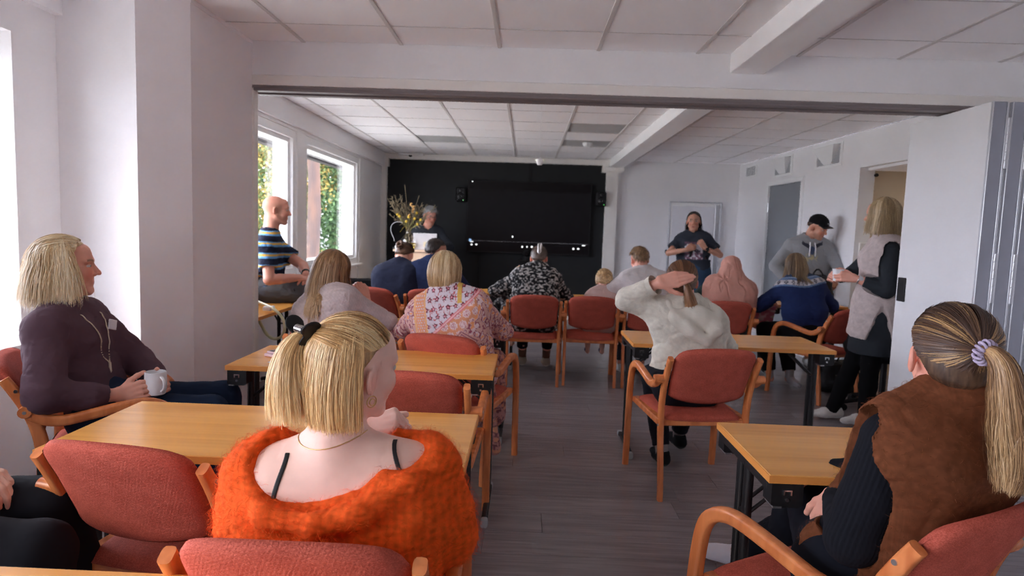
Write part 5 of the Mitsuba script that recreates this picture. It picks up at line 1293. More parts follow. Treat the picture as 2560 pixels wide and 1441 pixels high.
def speckle(dark, light, f=70, th=0.02):
    def fn(s, v, c):
        n = nz(v, f, 31, 2); return lerp(np.asarray(dark), np.asarray(light), sstep(th - 0.03, th + 0.05, n)) * (1 + 0.3 * nz(v, 130, 7))[:, None]
    return fn
def woman_bw():
    p = Person('woman in a black-and-white speckled knit with her hair in a white claw clip', (0.085, 5.80, 0.545), heading=0, nb=(0.105, 5.93, 1.005), hc=(0.122, 6.03, 1.105), face=8, head=(0, 24, 0), hs=0.98, sw=0.170, vox=0.0075, skin='rosy', build=1.12, curve=14)
    p.headify().trunk()
    p.add_arm(1, (0.24, 6.22, 0.745), (0.9, -0.2, -0.5), (-0.6, 0.7, 0), (0, 0, 1)); p.add_arm(-1, (-0.12, 6.15, 0.78), (-0.9, -0.3, -0.3), (0.3, 0.9, 0), (0, 0, 1))
    p.add_legs({1: (0.245, 6.20, 0.50), -1: (-0.015, 6.20, 0.50)}, {1: (0.235, 6.33, 0.10), -1: (-0.002, 6.35, 0.10)}); p.emit_body()
    def ex(s, g): g.cone(s.hip - s.r * 0.1 + V(0, -.01, -.02), s.hip + s.r * 0.1 + V(0, -.01, -.02), 0.125, 0.125, 0.05, (V(0, 0, 1), 1.4))
    p.garment('sweater', o=0.024, so=0.022, loose=0.04, col=(0.03, 0.03, 0.03), wr=0.010, wf=30, pat=speckle(srgb(30, 30, 32), srgb(176, 172, 168), 62, 0.05), neck=0.062, extra=ex)
    p.trousers(col=blk(0.012), ank=0.12); p.shoes(srgb(176, 166, 150), srgb(206, 200, 190), sock=srgb(110, 86, 70))
    cols = [srgb(64, 48, 40), srgb(92, 74, 62), srgb(120, 102, 88)]
    hair_cap(p, 'hair', srgb(72, 56, 48), front=0.95, back=2.45, sidea=1.35, cols=cols[2])
    pulled_hair(p, p.key + '__hair', 900, (0.01, -0.10, 0.06), cols, r=0.0022)
    t = p.H(0.012, -0.118, 0.050)
    put(p.key, 'claw_clip', cat([hull([t + p.R @ V(a, b, c) for a, b, c in ((s_ * .004, -.006, -.045), (s_ * .020, -.006, -.03), (s_ * .022, .004, .055), (s_ * .006, .006, .065), (s_ * .004, -.022, -.03), (s_ * .016, -.026, .05), (s_ * .006, -.02, .055))]) for s_ in (-1, 1)]), 'm_shell', 30, 'white claw clip')
mat('m_shell', (0.72, 0.68, 0.64), 0.3, 0.5)
woman_bw()

def child_side():
    p = Person('small child with long fair hair and a pink bow beside the speckled knit', (-0.10, 6.02, 0.53), heading=10, nb=(-0.085, 6.08, 0.80), hc=(-0.035, 6.10, 0.915), face=40, head=(0, 15, 0), hs=0.86, sw=0.11, sc=0.72, vox=0.009, build=1.0, curve=8)
    p.headify(False).trunk(); lap_arms(p, 0.22, 0.70, 0.06); p.add_legs({q: p.hip + p.r * .06 * q + p.f * .25 for q in (1, -1)}, {q: p.hip + p.r * .06 * q + p.f * .27 - V(0, 0, .25) for q in (1, -1)}); p.emit_body()
    p.garment('sweater', o=0.014, col=srgb(60, 60, 66), pat=speckle(srgb(40, 40, 44), srgb(160, 158, 156), 62, 0.05)); p.trousers(col=srgb(70, 70, 90))
    cols = [srgb(206, 172, 122), srgb(180, 144, 96), srgb(226, 196, 150)]
    hair_cap(p, 'hair', srgb(186, 150, 104), back=2.45, sidea=1.5, cols=cols[2], vol=1.04)
    fall_hair(p, p.key + '__hair', 700, 0.14, cols, r=0.0026, vol=1.08, ph_lo=1.0, wave=0.008, layers=1.2)
    put(p.key, 'hair_bow', cat([hull([p.H(s_ * .005 + .0, -.02, .115), p.H(s_ * .06, -.02, .14), p.H(s_ * .06, -.02, .10), p.H(s_ * .05, .0, .12), p.H(s_ * .01, .0, .115)]) for s_ in (-1, 1)]), 'm_pink', 30, 'pink bow')
mat('m_pink', (0.72, 0.36, 0.40), 0.7, 0.2)
child_side()

def man_white():
    p = Person('man in a white sweatshirt with short light-brown hair beside the curly child', (1.12, 5.86, 0.55), heading=-6, nb=(1.090, 5.96, 1.020), hc=(1.062, 6.02, 1.128), face=-10, head=(0, 14, -4), hs=1.02, sw=0.190, male=True, vox=0.0075, skin='rosy', build=1.06, curve=14)
    p.headify().trunk()
    p.add_arm(-1, (0.62, 6.10, 0.715), (-0.4, -0.2, 0.2), (-0.3, 0.9, -0.2), (0, 0, 1), elbow=(0.745, 5.97, 0.800)); p.add_arm(1, (1.28, 6.30, 0.745), (0.9, -0.2, -0.5), (-0.5, 0.8, 0), (0, 0, 1))
    p.sit_legs(); p.emit_body(blush=1.0)
    p.garment('sweatshirt', o=0.020, so=0.022, loose=0.03, col=srgb(206, 198, 196), wr=0.008, wf=12, neck=0.064)
    p.trousers(col=srgb(60, 62, 70)); p.shoes(srgb(210, 208, 206))
    short_hair(p, srgb(112, 84, 58), srgb(160, 128, 92), n=1300, ln=0.026, back=2.15, side=1.08, vol=1.02)
man_white()

def child_curly():
    p = Person('small child with curly fair hair sitting on the second chair of the middle row', (0.70, 5.92, 0.53), heading=0, nb=(0.722, 5.95, 0.815), hc=(0.738, 5.99, 0.925), face=5, head=(0, 16, 0), hs=0.84, sw=0.12, sc=0.74, vox=0.0075, build=1.1, curve=10)
    p.headify(False).trunk(); lap_arms(p, 0.24, 0.70, 0.08)
    p.add_legs({q: p.hip + p.r * .07 * q + p.f * .24 + V(0, 0, -.01) for q in (1, -1)}, {q: p.hip + p.r * (.07 * q) + p.f * .25 - V(0, 0, .27) for q in (1, -1)}); p.emit_body()
    p.garment('shirt', o=0.018, loose=0.02, col=srgb(206, 176, 168), wr=0.006, neck=0.06)
    p.trousers(col=srgb(206, 186, 176), o=0.014, ank=0.05)
    for q in (-1, 1): put(p.key, 'sock', sweep(np.array([p.legs[q][2] + V(0, 0, .06), p.legs[q][2], p.legs[q][2] + V(0, .03, -.035), p.legs[q][2] + V(0, .10, -.045)]), 0.046, 0.046, (1, 0, 0), 0.9), 'm_sock', 40)
    hair_cap(p, 'hair', srgb(170, 134, 88), back=2.45, sidea=1.5, cols=srgb(214, 180, 130), vol=1.06)
    n = 420; ph = rng.uniform(-np.pi, np.pi, n); th = rng.uniform(0.1, 1.9, n); keep = ~((np.abs(ph) < 0.9) & (th > 0.7)); ph, th = ph[keep], th[keep]
    a = cap_point(th, ph); W = p.hc + (a * p.hs) @ p.R.T; o = unit_rows(W - p.hc)
    t = np.linspace(0, 1, 16)[None, :, None]; x = unit_rows(np.cross(o, rng.standard_normal(o.shape))); y = np.cross(o, x)
    ph0 = rng.uniform(0, 6, (len(W), 1, 1))
    P = W[:, None] + o[:, None] * 0.012 + x[:, None] * 0.011 * np.cos(t * 9 + ph0) + y[:, None] * 0.011 * np.sin(t * 9 + ph0) - V(0, 0, 0.035) * t
    M, c, nr = strands(P, 0.0040, 0.0020, palette(len(W), [srgb(206, 170, 120), srgb(176, 138, 92), srgb(228, 200, 152)]), None, p.hc)
    put(p.key + '__hair', 'curl', M, 'm_hair', True, color=c, nrm=nr)
mat('m_sock', (0.12, 0.10, 0.17), 0.9, 0.1)
def unit_rows(a): return a / np.maximum(np.linalg.norm(a, axis=1, keepdims=True), 1e-9)
child_curly()

def woman_tee():
    p = Person('woman in a charcoal T-shirt with a white print standing before the whiteboard', (2.255, 8.60, 0.90), heading=194, nb=(2.215, 8.60, 1.405), hc=(2.200, 8.555, 1.560), face=196, head=(0, 2, 0), hs=1.10, sw=0.180, vox=0.007, skin='tan', build=1.12)
    p.headify().trunk()
    p.add_arm(1, (2.085, 8.385, 1.190), (-0.9, 0.1, -0.5), (0.80, 0.05, 0.35), (-0.2, -0.95, 0.2), curl=(35, 40, 25), thumb=0.5, hsz=1.05)
    p.add_arm(-1, (2.325, 8.395, 1.215), (0.9, 0.1, -0.5), (-0.55, -0.05, 0.75), (0.2, -0.95, 0.1), curl=(55, 55, 30), thumb=0.6, hsz=1.05)
    p.add_legs({q: p.hip + p.r * 0.09 * q + V(0, 0, -0.44) for q in (1, -1)}, {q: V(p.hip[0], p.hip[1], 0.085) + p.r * 0.10 * q for q in (1, -1)})
    p.emit_body(brow=srgb(60, 42, 34), blush=1.0)
    def pat(s, v, c):
        u = (v - s.chest) @ s.tr; w = (v - s.chest) @ V(0, 0, 1); fr = (v - s.chest) @ s.tf
        inn = (np.abs(u) < 0.115 + 0.01 * nz(v, 30, 8)) & (w > -0.19) & (w < 0.04) & (fr > 0)
        n = nz(np.stack([np.abs(u) * 30, w * 30, 0 * u], 1), 1, 33, 3)
        pr_ = np.where((n > -0.05)[:, None], srgb(206, 202, 208), srgb(74, 66, 78))
        pr_ = np.where(((w < -0.10) & (np.abs(n) < 0.10))[:, None], srgb(126, 88, 104), pr_); pr_ = np.where(((w > 0.01) & (n > -0.1))[:, None], srgb(110, 84, 100), pr_)
        return np.where(inn[:, None], pr_, c)
    p.garment('shirt', 'short', o=0.024, so=0.026, loose=0.04, col=srgb(54, 58, 66), wr=0.008, wf=12, pat=pat, neck=0.070)
    p.trousers('jeans', srgb(54, 74, 98), o=0.014); p.shoes(blk(0.02), srgb(200, 200, 200))
    E, W = p.arm[-1][1], p.arm[-1][2]
    put(p.key, 'wristwatch', cat([sweep(ring_path(W + unit(E - W) * 0.03, E - W, 0.034), 0.022, 0.006, unit(E - W), 0.6, False), cyl(W + unit(E - W) * 0.03 + V(0, -0.030, 0), W + unit(E - W) * 0.03 + V(0, -0.043, 0), 0.021)]), 'm_blackplastic', 30)
    cols = [srgb(40, 30, 27), srgb(56, 42, 36), srgb(30, 22, 20)]
    hair_cap(p, 'hair', srgb(38, 28, 25), front=0.95, back=2.45, sidea=1.30, cols=cols[1], vol=0.99)
    pulled_hair(p, p.key + '__hair', 700, (0, -0.11, 0.02), cols, r=0.0026)
    fall_hair(p, p.key + '__hair', 420, 0.13, cols, r=0.0026, vol=1.0, ph_lo=1.5, wave=0.010, layers=1.0, curl_in=0.01)
    put(p.key, 'shoulder_strap', sweep(snap_cloth(p, spline([p.S[-1] + p.tr * 0.05 + V(0, 0, .06), p.S[-1] + p.tr * 0.055 + p.tf * 0.10, p.chest - p.tr * 0.04 + p.tf * 0.14, p.waist + p.tr * 0.05 + p.tf * 0.14], 24), 0.004), 0.026, 0.004, p.tr, 0.5), 'm_blackplastic', True)
woman_tee()
# woman in the pale hoodie with a hand on her head
def woman_hoodie():
    p = Person('woman in a pale hoodie with a brown ponytail and a hand on her head', (0.915, 3.47, 0.545), heading=-4, nb=(0.892, 3.50, 0.985), hc=(0.868, 3.555, 1.112), face=6, head=(0, 2, -4), hs=1.0, sw=0.178, vox=0.0048, skin='rosy', build=1.0, curve=10)
    p.S[-1] = V(0.735, 3.50, 0.960); p.S[1] = V(1.045, 3.515, 0.885)
    p.headify().trunk()
    p.add_arm(-1, (0.712, 3.400, 1.118), (-1, 0, 0), (0.95, 0.02, 0.22), (-0.05, -0.97, 0.15), curl=(12, 14, 10), thumb=0.1, spread=7, elbow=(0.570, 3.52, 1.010), hsz=1.12)
    p.add_arm(1, (1.06, 3.86, 0.745), (0.9, -0.3, -0.4), (-0.5, 0.8, 0), (0, 0, 1), elbow=(1.165, 3.68, 0.735))
    p.add_legs({-1: (0.80, 3.88, 0.51), 1: (1.05, 3.90, 0.51)}, {-1: (0.845, 3.70, 0.10), 1: (1.02, 4.02, 0.10)})
    p.emit_body(blush=0.8)
    HO = srgb(196, 190, 176)
    def ex(s, g):
        g.cone(s.S[1] - V(0, 0, .02), V(1.165, 3.68, 0.74), 0.066, 0.066, 0.04)
        S, E = s.S[-1], s.arm[-1][1]
        g.cone(S, E, 0.066, 0.060, 0.04); g.cone(E, E * .45 + s.arm[-1][2] * .55, 0.060, 0.056, 0.03)
        g.cone(s.hip - s.r * .11 + V(0, -.02, .03), s.hip + s.r * .11 + V(0, -.02, .03), 0.13, None, 0.05, (s.f, 1.1))
    def nf(s, g): g.cone(s.ns + s.tf * 0.01 - s.up1 * .02, s.nt + s.up1 * 0.1, 0.060, 0.088, 0.01, None, 's')
    M = p.garment('hoodie', o=0.022, so=0.016, loose=0.035, col=HO, wr=0.010, wf=12, neck=None, neck_fn=nf, extra=ex, cuff=0.055, pat=knit_pat(0.03, 300), vox=0.0045, hem=(0, 0, 0.655))
    h = Sdf(); b = p.nb
    h.chain([b + V(*q) for q in ((-0.090, 0.020, 0.045), (-0.115, -0.045, 0.005), (-0.085, -0.110, -0.055), (-0.010, -0.150, -0.115), (0.075, -0.165, -0.165), (0.120, -0.135, -0.105), (0.135, -0.060, -0.030), (0.100, 0.020, 0.030))], [0.022, 0.034, 0.040, 0.040, 0.022, 0.036, 0.040, 0.024], 0.02)
    h.ell(b + V(0.02, -0.105, -0.055), (0.105, 0.045, 0.080), None, 0.03); h.ell(b + V(0.01, -0.02, 0.05), (0.062, 0.075, 0.07), None, 0.02, 's')
    hm = h.mesh(0.0045); hm = displace(hm, nz(hm.vertices * V(1, 1, .6), 22, 6) * 0.016)
    put(p.key, 'hood', hm, 'm_cloth', True, color=np.repeat(HO[None], len(hm.vertices), 0) * (1 + 0.10 * nz(hm.vertices, 150, 2))[:, None])
    W, E = p.arm[-1][2], p.arm[-1][1]; c = W + unit(E - W) * 0.05
    put(p.key, 'cuff', sweep(np.array([c - unit(W - E) * 0.012, c, c + unit(W - E) * 0.022]), [0.100, 0.108, 0.112], [0.100, 0.108, 0.112], unit(np.cross(W - E, V(0, 0, 1))), 1.0, False, 24), 'm_cloth', True, color=np.repeat(HO[None] * 0.95, 72, 0))
    p.trousers('leggings', srgb(26, 27, 34), o=0.010, ank=0.03); p.shoes(srgb(22, 24, 26), srgb(60, 66, 66), sock=srgb(140, 130, 128))
    cols = [srgb(112, 74, 48), srgb(88, 56, 36), srgb(136, 96, 62), srgb(70, 44, 28)]
    tie = (0.0, -0.108, 0.000)
    hair_cap(p, 'hair', srgb(74, 48, 32), front=0.95, back=2.45, sidea=1.30, cols=srgb(96, 64, 42), vol=1.0)
    hk = p.key + '__hair'
    pulled_hair(p, hk, 2600, tie, cols, r=0.0013, vol=1.03)
    tw = p.H(*tie)
    tail_hair(p, hk, 1300, [tw, tw + V(0.005, -0.035, -0.015), tw + V(0.018, -0.045, -0.07), tw + V(0.038, -0.038, -0.14), tw + V(0.045, -0.035, -0.185)], [0.010, 0.020, 0.030, 0.034, 0.026], cols, r=0.0013, tip=[srgb(176, 130, 88), srgb(204, 160, 112), srgb(150, 104, 66)])
    put(hk, 'hair_tie', cat([tube(ring_path(tw + V(0, -0.006 * i, 0), V(0.1, -1, -0.3), 0.013 + 0.001 * (i % 2)), 0.003, 6) for i in range(4)]), 'm_tie', True)
mat('m_tie', (0.20, 0.12, 0.07), 0.5, 0.4)
woman_hoodie()

def person_hijab():
    p = Person('person in a dusty-pink headscarf seen from behind', (1.83, 5.88, 0.545), heading=6, nb=(1.900, 5.93, 0.985), hc=(1.905, 5.97, 1.072), face=12, head=(0, 8, 0), hs=0.98, sw=0.165, vox=0.0075, build=1.0, curve=8)
    p.headify(False).trunk(); lap_arms(p, 0.42); p.sit_legs(); p.emit_body()
    p.garment('jacket', o=0.016, col=srgb(48, 62, 58), neck=0.06); p.trousers(col=blk(0.03)); p.shoes(blk(0.03))
    PK = srgb(200, 146, 130)
    g = Sdf()
    g.ell(p.H(0, -0.012, 0.030), (0.094, 0.110, 0.100), p.R, 0.02); g.ell(p.H(0, -0.03, -0.06), (0.088, 0.092, 0.10), p.R, 0.05)
    g.cone(p.H(0, -0.03, -0.08), p.nb - V(0, 0, 0.02), 0.085, 0.10, 0.06)
    for q in (-1, 1): g.cone(p.nb + V(0, 0, .0), p.S[q] + V(0, -.01, .0), 0.085, 0.078, 0.06); g.cone(p.S[q] + V(0, -.01, .0), p.S[q] + V(q * 0.028, -.01, -.16), 0.078, 0.075, 0.05)
    g.cone(p.chest - p.tr * .08 + V(0, -.03, .0), p.chest + p.tr * .08 + V(0, -.03, .0), 0.135, 0.135, 0.08, (p.tf, 1.2))
    g.ell(p.H(0, 0.10, -0.01), (0.058, 0.05, 0.078), p.R, 0.01, 's')
    g.half(p.chest - V(0, 0, 0.12), V(0, 0, -1))
    M = g.mesh(0.006); v = M.vertices
    k = p.S[-1] + V(0.055, -0.07, 0.055); d = v - k; a = np.arctan2(d[:, 2], d[:, 0]); r = np.linalg.norm(d, axis=1)
    fold = np.sin(a * 6 + 5 * nz(v, 5, 2)) * np.exp(-r / 0.13) * 0.006 * sstep(0.0, 0.03, r) - 0.006 * np.exp(-(nz(v * V(1.6, 1, .55), 9, 3) / 0.06) ** 2) + nz(v * V(1, 1, .5), 16, 3) * 0.012
    M = displace(M, fold)
    put(p.key, 'headscarf', M, 'm_cloth', True, color=np.repeat(PK[None], len(v), 0) * (1 + 0.15 * nz(v, 30, 4))[:, None])
person_hijab()

def man_cap():
    p = Person('man in a grey hoodie and black cap looking down, standing by the right wall', (3.02, 6.98, 0.90), heading=186, nb=(3.035, 6.95, 1.372), hc=(3.075, 6.87, 1.505), face=142, head=(0, 24, 6), hs=1.02, sw=0.200, male=True, vox=0.0075, skin='tan', build=1.04)
    p.headify().trunk()
    p.add_arm(-1, (3.165, 6.62, 0.985), (0.9, 0.2, -0.4), (-0.3, -0.8, -0.4), (0.3, -0.4, 0.8), curl=(40, 40, 25))
    p.add_arm(1, (2.78, 6.80, 0.90), (-0.9, 0.2, -0.2), (0.1, -0.5, -0.85), (-0.8, -0.2, 0.2))
    p.add_legs({q: p.hip + p.r * 0.09 * q + V(0, 0, -0.44) for q in (1, -1)}, {q: V(p.hip[0], p.hip[1], 0.085) + p.r * 0.10 * q for q in (1, -1)})
    p.emit_body(brow=srgb(60, 42, 34), stubble=0.3, blush=0.8)
    GR = srgb(150, 152, 154)
    def pat(s, v, c):
        u = (v - s.chest) @ s.tr; w = (v - s.chest) @ V(0, 0, 1); fr = (v - s.chest) @ s.tf
        n = nz(v, 40, 3, 2)
        wing = (np.abs(w - 0.075 - 0.55 * (np.abs(u) - 0.04) + 0.02 * n) < 0.018 + 0.10 * (0.11 - np.abs(u)) * 0.3) & (np.abs(u) > 0.025) & (np.abs(u) < 0.105) & (fr > 0)
        bod = (np.hypot(u / 0.03, (w - 0.03) / 0.045) + n < 1) & (fr > 0)
        yel = (np.hypot((np.abs(u) - 0.03) / 0.04, (w + 0.045) / 0.045) + n * 1.5 < 1) & (n > -0.02) & (fr > 0)
        c = np.where(yel[:, None], srgb(186, 176, 140), c); c = np.where(wing[:, None], srgb(56, 58, 68), c); c = np.where(bod[:, None], srgb(66, 80, 110), c)
        return c
    def ex(s, g):
        g.chain([s.nb + s.tr * .085 + s.tf * .02, s.nb - s.tf * 0.075 + V(0, 0, -.01), s.nb - s.tr * .085 + s.tf * .02], [0.035, 0.05, 0.035], 0.03)
        g.cone(s.ns + s.tr * .06 + s.tf * .03, s.ns + s.tf * .085 - V(0, 0, .045), 0.024, 0.02, 0.02); g.cone(s.ns - s.tr * .06 + s.tf * .03, s.ns + s.tf * .085 - V(0, 0, .045), 0.024, 0.02, 0.02)
    p.garment('hoodie', o=0.024, so=0.020, loose=0.05, col=GR, wr=0.008, wf=12, neck=0.066, pat=pat, extra=ex, cuff=0.03)
    for q in (-1, 1): put(p.key, 'drawstring', tube(snap_cloth(p, spline([p.ns + p.tr * .022 * q + p.tf * .10 - V(0, 0, .04), p.ns + p.tr * .028 * q + p.tf * .13 - V(0, 0, .10), p.ns + p.tr * .03 * q + p.tf * .13 - V(0, 0, .19)], 16), 0.005), 0.006, 6), 'm_paper', True)
    p.trousers('jeans', srgb(40, 46, 60)); p.shoes(srgb(200, 200, 200))
    hair_cap(p, 'hair', srgb(60, 44, 34), front=0.8, back=2.15, sidea=1.1, vol=0.985)
    g = Sdf(); g.ell(p.H(0, -0.010, 0.048), (0.088 * p.hs, 0.105 * p.hs, 0.092 * p.hs), p.R, 0.0); g.half(p.H(0, 0, 0.045), p.R @ V(0, 0.12, -1))
    ck = put(p.key, 'cap', g.mesh(0.005), 'm_cloth', True, color=np.repeat(V(0.010, 0.010, 0.011)[None], len(g.mesh(0.005).vertices), 0), label='black baseball cap')
    t = np.linspace(-1, 1, 15); r0, r1 = [], []
    for a in t: r0.append(p.H(0.070 * np.sin(a * 1.15), -0.012 + 0.100 * np.cos(a * 1.15), 0.058 - 0.010 * a * a)); r1.append(p.H(0.076 * a, 0.150 - 0.045 * a * a, 0.062 - 0.022 * a * a))
    put(ck, 'brim', cat([hull([r0[i], r0[i + 1], r1[i], r1[i + 1]] + [q - p.hu * 0.006 for q in (r0[i], r0[i + 1], r1[i], r1[i + 1])]) for i in range(14)]), 'm_blackplastic')
    put(ck, 'emblem', cat([cyl(p.H(-0.014, 0.090, 0.082), p.H(0.014, 0.092, 0.082), 0.007, n=8)]), 'm_greyplastic', True)
man_cap()

def woman_fair():
    p = Person('woman in a navy sweater with a patterned white yoke band and long dark-blond hair', (2.53, 5.74, 0.545), heading=4, nb=(2.475, 5.83, 1.020), hc=(2.462, 5.90, 1.118), face=-2, head=(0, 18, 0), hs=0.98, sw=0.158, vox=0.0075, skin='rosy', build=0.98, curve=14)
    p.headify().trunk()
    p.add_arm(1, (2.66, 6.08, 0.76), (0.9, -0.2, -0.5), (-0.6, 0.7, 0), (0, 0, 1)); p.add_arm(-1, (2.33, 6.10, 0.76), (-0.9, -0.2, -0.5), (0.6, 0.7, 0), (0, 0, 1))
    p.add_legs({1: (2.50, 6.14, 0.51), -1: (2.27, 6.00, 0.51)}, {1: (2.52, 5.98, 0.10), -1: (2.33, 5.98, 0.10)}, {1: (0.2, -0.9, 0), -1: (-0.9, -0.1, 0)}); p.emit_body()
    def pat(s, v, c):
        d = (s.nb + s.tf * 0.02 - v) @ s.up1 + 0.35 * np.maximum(0, 0.0 - (v - s.nb) @ s.tf * 0) + 0.0
        rr = np.hypot((v - s.nb) @ s.tr, (v - s.nb) @ s.tf); t = d * 0.75 + rr * 0.35
        a = np.arctan2((v - s.nb) @ s.tr, -((v - s.nb) @ s.tf))
        NV, LB, WH, DK = srgb(38, 50, 88), srgb(92, 116, 150), srgb(196, 192, 196), srgb(52, 54, 66)
        c = np.repeat(NV[None], len(v), 0)
        c = np.where((t < 0.135)[:, None], LB, c)
        c = np.where(((t > 0.080) & (t < 0.122))[:, None], WH, c)
        u = (a / 0.30 - np.floor(a / 0.30)) - 0.5; w = (t - 0.101) / 0.021
        fl = (np.abs(w) < 0.85) & ((np.abs(u * 3) + np.abs(w) * 0.7 < 0.9) & (np.abs(np.abs(u * 3) - np.abs(w)) > 0.12))
        c = np.where(fl[:, None], DK, c)
        c = np.where(((t > 0.048) & (t < 0.056))[:, None], srgb(150, 170, 196), c); c = np.where((t < 0.044)[:, None], srgb(52, 66, 92), c)
        return c * (1 + 0.2 * nz(v, 60, 3))[:, None]
    p.garment('sweater', o=0.022, so=0.022, loose=0.035, col=srgb(38, 50, 88), wr=0.007, wf=14, pat=pat, neck=0.062, vox=0.006)
    p.trousers(col=blk(0.010), o=0.02); 
    for q in (-1, 1):
        A, d = p.legs[q][2], p.toes[q]
        put(p.key, 'sock', sweep(np.array([A + V(0, 0, .05), A - V(0, 0, .02), A + d * 0.03 - V(0, 0, .05), A + d * 0.10 - V(0, 0, .060), A + d * 0.16 - V(0, 0, .068)]), [.072, .074, .078, .076, .05], [.072, .076, .074, .060, .045], np.cross(d, V(0, 0, 1)), 0.9), 'm_greysock', True)
    cols = [srgb(140, 116, 86), srgb(112, 90, 66), srgb(164, 140, 106), srgb(90, 72, 54)]
    hair_cap(p, 'hair', srgb(104, 84, 62), front=0.95, back=2.45, sidea=1.5, cols=cols[0], vol=1.05)
    def part_(s, W, ph):
        k = (np.abs(ph) > 2.5)[:, None, None]; t = np.linspace(0, 1, W.shape[1])[None, :, None]
        return W + k * s.tr * (np.sign(ph)[:, None, None] * 0.008) * t
    fall_hair(p, p.key + '__hair', 1500, 0.24, cols, r=0.0026, vol=1.07, flare=0.03, wave=0.010, ph_lo=1.3, layers=1.2, shoulder=[(p.nb - V(0, 0, .06), 0.118), (p.S[1] - V(0, 0, .02), 0.088), (p.S[-1] - V(0, 0, .02), 0.088), (p.chest, 0.15)], tuck=part_)
mat('m_greysock', (0.40, 0.38, 0.41), 0.9, 0.1)
woman_fair()

def woman_vest():
    p = Person('blond woman in a beige knitted vest standing with a cup, leaning on the folded partition', (2.615, 4.78, 0.86), heading=-72, nb=(2.640, 4.76, 1.400), hc=(2.590, 4.77, 1.562), face=-36, head=(0, 0, 0), hs=1.04, sw=0.175, vox=0.0052, skin='rosy', build=1.04)
    p.headify().trunk()
    p.add_arm(-1, (2.395, 4.700, 1.105), (0.6, -0.8, -0.4), (-0.92, 0.25, 0.12), (-0.1, -0.95, 0.3), curl=(40, 45, 25), thumb=0.3, elbow=(2.585, 4.60, 1.035))
    p.add_arm(1, (2.36, 4.90, 1.08), (0.3, 0.9, -0.4), (-0.75, -0.45, 0.3), (-0.2, 0.9, 0.2), curl=(40, 45, 25), thumb=0.3)
    p.add_legs({-1: (2.565, 4.70, 0.47), 1: (2.515, 4.84, 0.47)}, {-1: (2.565, 4.72, 0.095), 1: (2.395, 4.86, 0.095)}, {-1: (-0.95, -0.1, 0), 1: (-0.95, 0.05, 0)}, thick=1.05)
    p.emit_body()
    DG = srgb(46, 50, 54)
    g = Sdf()
    for q, (S, E, W) in p.arm.items():
        We = W + unit(E - W) * 0.065; g.cone(S, E, 0.062, 0.054, 0.03); g.cone(E, We, 0.054, 0.040, 0.015)
        lo, hi = We - 0.06, We + 0.06; g.half(We, W - E, 0, lo, hi)
    # tunic skirt
    for a, b, r1, r2, fl in p.torso_prims(0.012)[:3]: g.cone(a, b, r1, r2, 0.05, fl)
    g.cone(p.hip - p.r * 0.05, p.hip - p.r * 0.06 + V(0, 0, -0.32), 0.145, 0.160, 0.06); g.cone(p.hip + p.r * 0.05, p.hip + p.r * 0.06 + V(0, 0, -0.32), 0.145, 0.160, 0.06)
    g.half(p.hip + V(0, 0, -0.31), V(0, 0, -1))
    M = g.mesh(0.0055); M = displace(M, nz(M.vertices, 16, 3) * 0.008)
    put(p.key, 'dress', M, 'm_cloth', True, color=np.repeat(DG[None], len(M.vertices), 0) * (1 + .2 * nz(M.vertices, 80, 2))[:, None])
    BE = srgb(182, 168, 164)
    def ex(s, g):
        g.cone(s.hip - s.r * 0.06 + V(0, 0, .05), s.hip - s.r * 0.08 + V(0, 0, -.19), 0.155, 0.175, 0.06); g.cone(s.hip + s.r * 0.06 + V(0, 0, .05), s.hip + s.r * 0.08 + V(0, 0, -.19), 0.155, 0.175, 0.06)
        g.cone(s.ns - s.up1 * .01, s.nt - s.up1 * .05, 0.075, 0.068, 0.02)
        for q in (-1, 1): g.cone(s.S[q] - V(0, 0, .01), s.S[q] - V(0, 0, .02) + s.tr * q * 0.012, 0.066, 0.066, 0.03)
    def nf(s, g):
        for q in (-1, 1):
            S, E, W = s.arm[q]; o = S + s.tr * q * 0.03
            g.cone(o + V(0, 0, .00), E + s.tr * q * 0.035, 0.069, 0.066, 0.006, None, 's'); g.cone(E + s.tr * q * .03, W, 0.066, 0.06, 0.006, None, 's')
        # side slit
        h = s.hip - s.r * 0.24
        g.chain([h + V(0, 0, 0.10), h + V(0, 0, -0.06), h + V(0, 0, -0.30)], [0.004, 0.055, 0.135], 0.004, None, 's')
        g.half(s.hip + V(0, 0, -0.205), V(0, 0, -1) + s.f * 0.10)
        g.cone(s.ns + s.tf * 0.005, s.nt + s.up1 * .1, 0.060, 0.075, 0.008, None, 's')
    p.garment('vest', sleeves=None, o=0.034, loose=0.035, col=BE, wr=0.006, wf=14, neck=None, neck_fn=nf, extra=ex, pat=knit_pat(0.02, 350))
    p.trousers('tights', srgb(16, 16, 18), o=0.006, ank=-0.03, wr=0.001)
    p.shoes(srgb(214, 210, 204), srgb(222, 220, 216))
    cols = [srgb(196, 172, 134), srgb(168, 142, 102), srgb(214, 194, 160), srgb(138, 114, 82)]
    hair_cap(p, 'hair', srgb(158, 132, 96), front=0.95, back=2.45, sidea=1.5, cols=cols[0], vol=1.08)
    fall_hair(p, p.key + '__hair', 3600, 0.135, cols, r=0.0020, vol=1.12, flare=0.020, wave=0.008, ph_lo=0.95, layers=1.3, back_len=0.150)
    W, E = p.arm[-1][2], p.arm[-1][1]; ax = unit(E - W)
    put(p.key, 'bracelet', cat([sweep(ring_path(W + ax * 0.030, ax, 0.031), 0.010, 0.005, ax, 0.6, False), cyl(W + ax * 0.03 + V(0, -0.03, 0.008), W + ax * 0.03 + V(0, -0.04, 0.01), 0.016)]), 'm_chrome', 30)
    K, tips, th, lat, hd, pn = p.handtop[-1]
    c = V(2.315, 4.775, 1.075)
    m = thing('paper_cup', 'white cup in the hands of the woman in the beige vest', 'cup')
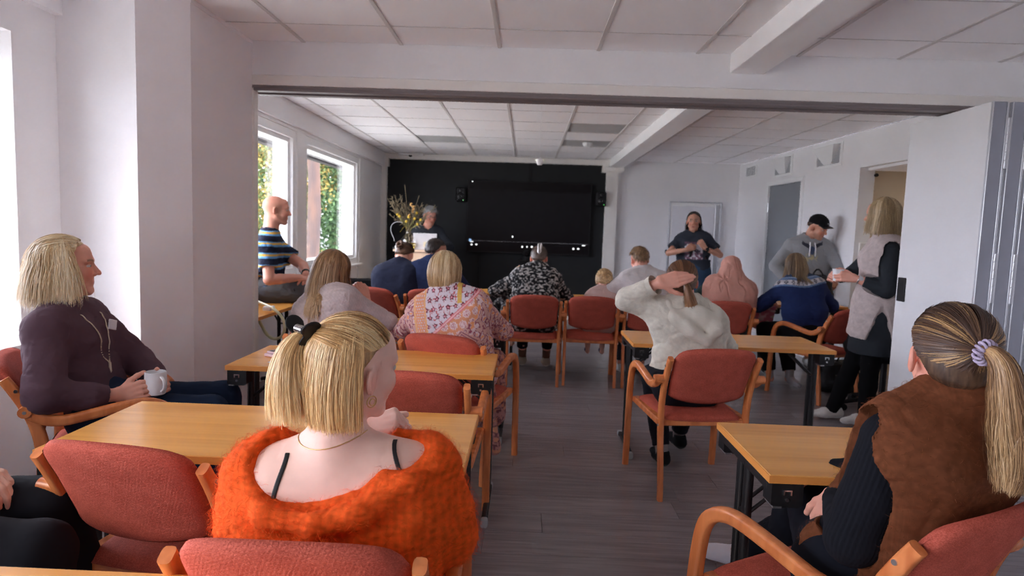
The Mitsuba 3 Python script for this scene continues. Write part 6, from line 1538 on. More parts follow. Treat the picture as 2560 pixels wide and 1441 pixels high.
    put(m, 'cup', lathe([(0, 0), (0.034, 0), (0.042, 0.085), (0.0435, 0.087), (0.0425, 0.089), (0.0405, 0.085), (0.033, 0.004), (0, 0.004)], 32, c), 'm_ceramic', 40)
woman_vest()

# woman in the brown vest, front right
def woman_brown():
    p = Person('woman in a brown knitted vest over black sleeves with a highlighted ponytail, front right', (0.905, 1.58, 0.545), heading=-22, nb=(0.985, 1.44, 1.010), hc=(0.972, 1.455, 1.112), face=15, head=(0, 2, 2), hs=1.03, sw=0.185, vox=0.0042, skin='rosy', build=1.05, curve=10)
    p.S[-1] = V(0.838, 1.425, 0.925); p.S[1] = V(1.125, 1.46, 0.925)
    p.headify().trunk()
    p.add_arm(-1, (0.822, 1.610, 0.715), (-0.9, -0.3, -0.3), (-0.22, 0.15, -0.95), (-0.72, -0.66, 0.05), curl=(22, 28, 16), thumb=0.4, elbow=(0.765, 1.415, 0.695))
    p.add_arm(1, (0.92, 1.86, 0.69), (0.9, -0.2, -0.4), (-0.8, 0.4, -0.3), (0.2, 0.3, 0.9), curl=(20, 25, 15))
    p.add_legs({-1: (0.945, 2.03, 0.550), 1: (1.08, 2.03, 0.53)}, {-1: (1.025, 2.43, 0.135), 1: (0.93, 2.52, 0.11)}, {-1: (-0.60, 0.72, -0.1), 1: (-0.75, 0.6, 0)})
    p.emit_body(blush=0.8, clip=(V(0.4, 1.1, 0.0), V(1.40, 2.85, 1.30)))
    BK = srgb(24, 25, 30); BR = srgb(104, 60, 38)
    g = Sdf()
    for q, (S, E, W) in p.arm.items():
        We = W + unit(E - W) * 0.012; g.cone(S, E, 0.062, 0.058, 0.03); g.cone(E, We, 0.056, 0.036, 0.015); g.half(We, W - E, 0, We - 0.05, We + 0.05)
    M = g.mesh(0.0042); v = M.vertices
    rib = np.zeros(len(v))
    for q, (S, E, W) in p.arm.items():
        ax = unit(E - S); d = v - S; rad = d - (d @ ax)[:, None] * ax; x = unit(np.cross(ax, V(0, 1, .2))); y = np.cross(ax, x); a = np.arctan2(rad @ y, rad @ x)
        m = np.linalg.norm(v - (S + E) / 2, axis=1) < 0.2; rib = np.where(m, np.abs(np.sin(a * 17)), rib)
    M = displace(M, rib * 0.0022 + nz(v, 18, 3) * 0.008)
    put(p.key, 'sleeve', M, 'm_cloth', True, color=np.repeat(BK[None], len(v), 0) * (0.65 + 0.5 * rib)[:, None], label='black ribbed sleeves')
    def ex(s, g):
        g.cone(s.ns - s.up1 * .015, s.nt - s.up1 * .045, 0.070, 0.062, 0.02)
        g.cone(s.S[-1] + V(0.03, 0, .01), s.S[-1] + V(-0.004, -0.005, 0.0), 0.062, 0.060, 0.03); g.cone(s.S[1] + V(-.02, 0, .01), s.S[1] + V(0.02, 0, -.02), 0.066, 0.068, 0.03)
        g.cone(s.waist - s.tr * .07, s.waist + s.tr * .07, 0.135, None, 0.06, (s.tf, 1.1))
    def nf(s, g):
        for q in (-1, 1):
            S, E, W = s.arm[q]; o = S + s.tr * q * 0.030 + V(0, 0, 0.012)
            g.cone(o, E + s.tr * q * 0.02, 0.070, 0.066, 0.006, None, 's'); g.cone(E + s.tr * q * 0.02, W, 0.066, 0.06, 0.006, None, 's')
            for u_ in (0.05, 0.11, 0.17): g.cone(o + s.tf * u_ + s.tr * q * u_ * .4 - V(0, 0, .03), E + s.tf * u_ + s.tr * q * u_ * .4 - V(0, 0, .08), 0.064, 0.070, 0.006, None, 's')
        g.cone(s.ns + s.tf * 0.005, s.nt + s.up1 * .1, 0.056, 0.070, 0.008, None, 's')
    def pat(s, v, c):
        n = nz(v, 90, 5, 3); e = np.zeros(len(v))
        S, E, W = s.arm[-1]
        dd = np.linalg.norm((v - S) - ((v - S) @ unit(E - S))[:, None] * unit(E - S), axis=1)
        e = ((dd < 0.105) & ((v - S) @ s.tr < 0.07)).astype(float)
        return c * (1 + 0.8 * n + 0.12 * np.sin(v[:, 0] * 700) * e)[:, None]
    M = p.garment('vest', sleeves=None, o=0.028, loose=0.03, col=BR, wr=0.006, wf=16, neck=None, neck_fn=nf, extra=ex, pat=pat, vox=0.0045)
    n_ = vnormals(M); pick = rng.choice(len(M.vertices), 16000, replace=True)
    a = M.vertices[pick]; nn = n_[pick]; td = unit_rows(np.cross(nn, rng.standard_normal((len(pick), 3)))); L = rng.gamma(2.0, 0.0018, len(pick))[:, None]
    F, fc, fn = strands(np.stack([a, a + nn * L * .6 + td * L * .5, a + nn * L * .8 + td * L * 1.3], 1), 0.00022, 0.00012, palette(len(pick), [BR * 1.2, BR * 0.8, BR * 1.6], None, 0.2))
    put(p.key, 'wool_fibre', F, 'm_cloth', True, kind='stuff', color=fc, nrm=fn)
    p.trousers('trousers', srgb(24, 26, 33), o=0.016, ank=0.03, vox=0.006)
    # sock feet
    for q in (-1, 1):
        A, d = p.legs[q][2], unit(V(*p.toes[q])); K = p.legs[q][1]
        path = np.array([A + unit(K - A) * 0.13, A + unit(K - A) * 0.04, A + d * 0.02 - V(0, 0, .035), A + d * 0.10 - V(0, 0, .055), A + d * 0.17 - V(0, 0, .070), A + d * 0.20 - V(0, 0, .075)])
        S_ = sweep(spline(path, 40), np.interp(np.linspace(0, 1, 40), [0, .3, .5, .8, 1], [.082, .078, .084, .088, .05]), np.interp(np.linspace(0, 1, 40), [0, .3, .5, .8, 1], [.082, .084, .082, .062, .040]), np.cross(d, V(0, 0, 1)), 0.9, True, 40)
        vv = S_.vertices; t = np.linspace(0, 1, 40).repeat(40); t = np.r_[t, 0, 1][:len(vv)]
        n = nz(vv, 38, 7, 1)
        c = np.where(((t < 0.50))[:, None], srgb(200, 196, 184), srgb(214, 212, 220)); c = np.where(((t < 0.5) & (n > 0.16))[:, None], srgb(150, 92, 58), c)
        put(p.key, 'sock', S_, 'm_cloth', True, color=c)
    put(p.key, 'belt_bag_strap', sweep(snap_cloth(p, spline([p.waist - p.tr * .17 + p.tf * -.03 + V(0, 0, .03), p.waist - p.tr * .08 - p.tf * .13 + V(0, 0, .035), p.waist + p.tr * .04 - p.tf * .15 + V(0, 0, .075), p.waist + p.tr * .15 - p.tf * .10 + V(0, 0, .12)], 30), 0.004), 0.022, 0.004, V(0, 0, 1), 0.5), 'm_blackplastic', True)
    cols = [srgb(58, 42, 34), srgb(70, 50, 40), srgb(84, 60, 46), srgb(104, 76, 56), srgb(176, 138, 92)]
    tie = (0.012, -0.108, 0.035)
    hair_cap(p, 'hair', srgb(66, 48, 38), front=0.95, back=2.45, sidea=1.28, cols=srgb(104, 78, 56), vol=1.0)
    hk = p.key + '__hair'
    pulled_hair(p, hk, 5200, tie, cols, None, r=0.0009, vol=1.03)
    tw = p.H(*tie)
    tail_hair(p, hk, 3200, [tw, tw + V(0.012, -0.040, -0.008), tw + V(0.028, -0.052, -0.07), tw + V(0.045, -0.050, -0.15), tw + V(0.052, -0.055, -0.23), tw + V(0.042, -0.058, -0.30)], [0.012, 0.026, 0.036, 0.042, 0.036, 0.018], [srgb(140, 104, 72), srgb(176, 138, 94), srgb(204, 168, 118), srgb(108, 78, 54)], r=0.0009, m=20, wave=0.010, tip=[srgb(196, 160, 112), srgb(220, 188, 140), srgb(160, 120, 82)])
    ring = ring_path(tw + V(0.003, -0.014, -0.002), V(0.3, -1, -0.15), 0.0195, 60)
    t = np.linspace(0, 2 * np.pi * 14, 400); rp = ring_path(tw + V(0.003, -0.014, -0.002), V(0.3, -1, -0.15), 0.0195, 400); cc = tw + V(0.003, -0.014, -0.002); o = unit_rows(rp - cc); ax = unit(V(0.3, -1, -0.15))
    put(hk, 'scrunchie', tube(rp + o * (0.007 * np.cos(t))[:, None] + ax * (0.009 * np.sin(t))[:, None], 0.0032, 7), 'm_lilac', True, 'lilac twisted hair tie')
mat('m_lilac', (0.46, 0.39, 0.52), 0.8, 0.2)
woman_brown()
# ------------------------------------------------------------------ things on the front wall
def glow(name, col, power):
    return {'type': 'area', 'radiance': rgb(np.asarray(col) * power), 'sampling_weight': 0.002}
LUM = 2.0 ** -exposure
def lamp_part(parent, name, mesh, col, power):
    d = mikit.ply(mesh, 'm_white'); d['emitter'] = glow(name, col, power * LUM * 1.0); return add(parent, name, d)
tv = thing('television', 'large black wall-mounted screen showing a video player bar', 'television')
part(tv, 'bezel', box(-0.935, 0.965, 9.80, 9.865, 1.005, 2.105, 0.006), 'm_blackplastic')
sc_ = part(tv, 'screen', box(-0.915, 0.945, 9.797, 9.801, 1.03, 2.09), 'm_screen')
def tvp(x, y): return ((x - 1320) / 163.0 * 0.9975 + 0.013, 9.7965, 1.37 - 0.0 + (575 + 0.0345 * (x - 1280) - y) * 9.797 / FPX * 1.012)
ic = []
for x, y, w, h in ((1178, 457, 4, 4), (1282, 592, 5, 7), (1180, 604, 12, 3.5), (1180, 611, 7, 6), (1192, 611, 7, 6), (1307, 617, 6, 7), (1319, 617, 5, 6), (1331, 617, 7, 7), (1435, 622, 7, 7), (1447, 622, 8, 6), (1460, 614, 12, 4)):
    c = tvp(x, y); s_ = 9.797 / FPX
    ic.append(cyl((c[0], c[1] + .001, c[2]), (c[0], c[1] - .001, c[2]), 1, n=14)); vv = ic[-1].vertices; vv[:, 0] = c[0] + (vv[:, 0] - c[0]) * w * s_ / 2.6; vv[:, 2] = c[2] + (vv[:, 2] - c[2]) * h * s_ / 2.6; ic[-1].vertices = vv
for m in ic: lamp_part(sc_, 'icon', m, (1, 1, 1), 1.1)
c = tvp(1176, 600); lamp_part(sc_, 'blue_badge', cyl((c[0], c[1] + .001, c[2]), (c[0], c[1] - .001, c[2]), 0.022, n=18), (0.12, 0.42, 0.85), 0.8)
a, b = tvp(1172, 600.5), tvp(1470, 600.5); part(sc_, 'progress_line', box(-0.915, 0.945, 9.7962, 9.7975, a[2] - 0.004, a[2] - 0.0005), 'm_greyplastic')
for x0, lb in ((-1.10, 'small black wall speaker left of the television'), (1.02, 'small black wall speaker right of the television')):
    sp = thing('wall_speaker', lb, 'speaker')
    part(sp, 'cabinet', box(x0, x0 + 0.155, 9.70, 9.845, 1.765, 1.985, 0.02), 'm_blackplastic')
    part(sp, 'woofer', lathe([(0, 0.004), (0.02, 0.012), (0.05, 0.0), (0.056, 0.008), (0.058, 0.0)], 30), 'm_blackmetal'); 
    scene[list(scene)[-1]]['to_world'] = T().translate([x0 + 0.078, 9.699, 1.845]).rotate([1, 0, 0], 90)
    part(sp, 'tweeter', lathe([(0, 0.01), (0.012, 0.006), (0.028, 0.0), (0.030, 0.004), (0.032, 0.0)], 24), 'm_blackmetal')
    scene[list(scene)[-1]]['to_world'] = T().translate([x0 + 0.078, 9.699, 1.935]).rotate([1, 0, 0], 90)
    lamp_part(sp, 'power_light', cyl((x0 + 0.118, 9.703, 1.79), (x0 + 0.118, 9.698, 1.79), 0.007, n=10), (0.05, 0.85, 0.10), 0.8)
    part(sp, 'bracket', box(x0 + 0.05, x0 + 0.10, 9.84, 9.88, 1.83, 1.93), 'm_blackmetal')
single('cable_cover', 'black cable cover above the television', 'cable cover', box(-0.005, 0.045, 9.862, 9.878, 2.10, 2.385, 0.003), 'm_blackplastic')
single('cable', 'thin black cable hanging below the television', 'cable', tube(spline([(-0.72, 9.85, 1.01), (-0.735, 9.86, 0.7), (-0.72, 9.865, 0.4), (-0.74, 9.86, 0.1)], 30), 0.006, 6), 'm_blackmetal', True)
cm = thing('conference_camera', 'black conference camera on a shelf under the television', 'camera')
part(cm, 'shelf', box(-0.12, 0.12, 9.62, 9.87, 0.905, 0.92, 0.003), 'm_blackmetal')
part(cm, 'base', lathe([(0, 0), (0.075, 0), (0.078, 0.02), (0.060, 0.055), (0.0, 0.06)], 30, (0.0, 9.72, 0.92)), 'm_blackplastic', 30)
part(cm, 'head', trimesh.Trimesh(trimesh.creation.icosphere(3, 0.055).vertices + V(0, 9.72, 1.02), trimesh.creation.icosphere(3, 0.055).faces, process=False), 'm_blackplastic', True)
part(cm, 'lens', cyl((0, 9.68, 1.02), (0, 9.655, 1.02), 0.028), 'm_screen', 30)
wb = thing('whiteboard', 'white flip-chart board on the front wall behind the standing woman', 'whiteboard')
part(wb, 'board', box(2.175, 2.93, 9.855, 9.88, 0.76, 1.87, 0.003), 'm_white')
part(wb, 'frame', cat([box(2.160, 2.178, 9.845, 9.89, 0.745, 1.885, 0.003), box(2.925, 2.945, 9.845, 9.89, 0.745, 1.885, 0.003), box(2.160, 2.945, 9.845, 9.89, 0.745, 0.762, 0.003), box(2.160, 2.945, 9.845, 9.89, 1.868, 1.885, 0.003)]), 'm_alu')
part(wb, 'paper_pad', box(2.20, 2.835, 9.845, 9.856, 0.80, 1.84), 'm_paper'); part(wb, 'clamp', box(2.19, 2.845, 9.838, 9.850, 1.815, 1.84, 0.003), 'm_white')
part(wb, 'side_strip', box(2.85, 2.92, 9.842, 9.856, 0.78, 1.85, 0.003), 'm_alu')
for x in (2.148, 2.958): part(wb, 'knob', cyl((x, 9.86, 1.12), (x + (0.02 if x > 2.5 else -0.02), 9.86, 1.12), 0.028, n=18), 'm_blackplastic', 30)
# ------------------------------------------------------------------ on the ceiling
sm = thing('smoke_detector', 'white smoke detector on the far ceiling', 'smoke detector')
part(sm, 'base', lathe([(0, 0), (0.065, 0), (0.065, 0.02), (0.0, 0.02)], 30, (0.706, 8.03, ZC - 0.018)), 'm_white', 30)
part(sm, 'cap', lathe([(0, 0), (0.03, 0.0), (0.05, 0.012), (0.056, 0.032), (0, 0.034)], 30, (0.706, 8.03, ZC - 0.050)), 'm_white', 30)
pd = thing('pendant_sensor', 'small white cup-shaped device hanging on a thin cord from the far ceiling', 'hanging sensor')
px = (0.083, 5.30)
part(pd, 'cord', cyl((px[0], px[1], 1.955), (px[0], px[1], ZC), 0.0014, n=6), 'm_white')
part(pd, 'body', lathe([(0, 0), (0.018, 0.0), (0.025, 0.012), (0.030, 0.034), (0.031, 0.046), (0.022, 0.050), (0.006, 0.060), (0, 0.06)], 30, (px[0], px[1], 1.905)), 'm_white', 30)
for q in (-1, 1): lamp_part(pd, 'indicator', trimesh.Trimesh(trimesh.creation.icosphere(2, 0.006).vertices + V(px[0] + q * 0.030, px[1], 1.945), trimesh.creation.icosphere(2, 0.006).faces, process=False), (0.7, 0.75, 0.15), 0.8)
dc = thing('dome_camera', 'tiny black sensor on the cornice above the black wall', 'sensor')
part(dc, 'mount', box(-1.98, -1.60, 9.70, 9.82, ZC - 0.03, ZC, 0.004), 'm_white'); part(dc, 'eye', lathe([(0, 0), (0.02, 0.004), (0.032, 0.03), (0, 0.03)], 20, (-1.80, 9.74, ZC - 0.055)), 'm_blackplastic', 30)
# corridor details
single('wall_stud', 'small black round knob high on the beige corridor wall', 'knob', cyl((3.475, 6.58, 2.04), (3.475, 6.545, 2.04), 0.017, n=16), 'm_blackplastic', 30)
sw = thing('wall_switch', 'cream switch box on the beige corridor wall', 'switch')
part(sw, 'plate', box(3.36, 3.50, 6.545, 6.582, 1.19, 1.36, 0.006), 'm_trim'); part(sw, 'button', box(3.40, 3.47, 6.538, 6.548, 1.22, 1.33, 0.004), 'm_white')

cl = thing('added_corridor_lamp', 'unseen round ceiling lamp added to brighten the side corridor', 'lamp')  # lamp added out of view, only to lift the corridor brightness
part(cl, 'rim', lathe([(0.15, 0), (0.17, 0.005), (0.17, 0.04), (0.15, 0.04), (0.15, 0)], 30, (4.15, 5.85, 2.045)), 'm_white', 30)
lamp_part(cl, 'diffuser', lathe([(0, 0.0), (0.15, 0.0)], 30, (4.15, 5.85, 2.05)), (1.0, 0.93, 0.82), 15.0)
scene[list(scene)[-1]]['emitter']['sampling_weight'] = 0.6
# ------------------------------------------------------------------ lectern and what stands on it
le = thing('lectern', 'pale wooden lectern before the black wall', 'lectern')
mat('m_birch', proc(lambda p, n, uv: mix((0.62, 0.44, 0.30), (0.72, 0.54, 0.39), fbm(p.x * 30, p.y * 30, p.z * 4, 3))), 0.45, 0.35)
part(le, 'front_panel', box(-1.60, -1.20, 8.44, 8.46, 0.03, 1.035, 0.003), 'm_birch')
for x in (-1.60, -1.22): part(le, 'side_panel', box(x, x + 0.02, 8.46, 8.80, 0.03, 1.035, 0.003), 'm_birch')
part(le, 'top', box(-1.76, -1.10, 8.40, 8.84, 1.035, 1.06, 0.004), 'm_birch'); part(le, 'plinth', box(-1.64, -1.16, 8.42, 8.82, 0, 0.03, 0.003), 'm_birch'); part(le, 'shelf', box(-1.58, -1.22, 8.46, 8.80, 0.70, 0.72), 'm_birch')
lp = thing('laptop', 'silver laptop open on the lectern, its lid towards the room', 'laptop')
part(lp, 'base', box(-1.52, -1.20, 8.56, 8.78, 1.060, 1.074, 0.004), 'm_alu'); part(lp, 'keyboard', box(-1.49, -1.23, 8.62, 8.76, 1.074, 1.0755), 'm_blackplastic')
lid = place(box(-0.16, 0.16, -0.004, 0.004, 0, 0.215, 0.003), trimesh.transformations.translation_matrix((-1.36, 8.56, 1.07)) @ trimesh.transformations.rotation_matrix(0.12, [1, 0, 0]))
ld = part(lp, 'lid', lid, 'm_laptop'); part(ld, 'sticker', place(box(-0.02, 0.07, -0.0055, -0.0035, 0.03, 0.10), trimesh.transformations.translation_matrix((-1.36, 8.56, 1.07)) @ trimesh.transformations.rotation_matrix(0.12, [1, 0, 0])), 'm_sticker')
mat('m_laptop', (0.66, 0.65, 0.66), 0.35, 0.5, 0.2); mat('m_sticker', (0.78, 0.68, 0.48), 0.6, 0.3)
vs = thing('vase', 'round clear glass vase of dried flowers on the lectern', 'vase')
vc = (-1.585, 8.55, 1.06)
prof = [(0, 0.0), (0.05, 0.0), (0.085, 0.03), (0.105, 0.085), (0.098, 0.135), (0.070, 0.175), (0.038, 0.20), (0.036, 0.235), (0.046, 0.255)]
inner = [(r - 0.003 if r > 0 else 0, z + (0.006 if z < 0.01 else 0)) for r, z in prof][::-1]; inner[-1] = (0, 0.006)
part(vs, 'glass', lathe(prof + inner, 48, vc), 'm_glass', True)
part(vs, 'water', lathe([(0, 0.008), (0.048, 0.008), (0.080, 0.032), (0.0985, 0.075), (0.0985, 0.092), (0, 0.092)], 40, vc), 'm_water', 40)
scene['m_water'] = {'type': 'principled', 'base_color': rgb((0.55, 0.42, 0.06)), 'roughness': 0.05, 'spec_trans': 0.85, 'eta': 1.33}
bq = thing('dried_bouquet', 'dried grasses and yellow button flowers in the round vase', 'flowers')
top = V(*vc) + V(0, 0, 0.23)
def stem(end, r=0.0022, sag=0.0, n=14):
    b = V(*vc) + V(rng.uniform(-.04, .04), rng.uniform(-.03, .03), 0.02); m = top + V(rng.uniform(-.02, .02), rng.uniform(-.02, .02), 0.02); e = V(*end)
    return spline([b, m, (m + e) / 2 + V(0, 0, sag), e], n)
def lp_(x, y, d=8.5): q = ((x - 1280), (720.5 - y)); f, u = _f, _u; r_ = np.cross(f, u); dd = f * FPX + r_ * q[0] + u * q[1]; return V(*EYE) + dd * (d / dd[1])
sp_ends = [(968, 495, 'g'), (978, 490, 'g'), (985, 487, 'g'), (980, 503, 'g'), (990, 508, 'g'), (984, 520, 'g'), (972, 535, 'g'), (1000, 486, 'g'), (1012, 505, 'g'), (1048, 489, 't'), (1012, 462, 't'), (1005, 510, 'g'), (1023, 505, 't'), (1045, 512, 'g'), (1055, 508, 'g'), (1068, 510, 'g'), (1088, 513, 'g'), (1062, 520, 'g'), (1038, 520, 'g'), (1015, 525, 'g'), (1052, 530, 'g'), (1000, 530, 'g'), (1030, 515, 'g'), (1062, 545, 'g'), (1070, 535, 'g')]
gm, gc = [], []
for x, y, k in sp_ends:
    e = lp_(x, y, 8.45 + rng.uniform(-.1, .15)); st = stem(e, sag=0.03 * rng.uniform(-1, 1)); put(bq, 'stem', tube(st, 0.0035, 5), 'm_stem', True)
    if k == 'g':
        S_, C_ = [], []
        for j in range(16):
            t = rng.uniform(0.55, 1.0); p0 = st[int(t * (len(st) - 1))]; d = unit(st[-1] - st[-4]) * 0.6 + rng.standard_normal(3) * 0.45
            p1 = p0 + unit(d) * rng.uniform(0.03, 0.07); S_.append(tube([p0, (p0 + p1) / 2 + V(0, 0, .003), p1], [0.002, 0.0042, 0.0022], 5))
        put(bq, 'seed_head', cat(S_), 'm_stem', True, kind='stuff')
mat('m_stem', (0.20, 0.16, 0.10), 0.9, 0.1); mat('m_yellow', (0.62, 0.42, 0.06), 0.8, 0.1); mat('m_pod', (0.50, 0.28, 0.10), 0.8, 0.1); mat('m_greenstem', (0.30, 0.30, 0.10), 0.8, 0.1)
for x, y in ((994, 536), (999, 541), (1042, 533), (1016, 554), (1037, 547), (1052, 550), (1044, 561), (1022, 543)):
    e = lp_(x, y, 8.42); put(bq, 'stem', tube(stem(e), 0.003, 5), 'm_greenstem', True)
    b = trimesh.creation.icosphere(3, 0.018); b = displace(b, 0.0025 * (meshkit.noise(b.vertices * 260) - .5)); b.apply_translation(e); put(bq, 'button_flower', b, 'm_yellow', True)
for x, y in ((1030, 512), (1036, 519), (1025, 540), (1034, 528)):
    e = lp_(x, y, 8.42); b = tube(ring_path(e, V(.3, 1, .2), 0.018, 14)[:10], [.006, .010, .012, .013, .013, .012, .011, .010, .008, .005], 7); put(bq, 'seed_pod', b, 'm_pod', True)
put(bq, 'leaf', sweep(spline([top + V(-.03, -.02, .02), lp_(1012, 566), lp_(1004, 575), lp_(1000, 581)], 14), np.linspace(.014, .004, 14), 0.002, (0, 1, 0), 0.8), 'm_yellow', True)
ad = thing('adapter_box', 'white plastic box at the left edge of the lectern top', 'box')
part(ad, 'case', box(-1.745, -1.665, 8.45, 8.56, 1.06, 1.115, 0.01), 'm_white'); part(ad, 'label', box(-1.665, -1.60, 8.44, 8.52, 1.06, 1.10, 0.006), 'm_paper')
mc = thing('gooseneck_microphone', 'thin black gooseneck microphone arching beside the vase', 'microphone')
part(mc, 'neck', tube(spline([lp_(986, 603, 8.5), lp_(982, 590, 8.5), lp_(977, 575, 8.5), lp_(982, 560, 8.5), lp_(995, 555, 8.5), lp_(1008, 558, 8.5)], 30), 0.0045, 7), 'm_greyplastic', True)
part(mc, 'head', cyl(lp_(1008, 558, 8.5), lp_(1014, 560, 8.5), 0.009, n=10), 'm_blackplastic')
part(mc, 'stand', cyl(lp_(986, 603, 8.5) * V(1, 1, 0) + V(0, 0, 1.06), lp_(986, 603, 8.5) * V(1, 1, 0) + V(0, 0, 1.085), 0.02), 'm_blackplastic')

# ------------------------------------------------------------------ small things on the tables
ph = thing('smartphone', 'pale pink phone with a dark screen on the second table on the left', 'phone')
Mx = rotz(-28, (-1.155, 3.02, 0.720)); part(ph, 'case', place(box(-0.075, 0.075, -0.038, 0.038, 0.016, 0.026, 0.003), Mx), 'm_rose'); part(ph, 'screen', place(box(-0.062, 0.062, -0.034, 0.034, 0.0255, 0.0268), Mx), 'm_screen')
nb_ = thing('notebook', 'small pink notebook under the phone on the second table', 'notebook')
part(nb_, 'cover', place(box(-0.085, 0.080, -0.046, 0.046, 0.0015, 0.016, 0.003), rotz(-25, (-1.150, 3.015, 0.720))), 'm_rose'); part(nb_, 'pages', place(box(-0.083, 0.082, -0.044, 0.047, 0.004, 0.0135), rotz(-25, (-1.150, 3.015, 0.720))), 'm_paper')
mat('m_rose', (0.66, 0.46, 0.46), 0.35, 0.5)
for k, (x, y, a) in enumerate(((-1.06, 2.93, -12), (-1.03, 2.96, -30))):
    single('paper_sheet', ('white paper sheet nearest the front edge of the second table', 'white paper sheet half under the other beside the pink notebook')[k], 'paper', place(box(-0.105, 0.105, -0.07, 0.07, 0.7203 + 0.0008 * k, 0.7209 + 0.0008 * k), rotz(a, (x, y, 0))), 'm_paper')
gl = thing('eyeglasses', 'folded dark eyeglasses on the table behind the woman in lilac', 'glasses')
c = lp_(905, 776, 4.22); c[2] = 0.745
for q in (-1, 1): part(gl, 'rim', tube(ring_path(c + V(q * 0.030, 0, 0), V(.2, 1, .3), 0.022, 22), 0.0022, 6), 'm_blackmetal', True)
for q in (-1, 1): part(gl, 'temple', tube([c + V(q * .052, 0, .008), c + V(q * .05, .10, .0), c + V(q * .045, .13, -.018)], 0.002, 6), 'm_blackmetal', True)
part(gl, 'bridge', tube([c + V(-.009, 0, .006), c + V(.009, 0, .006)], 0.002, 6), 'm_chrome')
hs = thing('hose', 'coiled pale yellow plastic hose hanging off the table by the window', 'hose')
pp = [lp_(600, 742, 4.75), lp_(632, 750, 4.62), lp_(665, 763, 4.52), lp_(695, 782, 4.42), lp_(712, 815, 4.38), lp_(703, 842, 4.38), lp_(682, 847, 4.40), lp_(658, 822, 4.46), lp_(640, 790, 4.50), lp_(622, 765, 4.52), lp_(605, 752, 4.60)]
part(hs, 'tubing', tube(spline(pp, 90), 0.0105, 12), 'm_hose', True); part(hs, 'clip', box(*np.r_[lp_(672, 762, 4.5)[0] + np.array([-.03, .03])], 4.46, 4.54, 0.735, 0.765, 0.004), 'm_white')
mat('m_hose', (0.70, 0.66, 0.42), 0.25, 0.5)
bg = thing('gift_bag', 'pink flowery gift bag with green tissue hanging at the table edge beside the headscarf', 'bag')
c = lp_(1905, 790, 6.12)
def bag_c(p, n, uv):
    a = noise(p.x * 38, p.y * 38, p.z * 38); return mix(mix((0.60, 0.16, 0.20), (0.70, 0.45, 0.45), smoothstep(0.45, 0.6, a)), (0.60, 0.50, 0.20), smoothstep(0.68, 0.76, a))
mat('m_bagprint', proc(bag_c), 0.6, 0.3)
M = hull([c + V(sx * w, sy * .05, z) for sx in (-1, 1) for sy in (-1, 1) for w, z in ((.075, -.12), (.11, .10))]); part(bg, 'body', M, 'm_bagprint')
part(bg, 'tissue', displace(trimesh.Trimesh(trimesh.creation.icosphere(3, 1).vertices * V(.085, .04, .04) + c + V(.01, 0, .105), trimesh.creation.icosphere(3, 1).faces, process=False), 0.03 * (meshkit.noise(trimesh.creation.icosphere(3, 1).vertices * 7) - .5)), 'm_leafgreen', True)
for q in (-1, 1): part(bg, 'handle', tube(spline([c + V(-.06, q * .03, .10), c + V(-.03, q * .03 + .04, .16), c + V(.03, q * .03 + .04, .16), c + V(.06, q * .03, .10)], 16), 0.004, 6), 'm_paper', True)
mat('m_leafgreen', (0.25, 0.42, 0.10), 0.8, 0.1)
def backpack(c, sx, label, rot=0):
    b = thing('backpack', label, 'bag'); g = Sdf(); g.cone(c + V(-.09 * sx, 0, .10), c + V(.09 * sx, 0, .10), .10, None, .05); g.cone(c + V(-.08 * sx, 0, .22), c + V(.08 * sx, 0, .22), .085, None, .06); g.cone(c + V(-.05 * sx, -.07, .10), c + V(.05 * sx, -.07, .10), .06, None, .02); g.half(c, V(0, 0, -1))
    m = g.mesh(.01); m = displace(m, nz(m.vertices, 18, 3) * .02); put(b, 'body', m, 'm_blackplastic', True); put(b, 'strap', tube(spline([c + V(-.05, -.06, .30), c + V(0, -.05, .36), c + V(.05, -.06, .30)], 14), .008, 7), 'm_blackplastic', True); put(b, 'zip', tube(spline([c + V(-.08, -.115, .18), c + V(0, -.135, .20), c + V(.08, -.115, .18)], 14), .003, 6), 'm_chrome', True)
make_table(2.44, 3.20, 6.35, 6.85, 'folding table in the right corner carrying the black backpack', 0)
backpack(V(2.93, 6.52, 0.72), 1.0, 'black backpack on the corner table before the man in the cap')
backpack(V(2.86, 5.75, 0.0), 1.1, 'dark backpack on the floor under the table near the corridor opening')
fr = thing('fruit_bowl', 'small bowl of green and yellow fruit beside the black backpack', 'bowl'); c = V(2.70, 6.42, 0.72)
part(fr, 'bowl', lathe([(0, 0), (.04, 0), (.085, .05), (.08, .05), (.038, .006), (0, .006)], 30, c), 'm_ceramic', 30)
for k in range(2):
    a = k * 2.6; e = trimesh.creation.icosphere(2, .028); e.apply_translation(c + V(.04 * math.cos(a), .04 * math.sin(a), .052)); single('fruit', ('small green fruit in the bowl by the black backpack', 'small yellow fruit in the bowl by the black backpack')[k % 2], 'fruit', e, ('m_leafgreen', 'm_yellow')[k % 2], True)
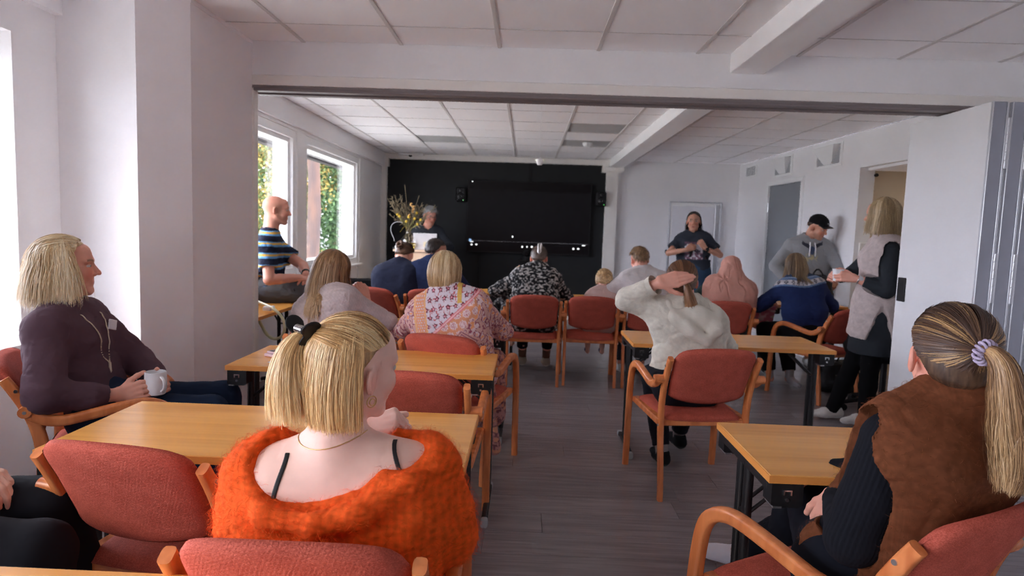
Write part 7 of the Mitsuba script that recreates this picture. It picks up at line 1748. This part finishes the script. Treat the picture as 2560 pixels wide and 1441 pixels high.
def office_chair(x, y, h, label, arm_z=0.70):
    t = thing('office_chair', label, 'chair', None); M = rotz(-h, (x, y, 0)); P = lambda nm, m, mt, s=False: part(t, nm, place(m, M), mt, s)
    for k in range(5):
        a = k * 2 * math.pi / 5 + .3; d = V(math.cos(a), math.sin(a), 0)
        P('base_leg', sweep(np.array([V(0, 0, .11), d * .15 + V(0, 0, .10), d * .30 + V(0, 0, .065)]), [.05, .045, .03], [.04, .035, .03], np.cross(d, V(0, 0, 1)), .6), 'm_blackplastic', 40)
        P('caster', cat([cyl(d * .30 + np.cross(d, V(0, 0, 1)) * q * .012 + V(0, 0, .028), d * .30 + np.cross(d, V(0, 0, 1)) * q * .028 + V(0, 0, .028), .028, n=16) for q in (-1, 1)]), 'm_blackplastic', 30)
    P('gas_lift', cyl((0, 0, .09), (0, 0, .43), .024), 'm_blackmetal', 30); P('seat', box(-.24, .24, -.23, .24, .43, .51, .035), 'm_blackfabric'); P('backrest', box(-.21, .21, -.30, -.25, .52, .76, .03), 'm_blackfabric'); P('back_post', box(-.03, .03, -.29, -.24, .42, .65, .005), 'm_blackplastic')
    for q in (-1, 1): P('armrest', tube(spline([(q * .25, -.10, .45), (q * .28, -.13, arm_z - .12), (q * .27, -.10, arm_z - .01), (q * .27, .06, arm_z), (q * .27, .13, arm_z - .03), (q * .28, .09, arm_z - .13), (q * .25, .05, .45)], 40), .018, 10), 'm_blackplastic', True)
mat('m_blackfabric', (0.014, 0.014, 0.016), 0.9, 0.1)
office_chair(-1.83, 6.95, 160, 'black office chair by the far window, only its armrest loop showing', 0.885)
office_chair(2.92, 5.15, 200, 'black office chair behind the standing woman in the vest')

# ------------------------------------------------------------------ trees outside
def tree(key_label, x, y, h, r, trunk_r, cols, n, z0=0.5, leaf=0.16, bark=(0.20, 0.15, 0.12), squash=1.0):
    t = thing('tree', key_label, 'tree')
    zz = np.linspace(-1.1, h, 24); pth = np.stack([x + 0.10 * np.sin(zz * .7), y + 0.1 * np.cos(zz * .5), zz], 1)
    tm = tube(pth, np.linspace(trunk_r, trunk_r * .45, 24), 18); 
    tm.faces = tm.faces; tm = trimesh.Trimesh(*trimesh.remesh.subdivide(*trimesh.remesh.subdivide(tm.vertices, tm.faces)), process=False); v = tm.vertices
    tm = displace(tm, nz(v * V(6, 6, 1.2), 1, 3, 3) * trunk_r * .35); b = nz(v * V(5, 5, 1.5), 1, 9, 3)
    put(t, 'trunk', tm, 'm_leaf', True, color=np.clip(lerp(np.asarray(bark), np.asarray(bark) * V(1.5, 1.25, 1.05), np.clip(b * 3 + .5, 0, 1)), 0, 1))
    k = 34 if z0 < 0 else 14; cc = np.stack([x + rng.normal(0, r * .5, k), y + rng.normal(0, r * .5, k), rng.uniform(z0 + r * .2, h, k)], 1); cr = rng.uniform(.35, .75, k) * r
    w = rng.integers(0, k, n); d = unit_rows(rng.standard_normal((n, 3))); pos = cc[w] + d * (cr[w] * rng.uniform(.3, 1, n) ** .5)[:, None] * V(1, 1, .8 * squash)
    a = unit_rows(rng.standard_normal((n, 3))); bb = unit_rows(np.cross(a, rng.standard_normal((n, 3)))); s = rng.uniform(.5, 1.2, n)[:, None] * leaf
    vv = np.stack([pos - a * s, pos + bb * s * .5, pos + a * s, pos - bb * s * .5], 1).reshape(-1, 3); i = np.arange(n)[:, None] * 4
    put(t, 'foliage', trimesh.Trimesh(vv, np.vstack([i + [0, 1, 2], i + [0, 2, 3]]), process=False), 'm_leaf', False, kind='stuff', color=np.repeat(palette(n, cols, None, .25), 4, 0))
GRN = [srgb(74, 98, 64), srgb(90, 116, 74), srgb(58, 80, 54)]; YEL = [srgb(136, 124, 66), srgb(98, 110, 68), srgb(152, 130, 72), srgb(82, 100, 62)]
tree('tall pine with a thick pinkish grey trunk outside the second far window', -6.10, 17.9, 15, 1.2, 0.20, GRN, 1500, 9.0, .2, srgb(88, 75, 71))
tree('green conifer behind the pine trunk, right of it', -6.5, 22.5, 7.5, 1.7, 0.20, GRN, 16000, -1.2, .085)
tree('yellowing birch outside the first far window', -7.9, 20.0, 7.0, 1.6, 0.14, YEL, 16000, -1.2, .075, srgb(120, 116, 110))
tree('green tree far behind the birch', -11.5, 25.5, 8.5, 3.0, 0.25, GRN, 15000, -1.2, .13)
tree('green tree beyond the pine', -8.8, 29.0, 9.0, 3.0, 0.25, GRN, 15000, -1.2, .13)
tree('tree at the far end of the garden', -6.0, 33.0, 9.0, 3.0, 0.25, GRN + YEL[1:2], 15000, -1.2, .13)
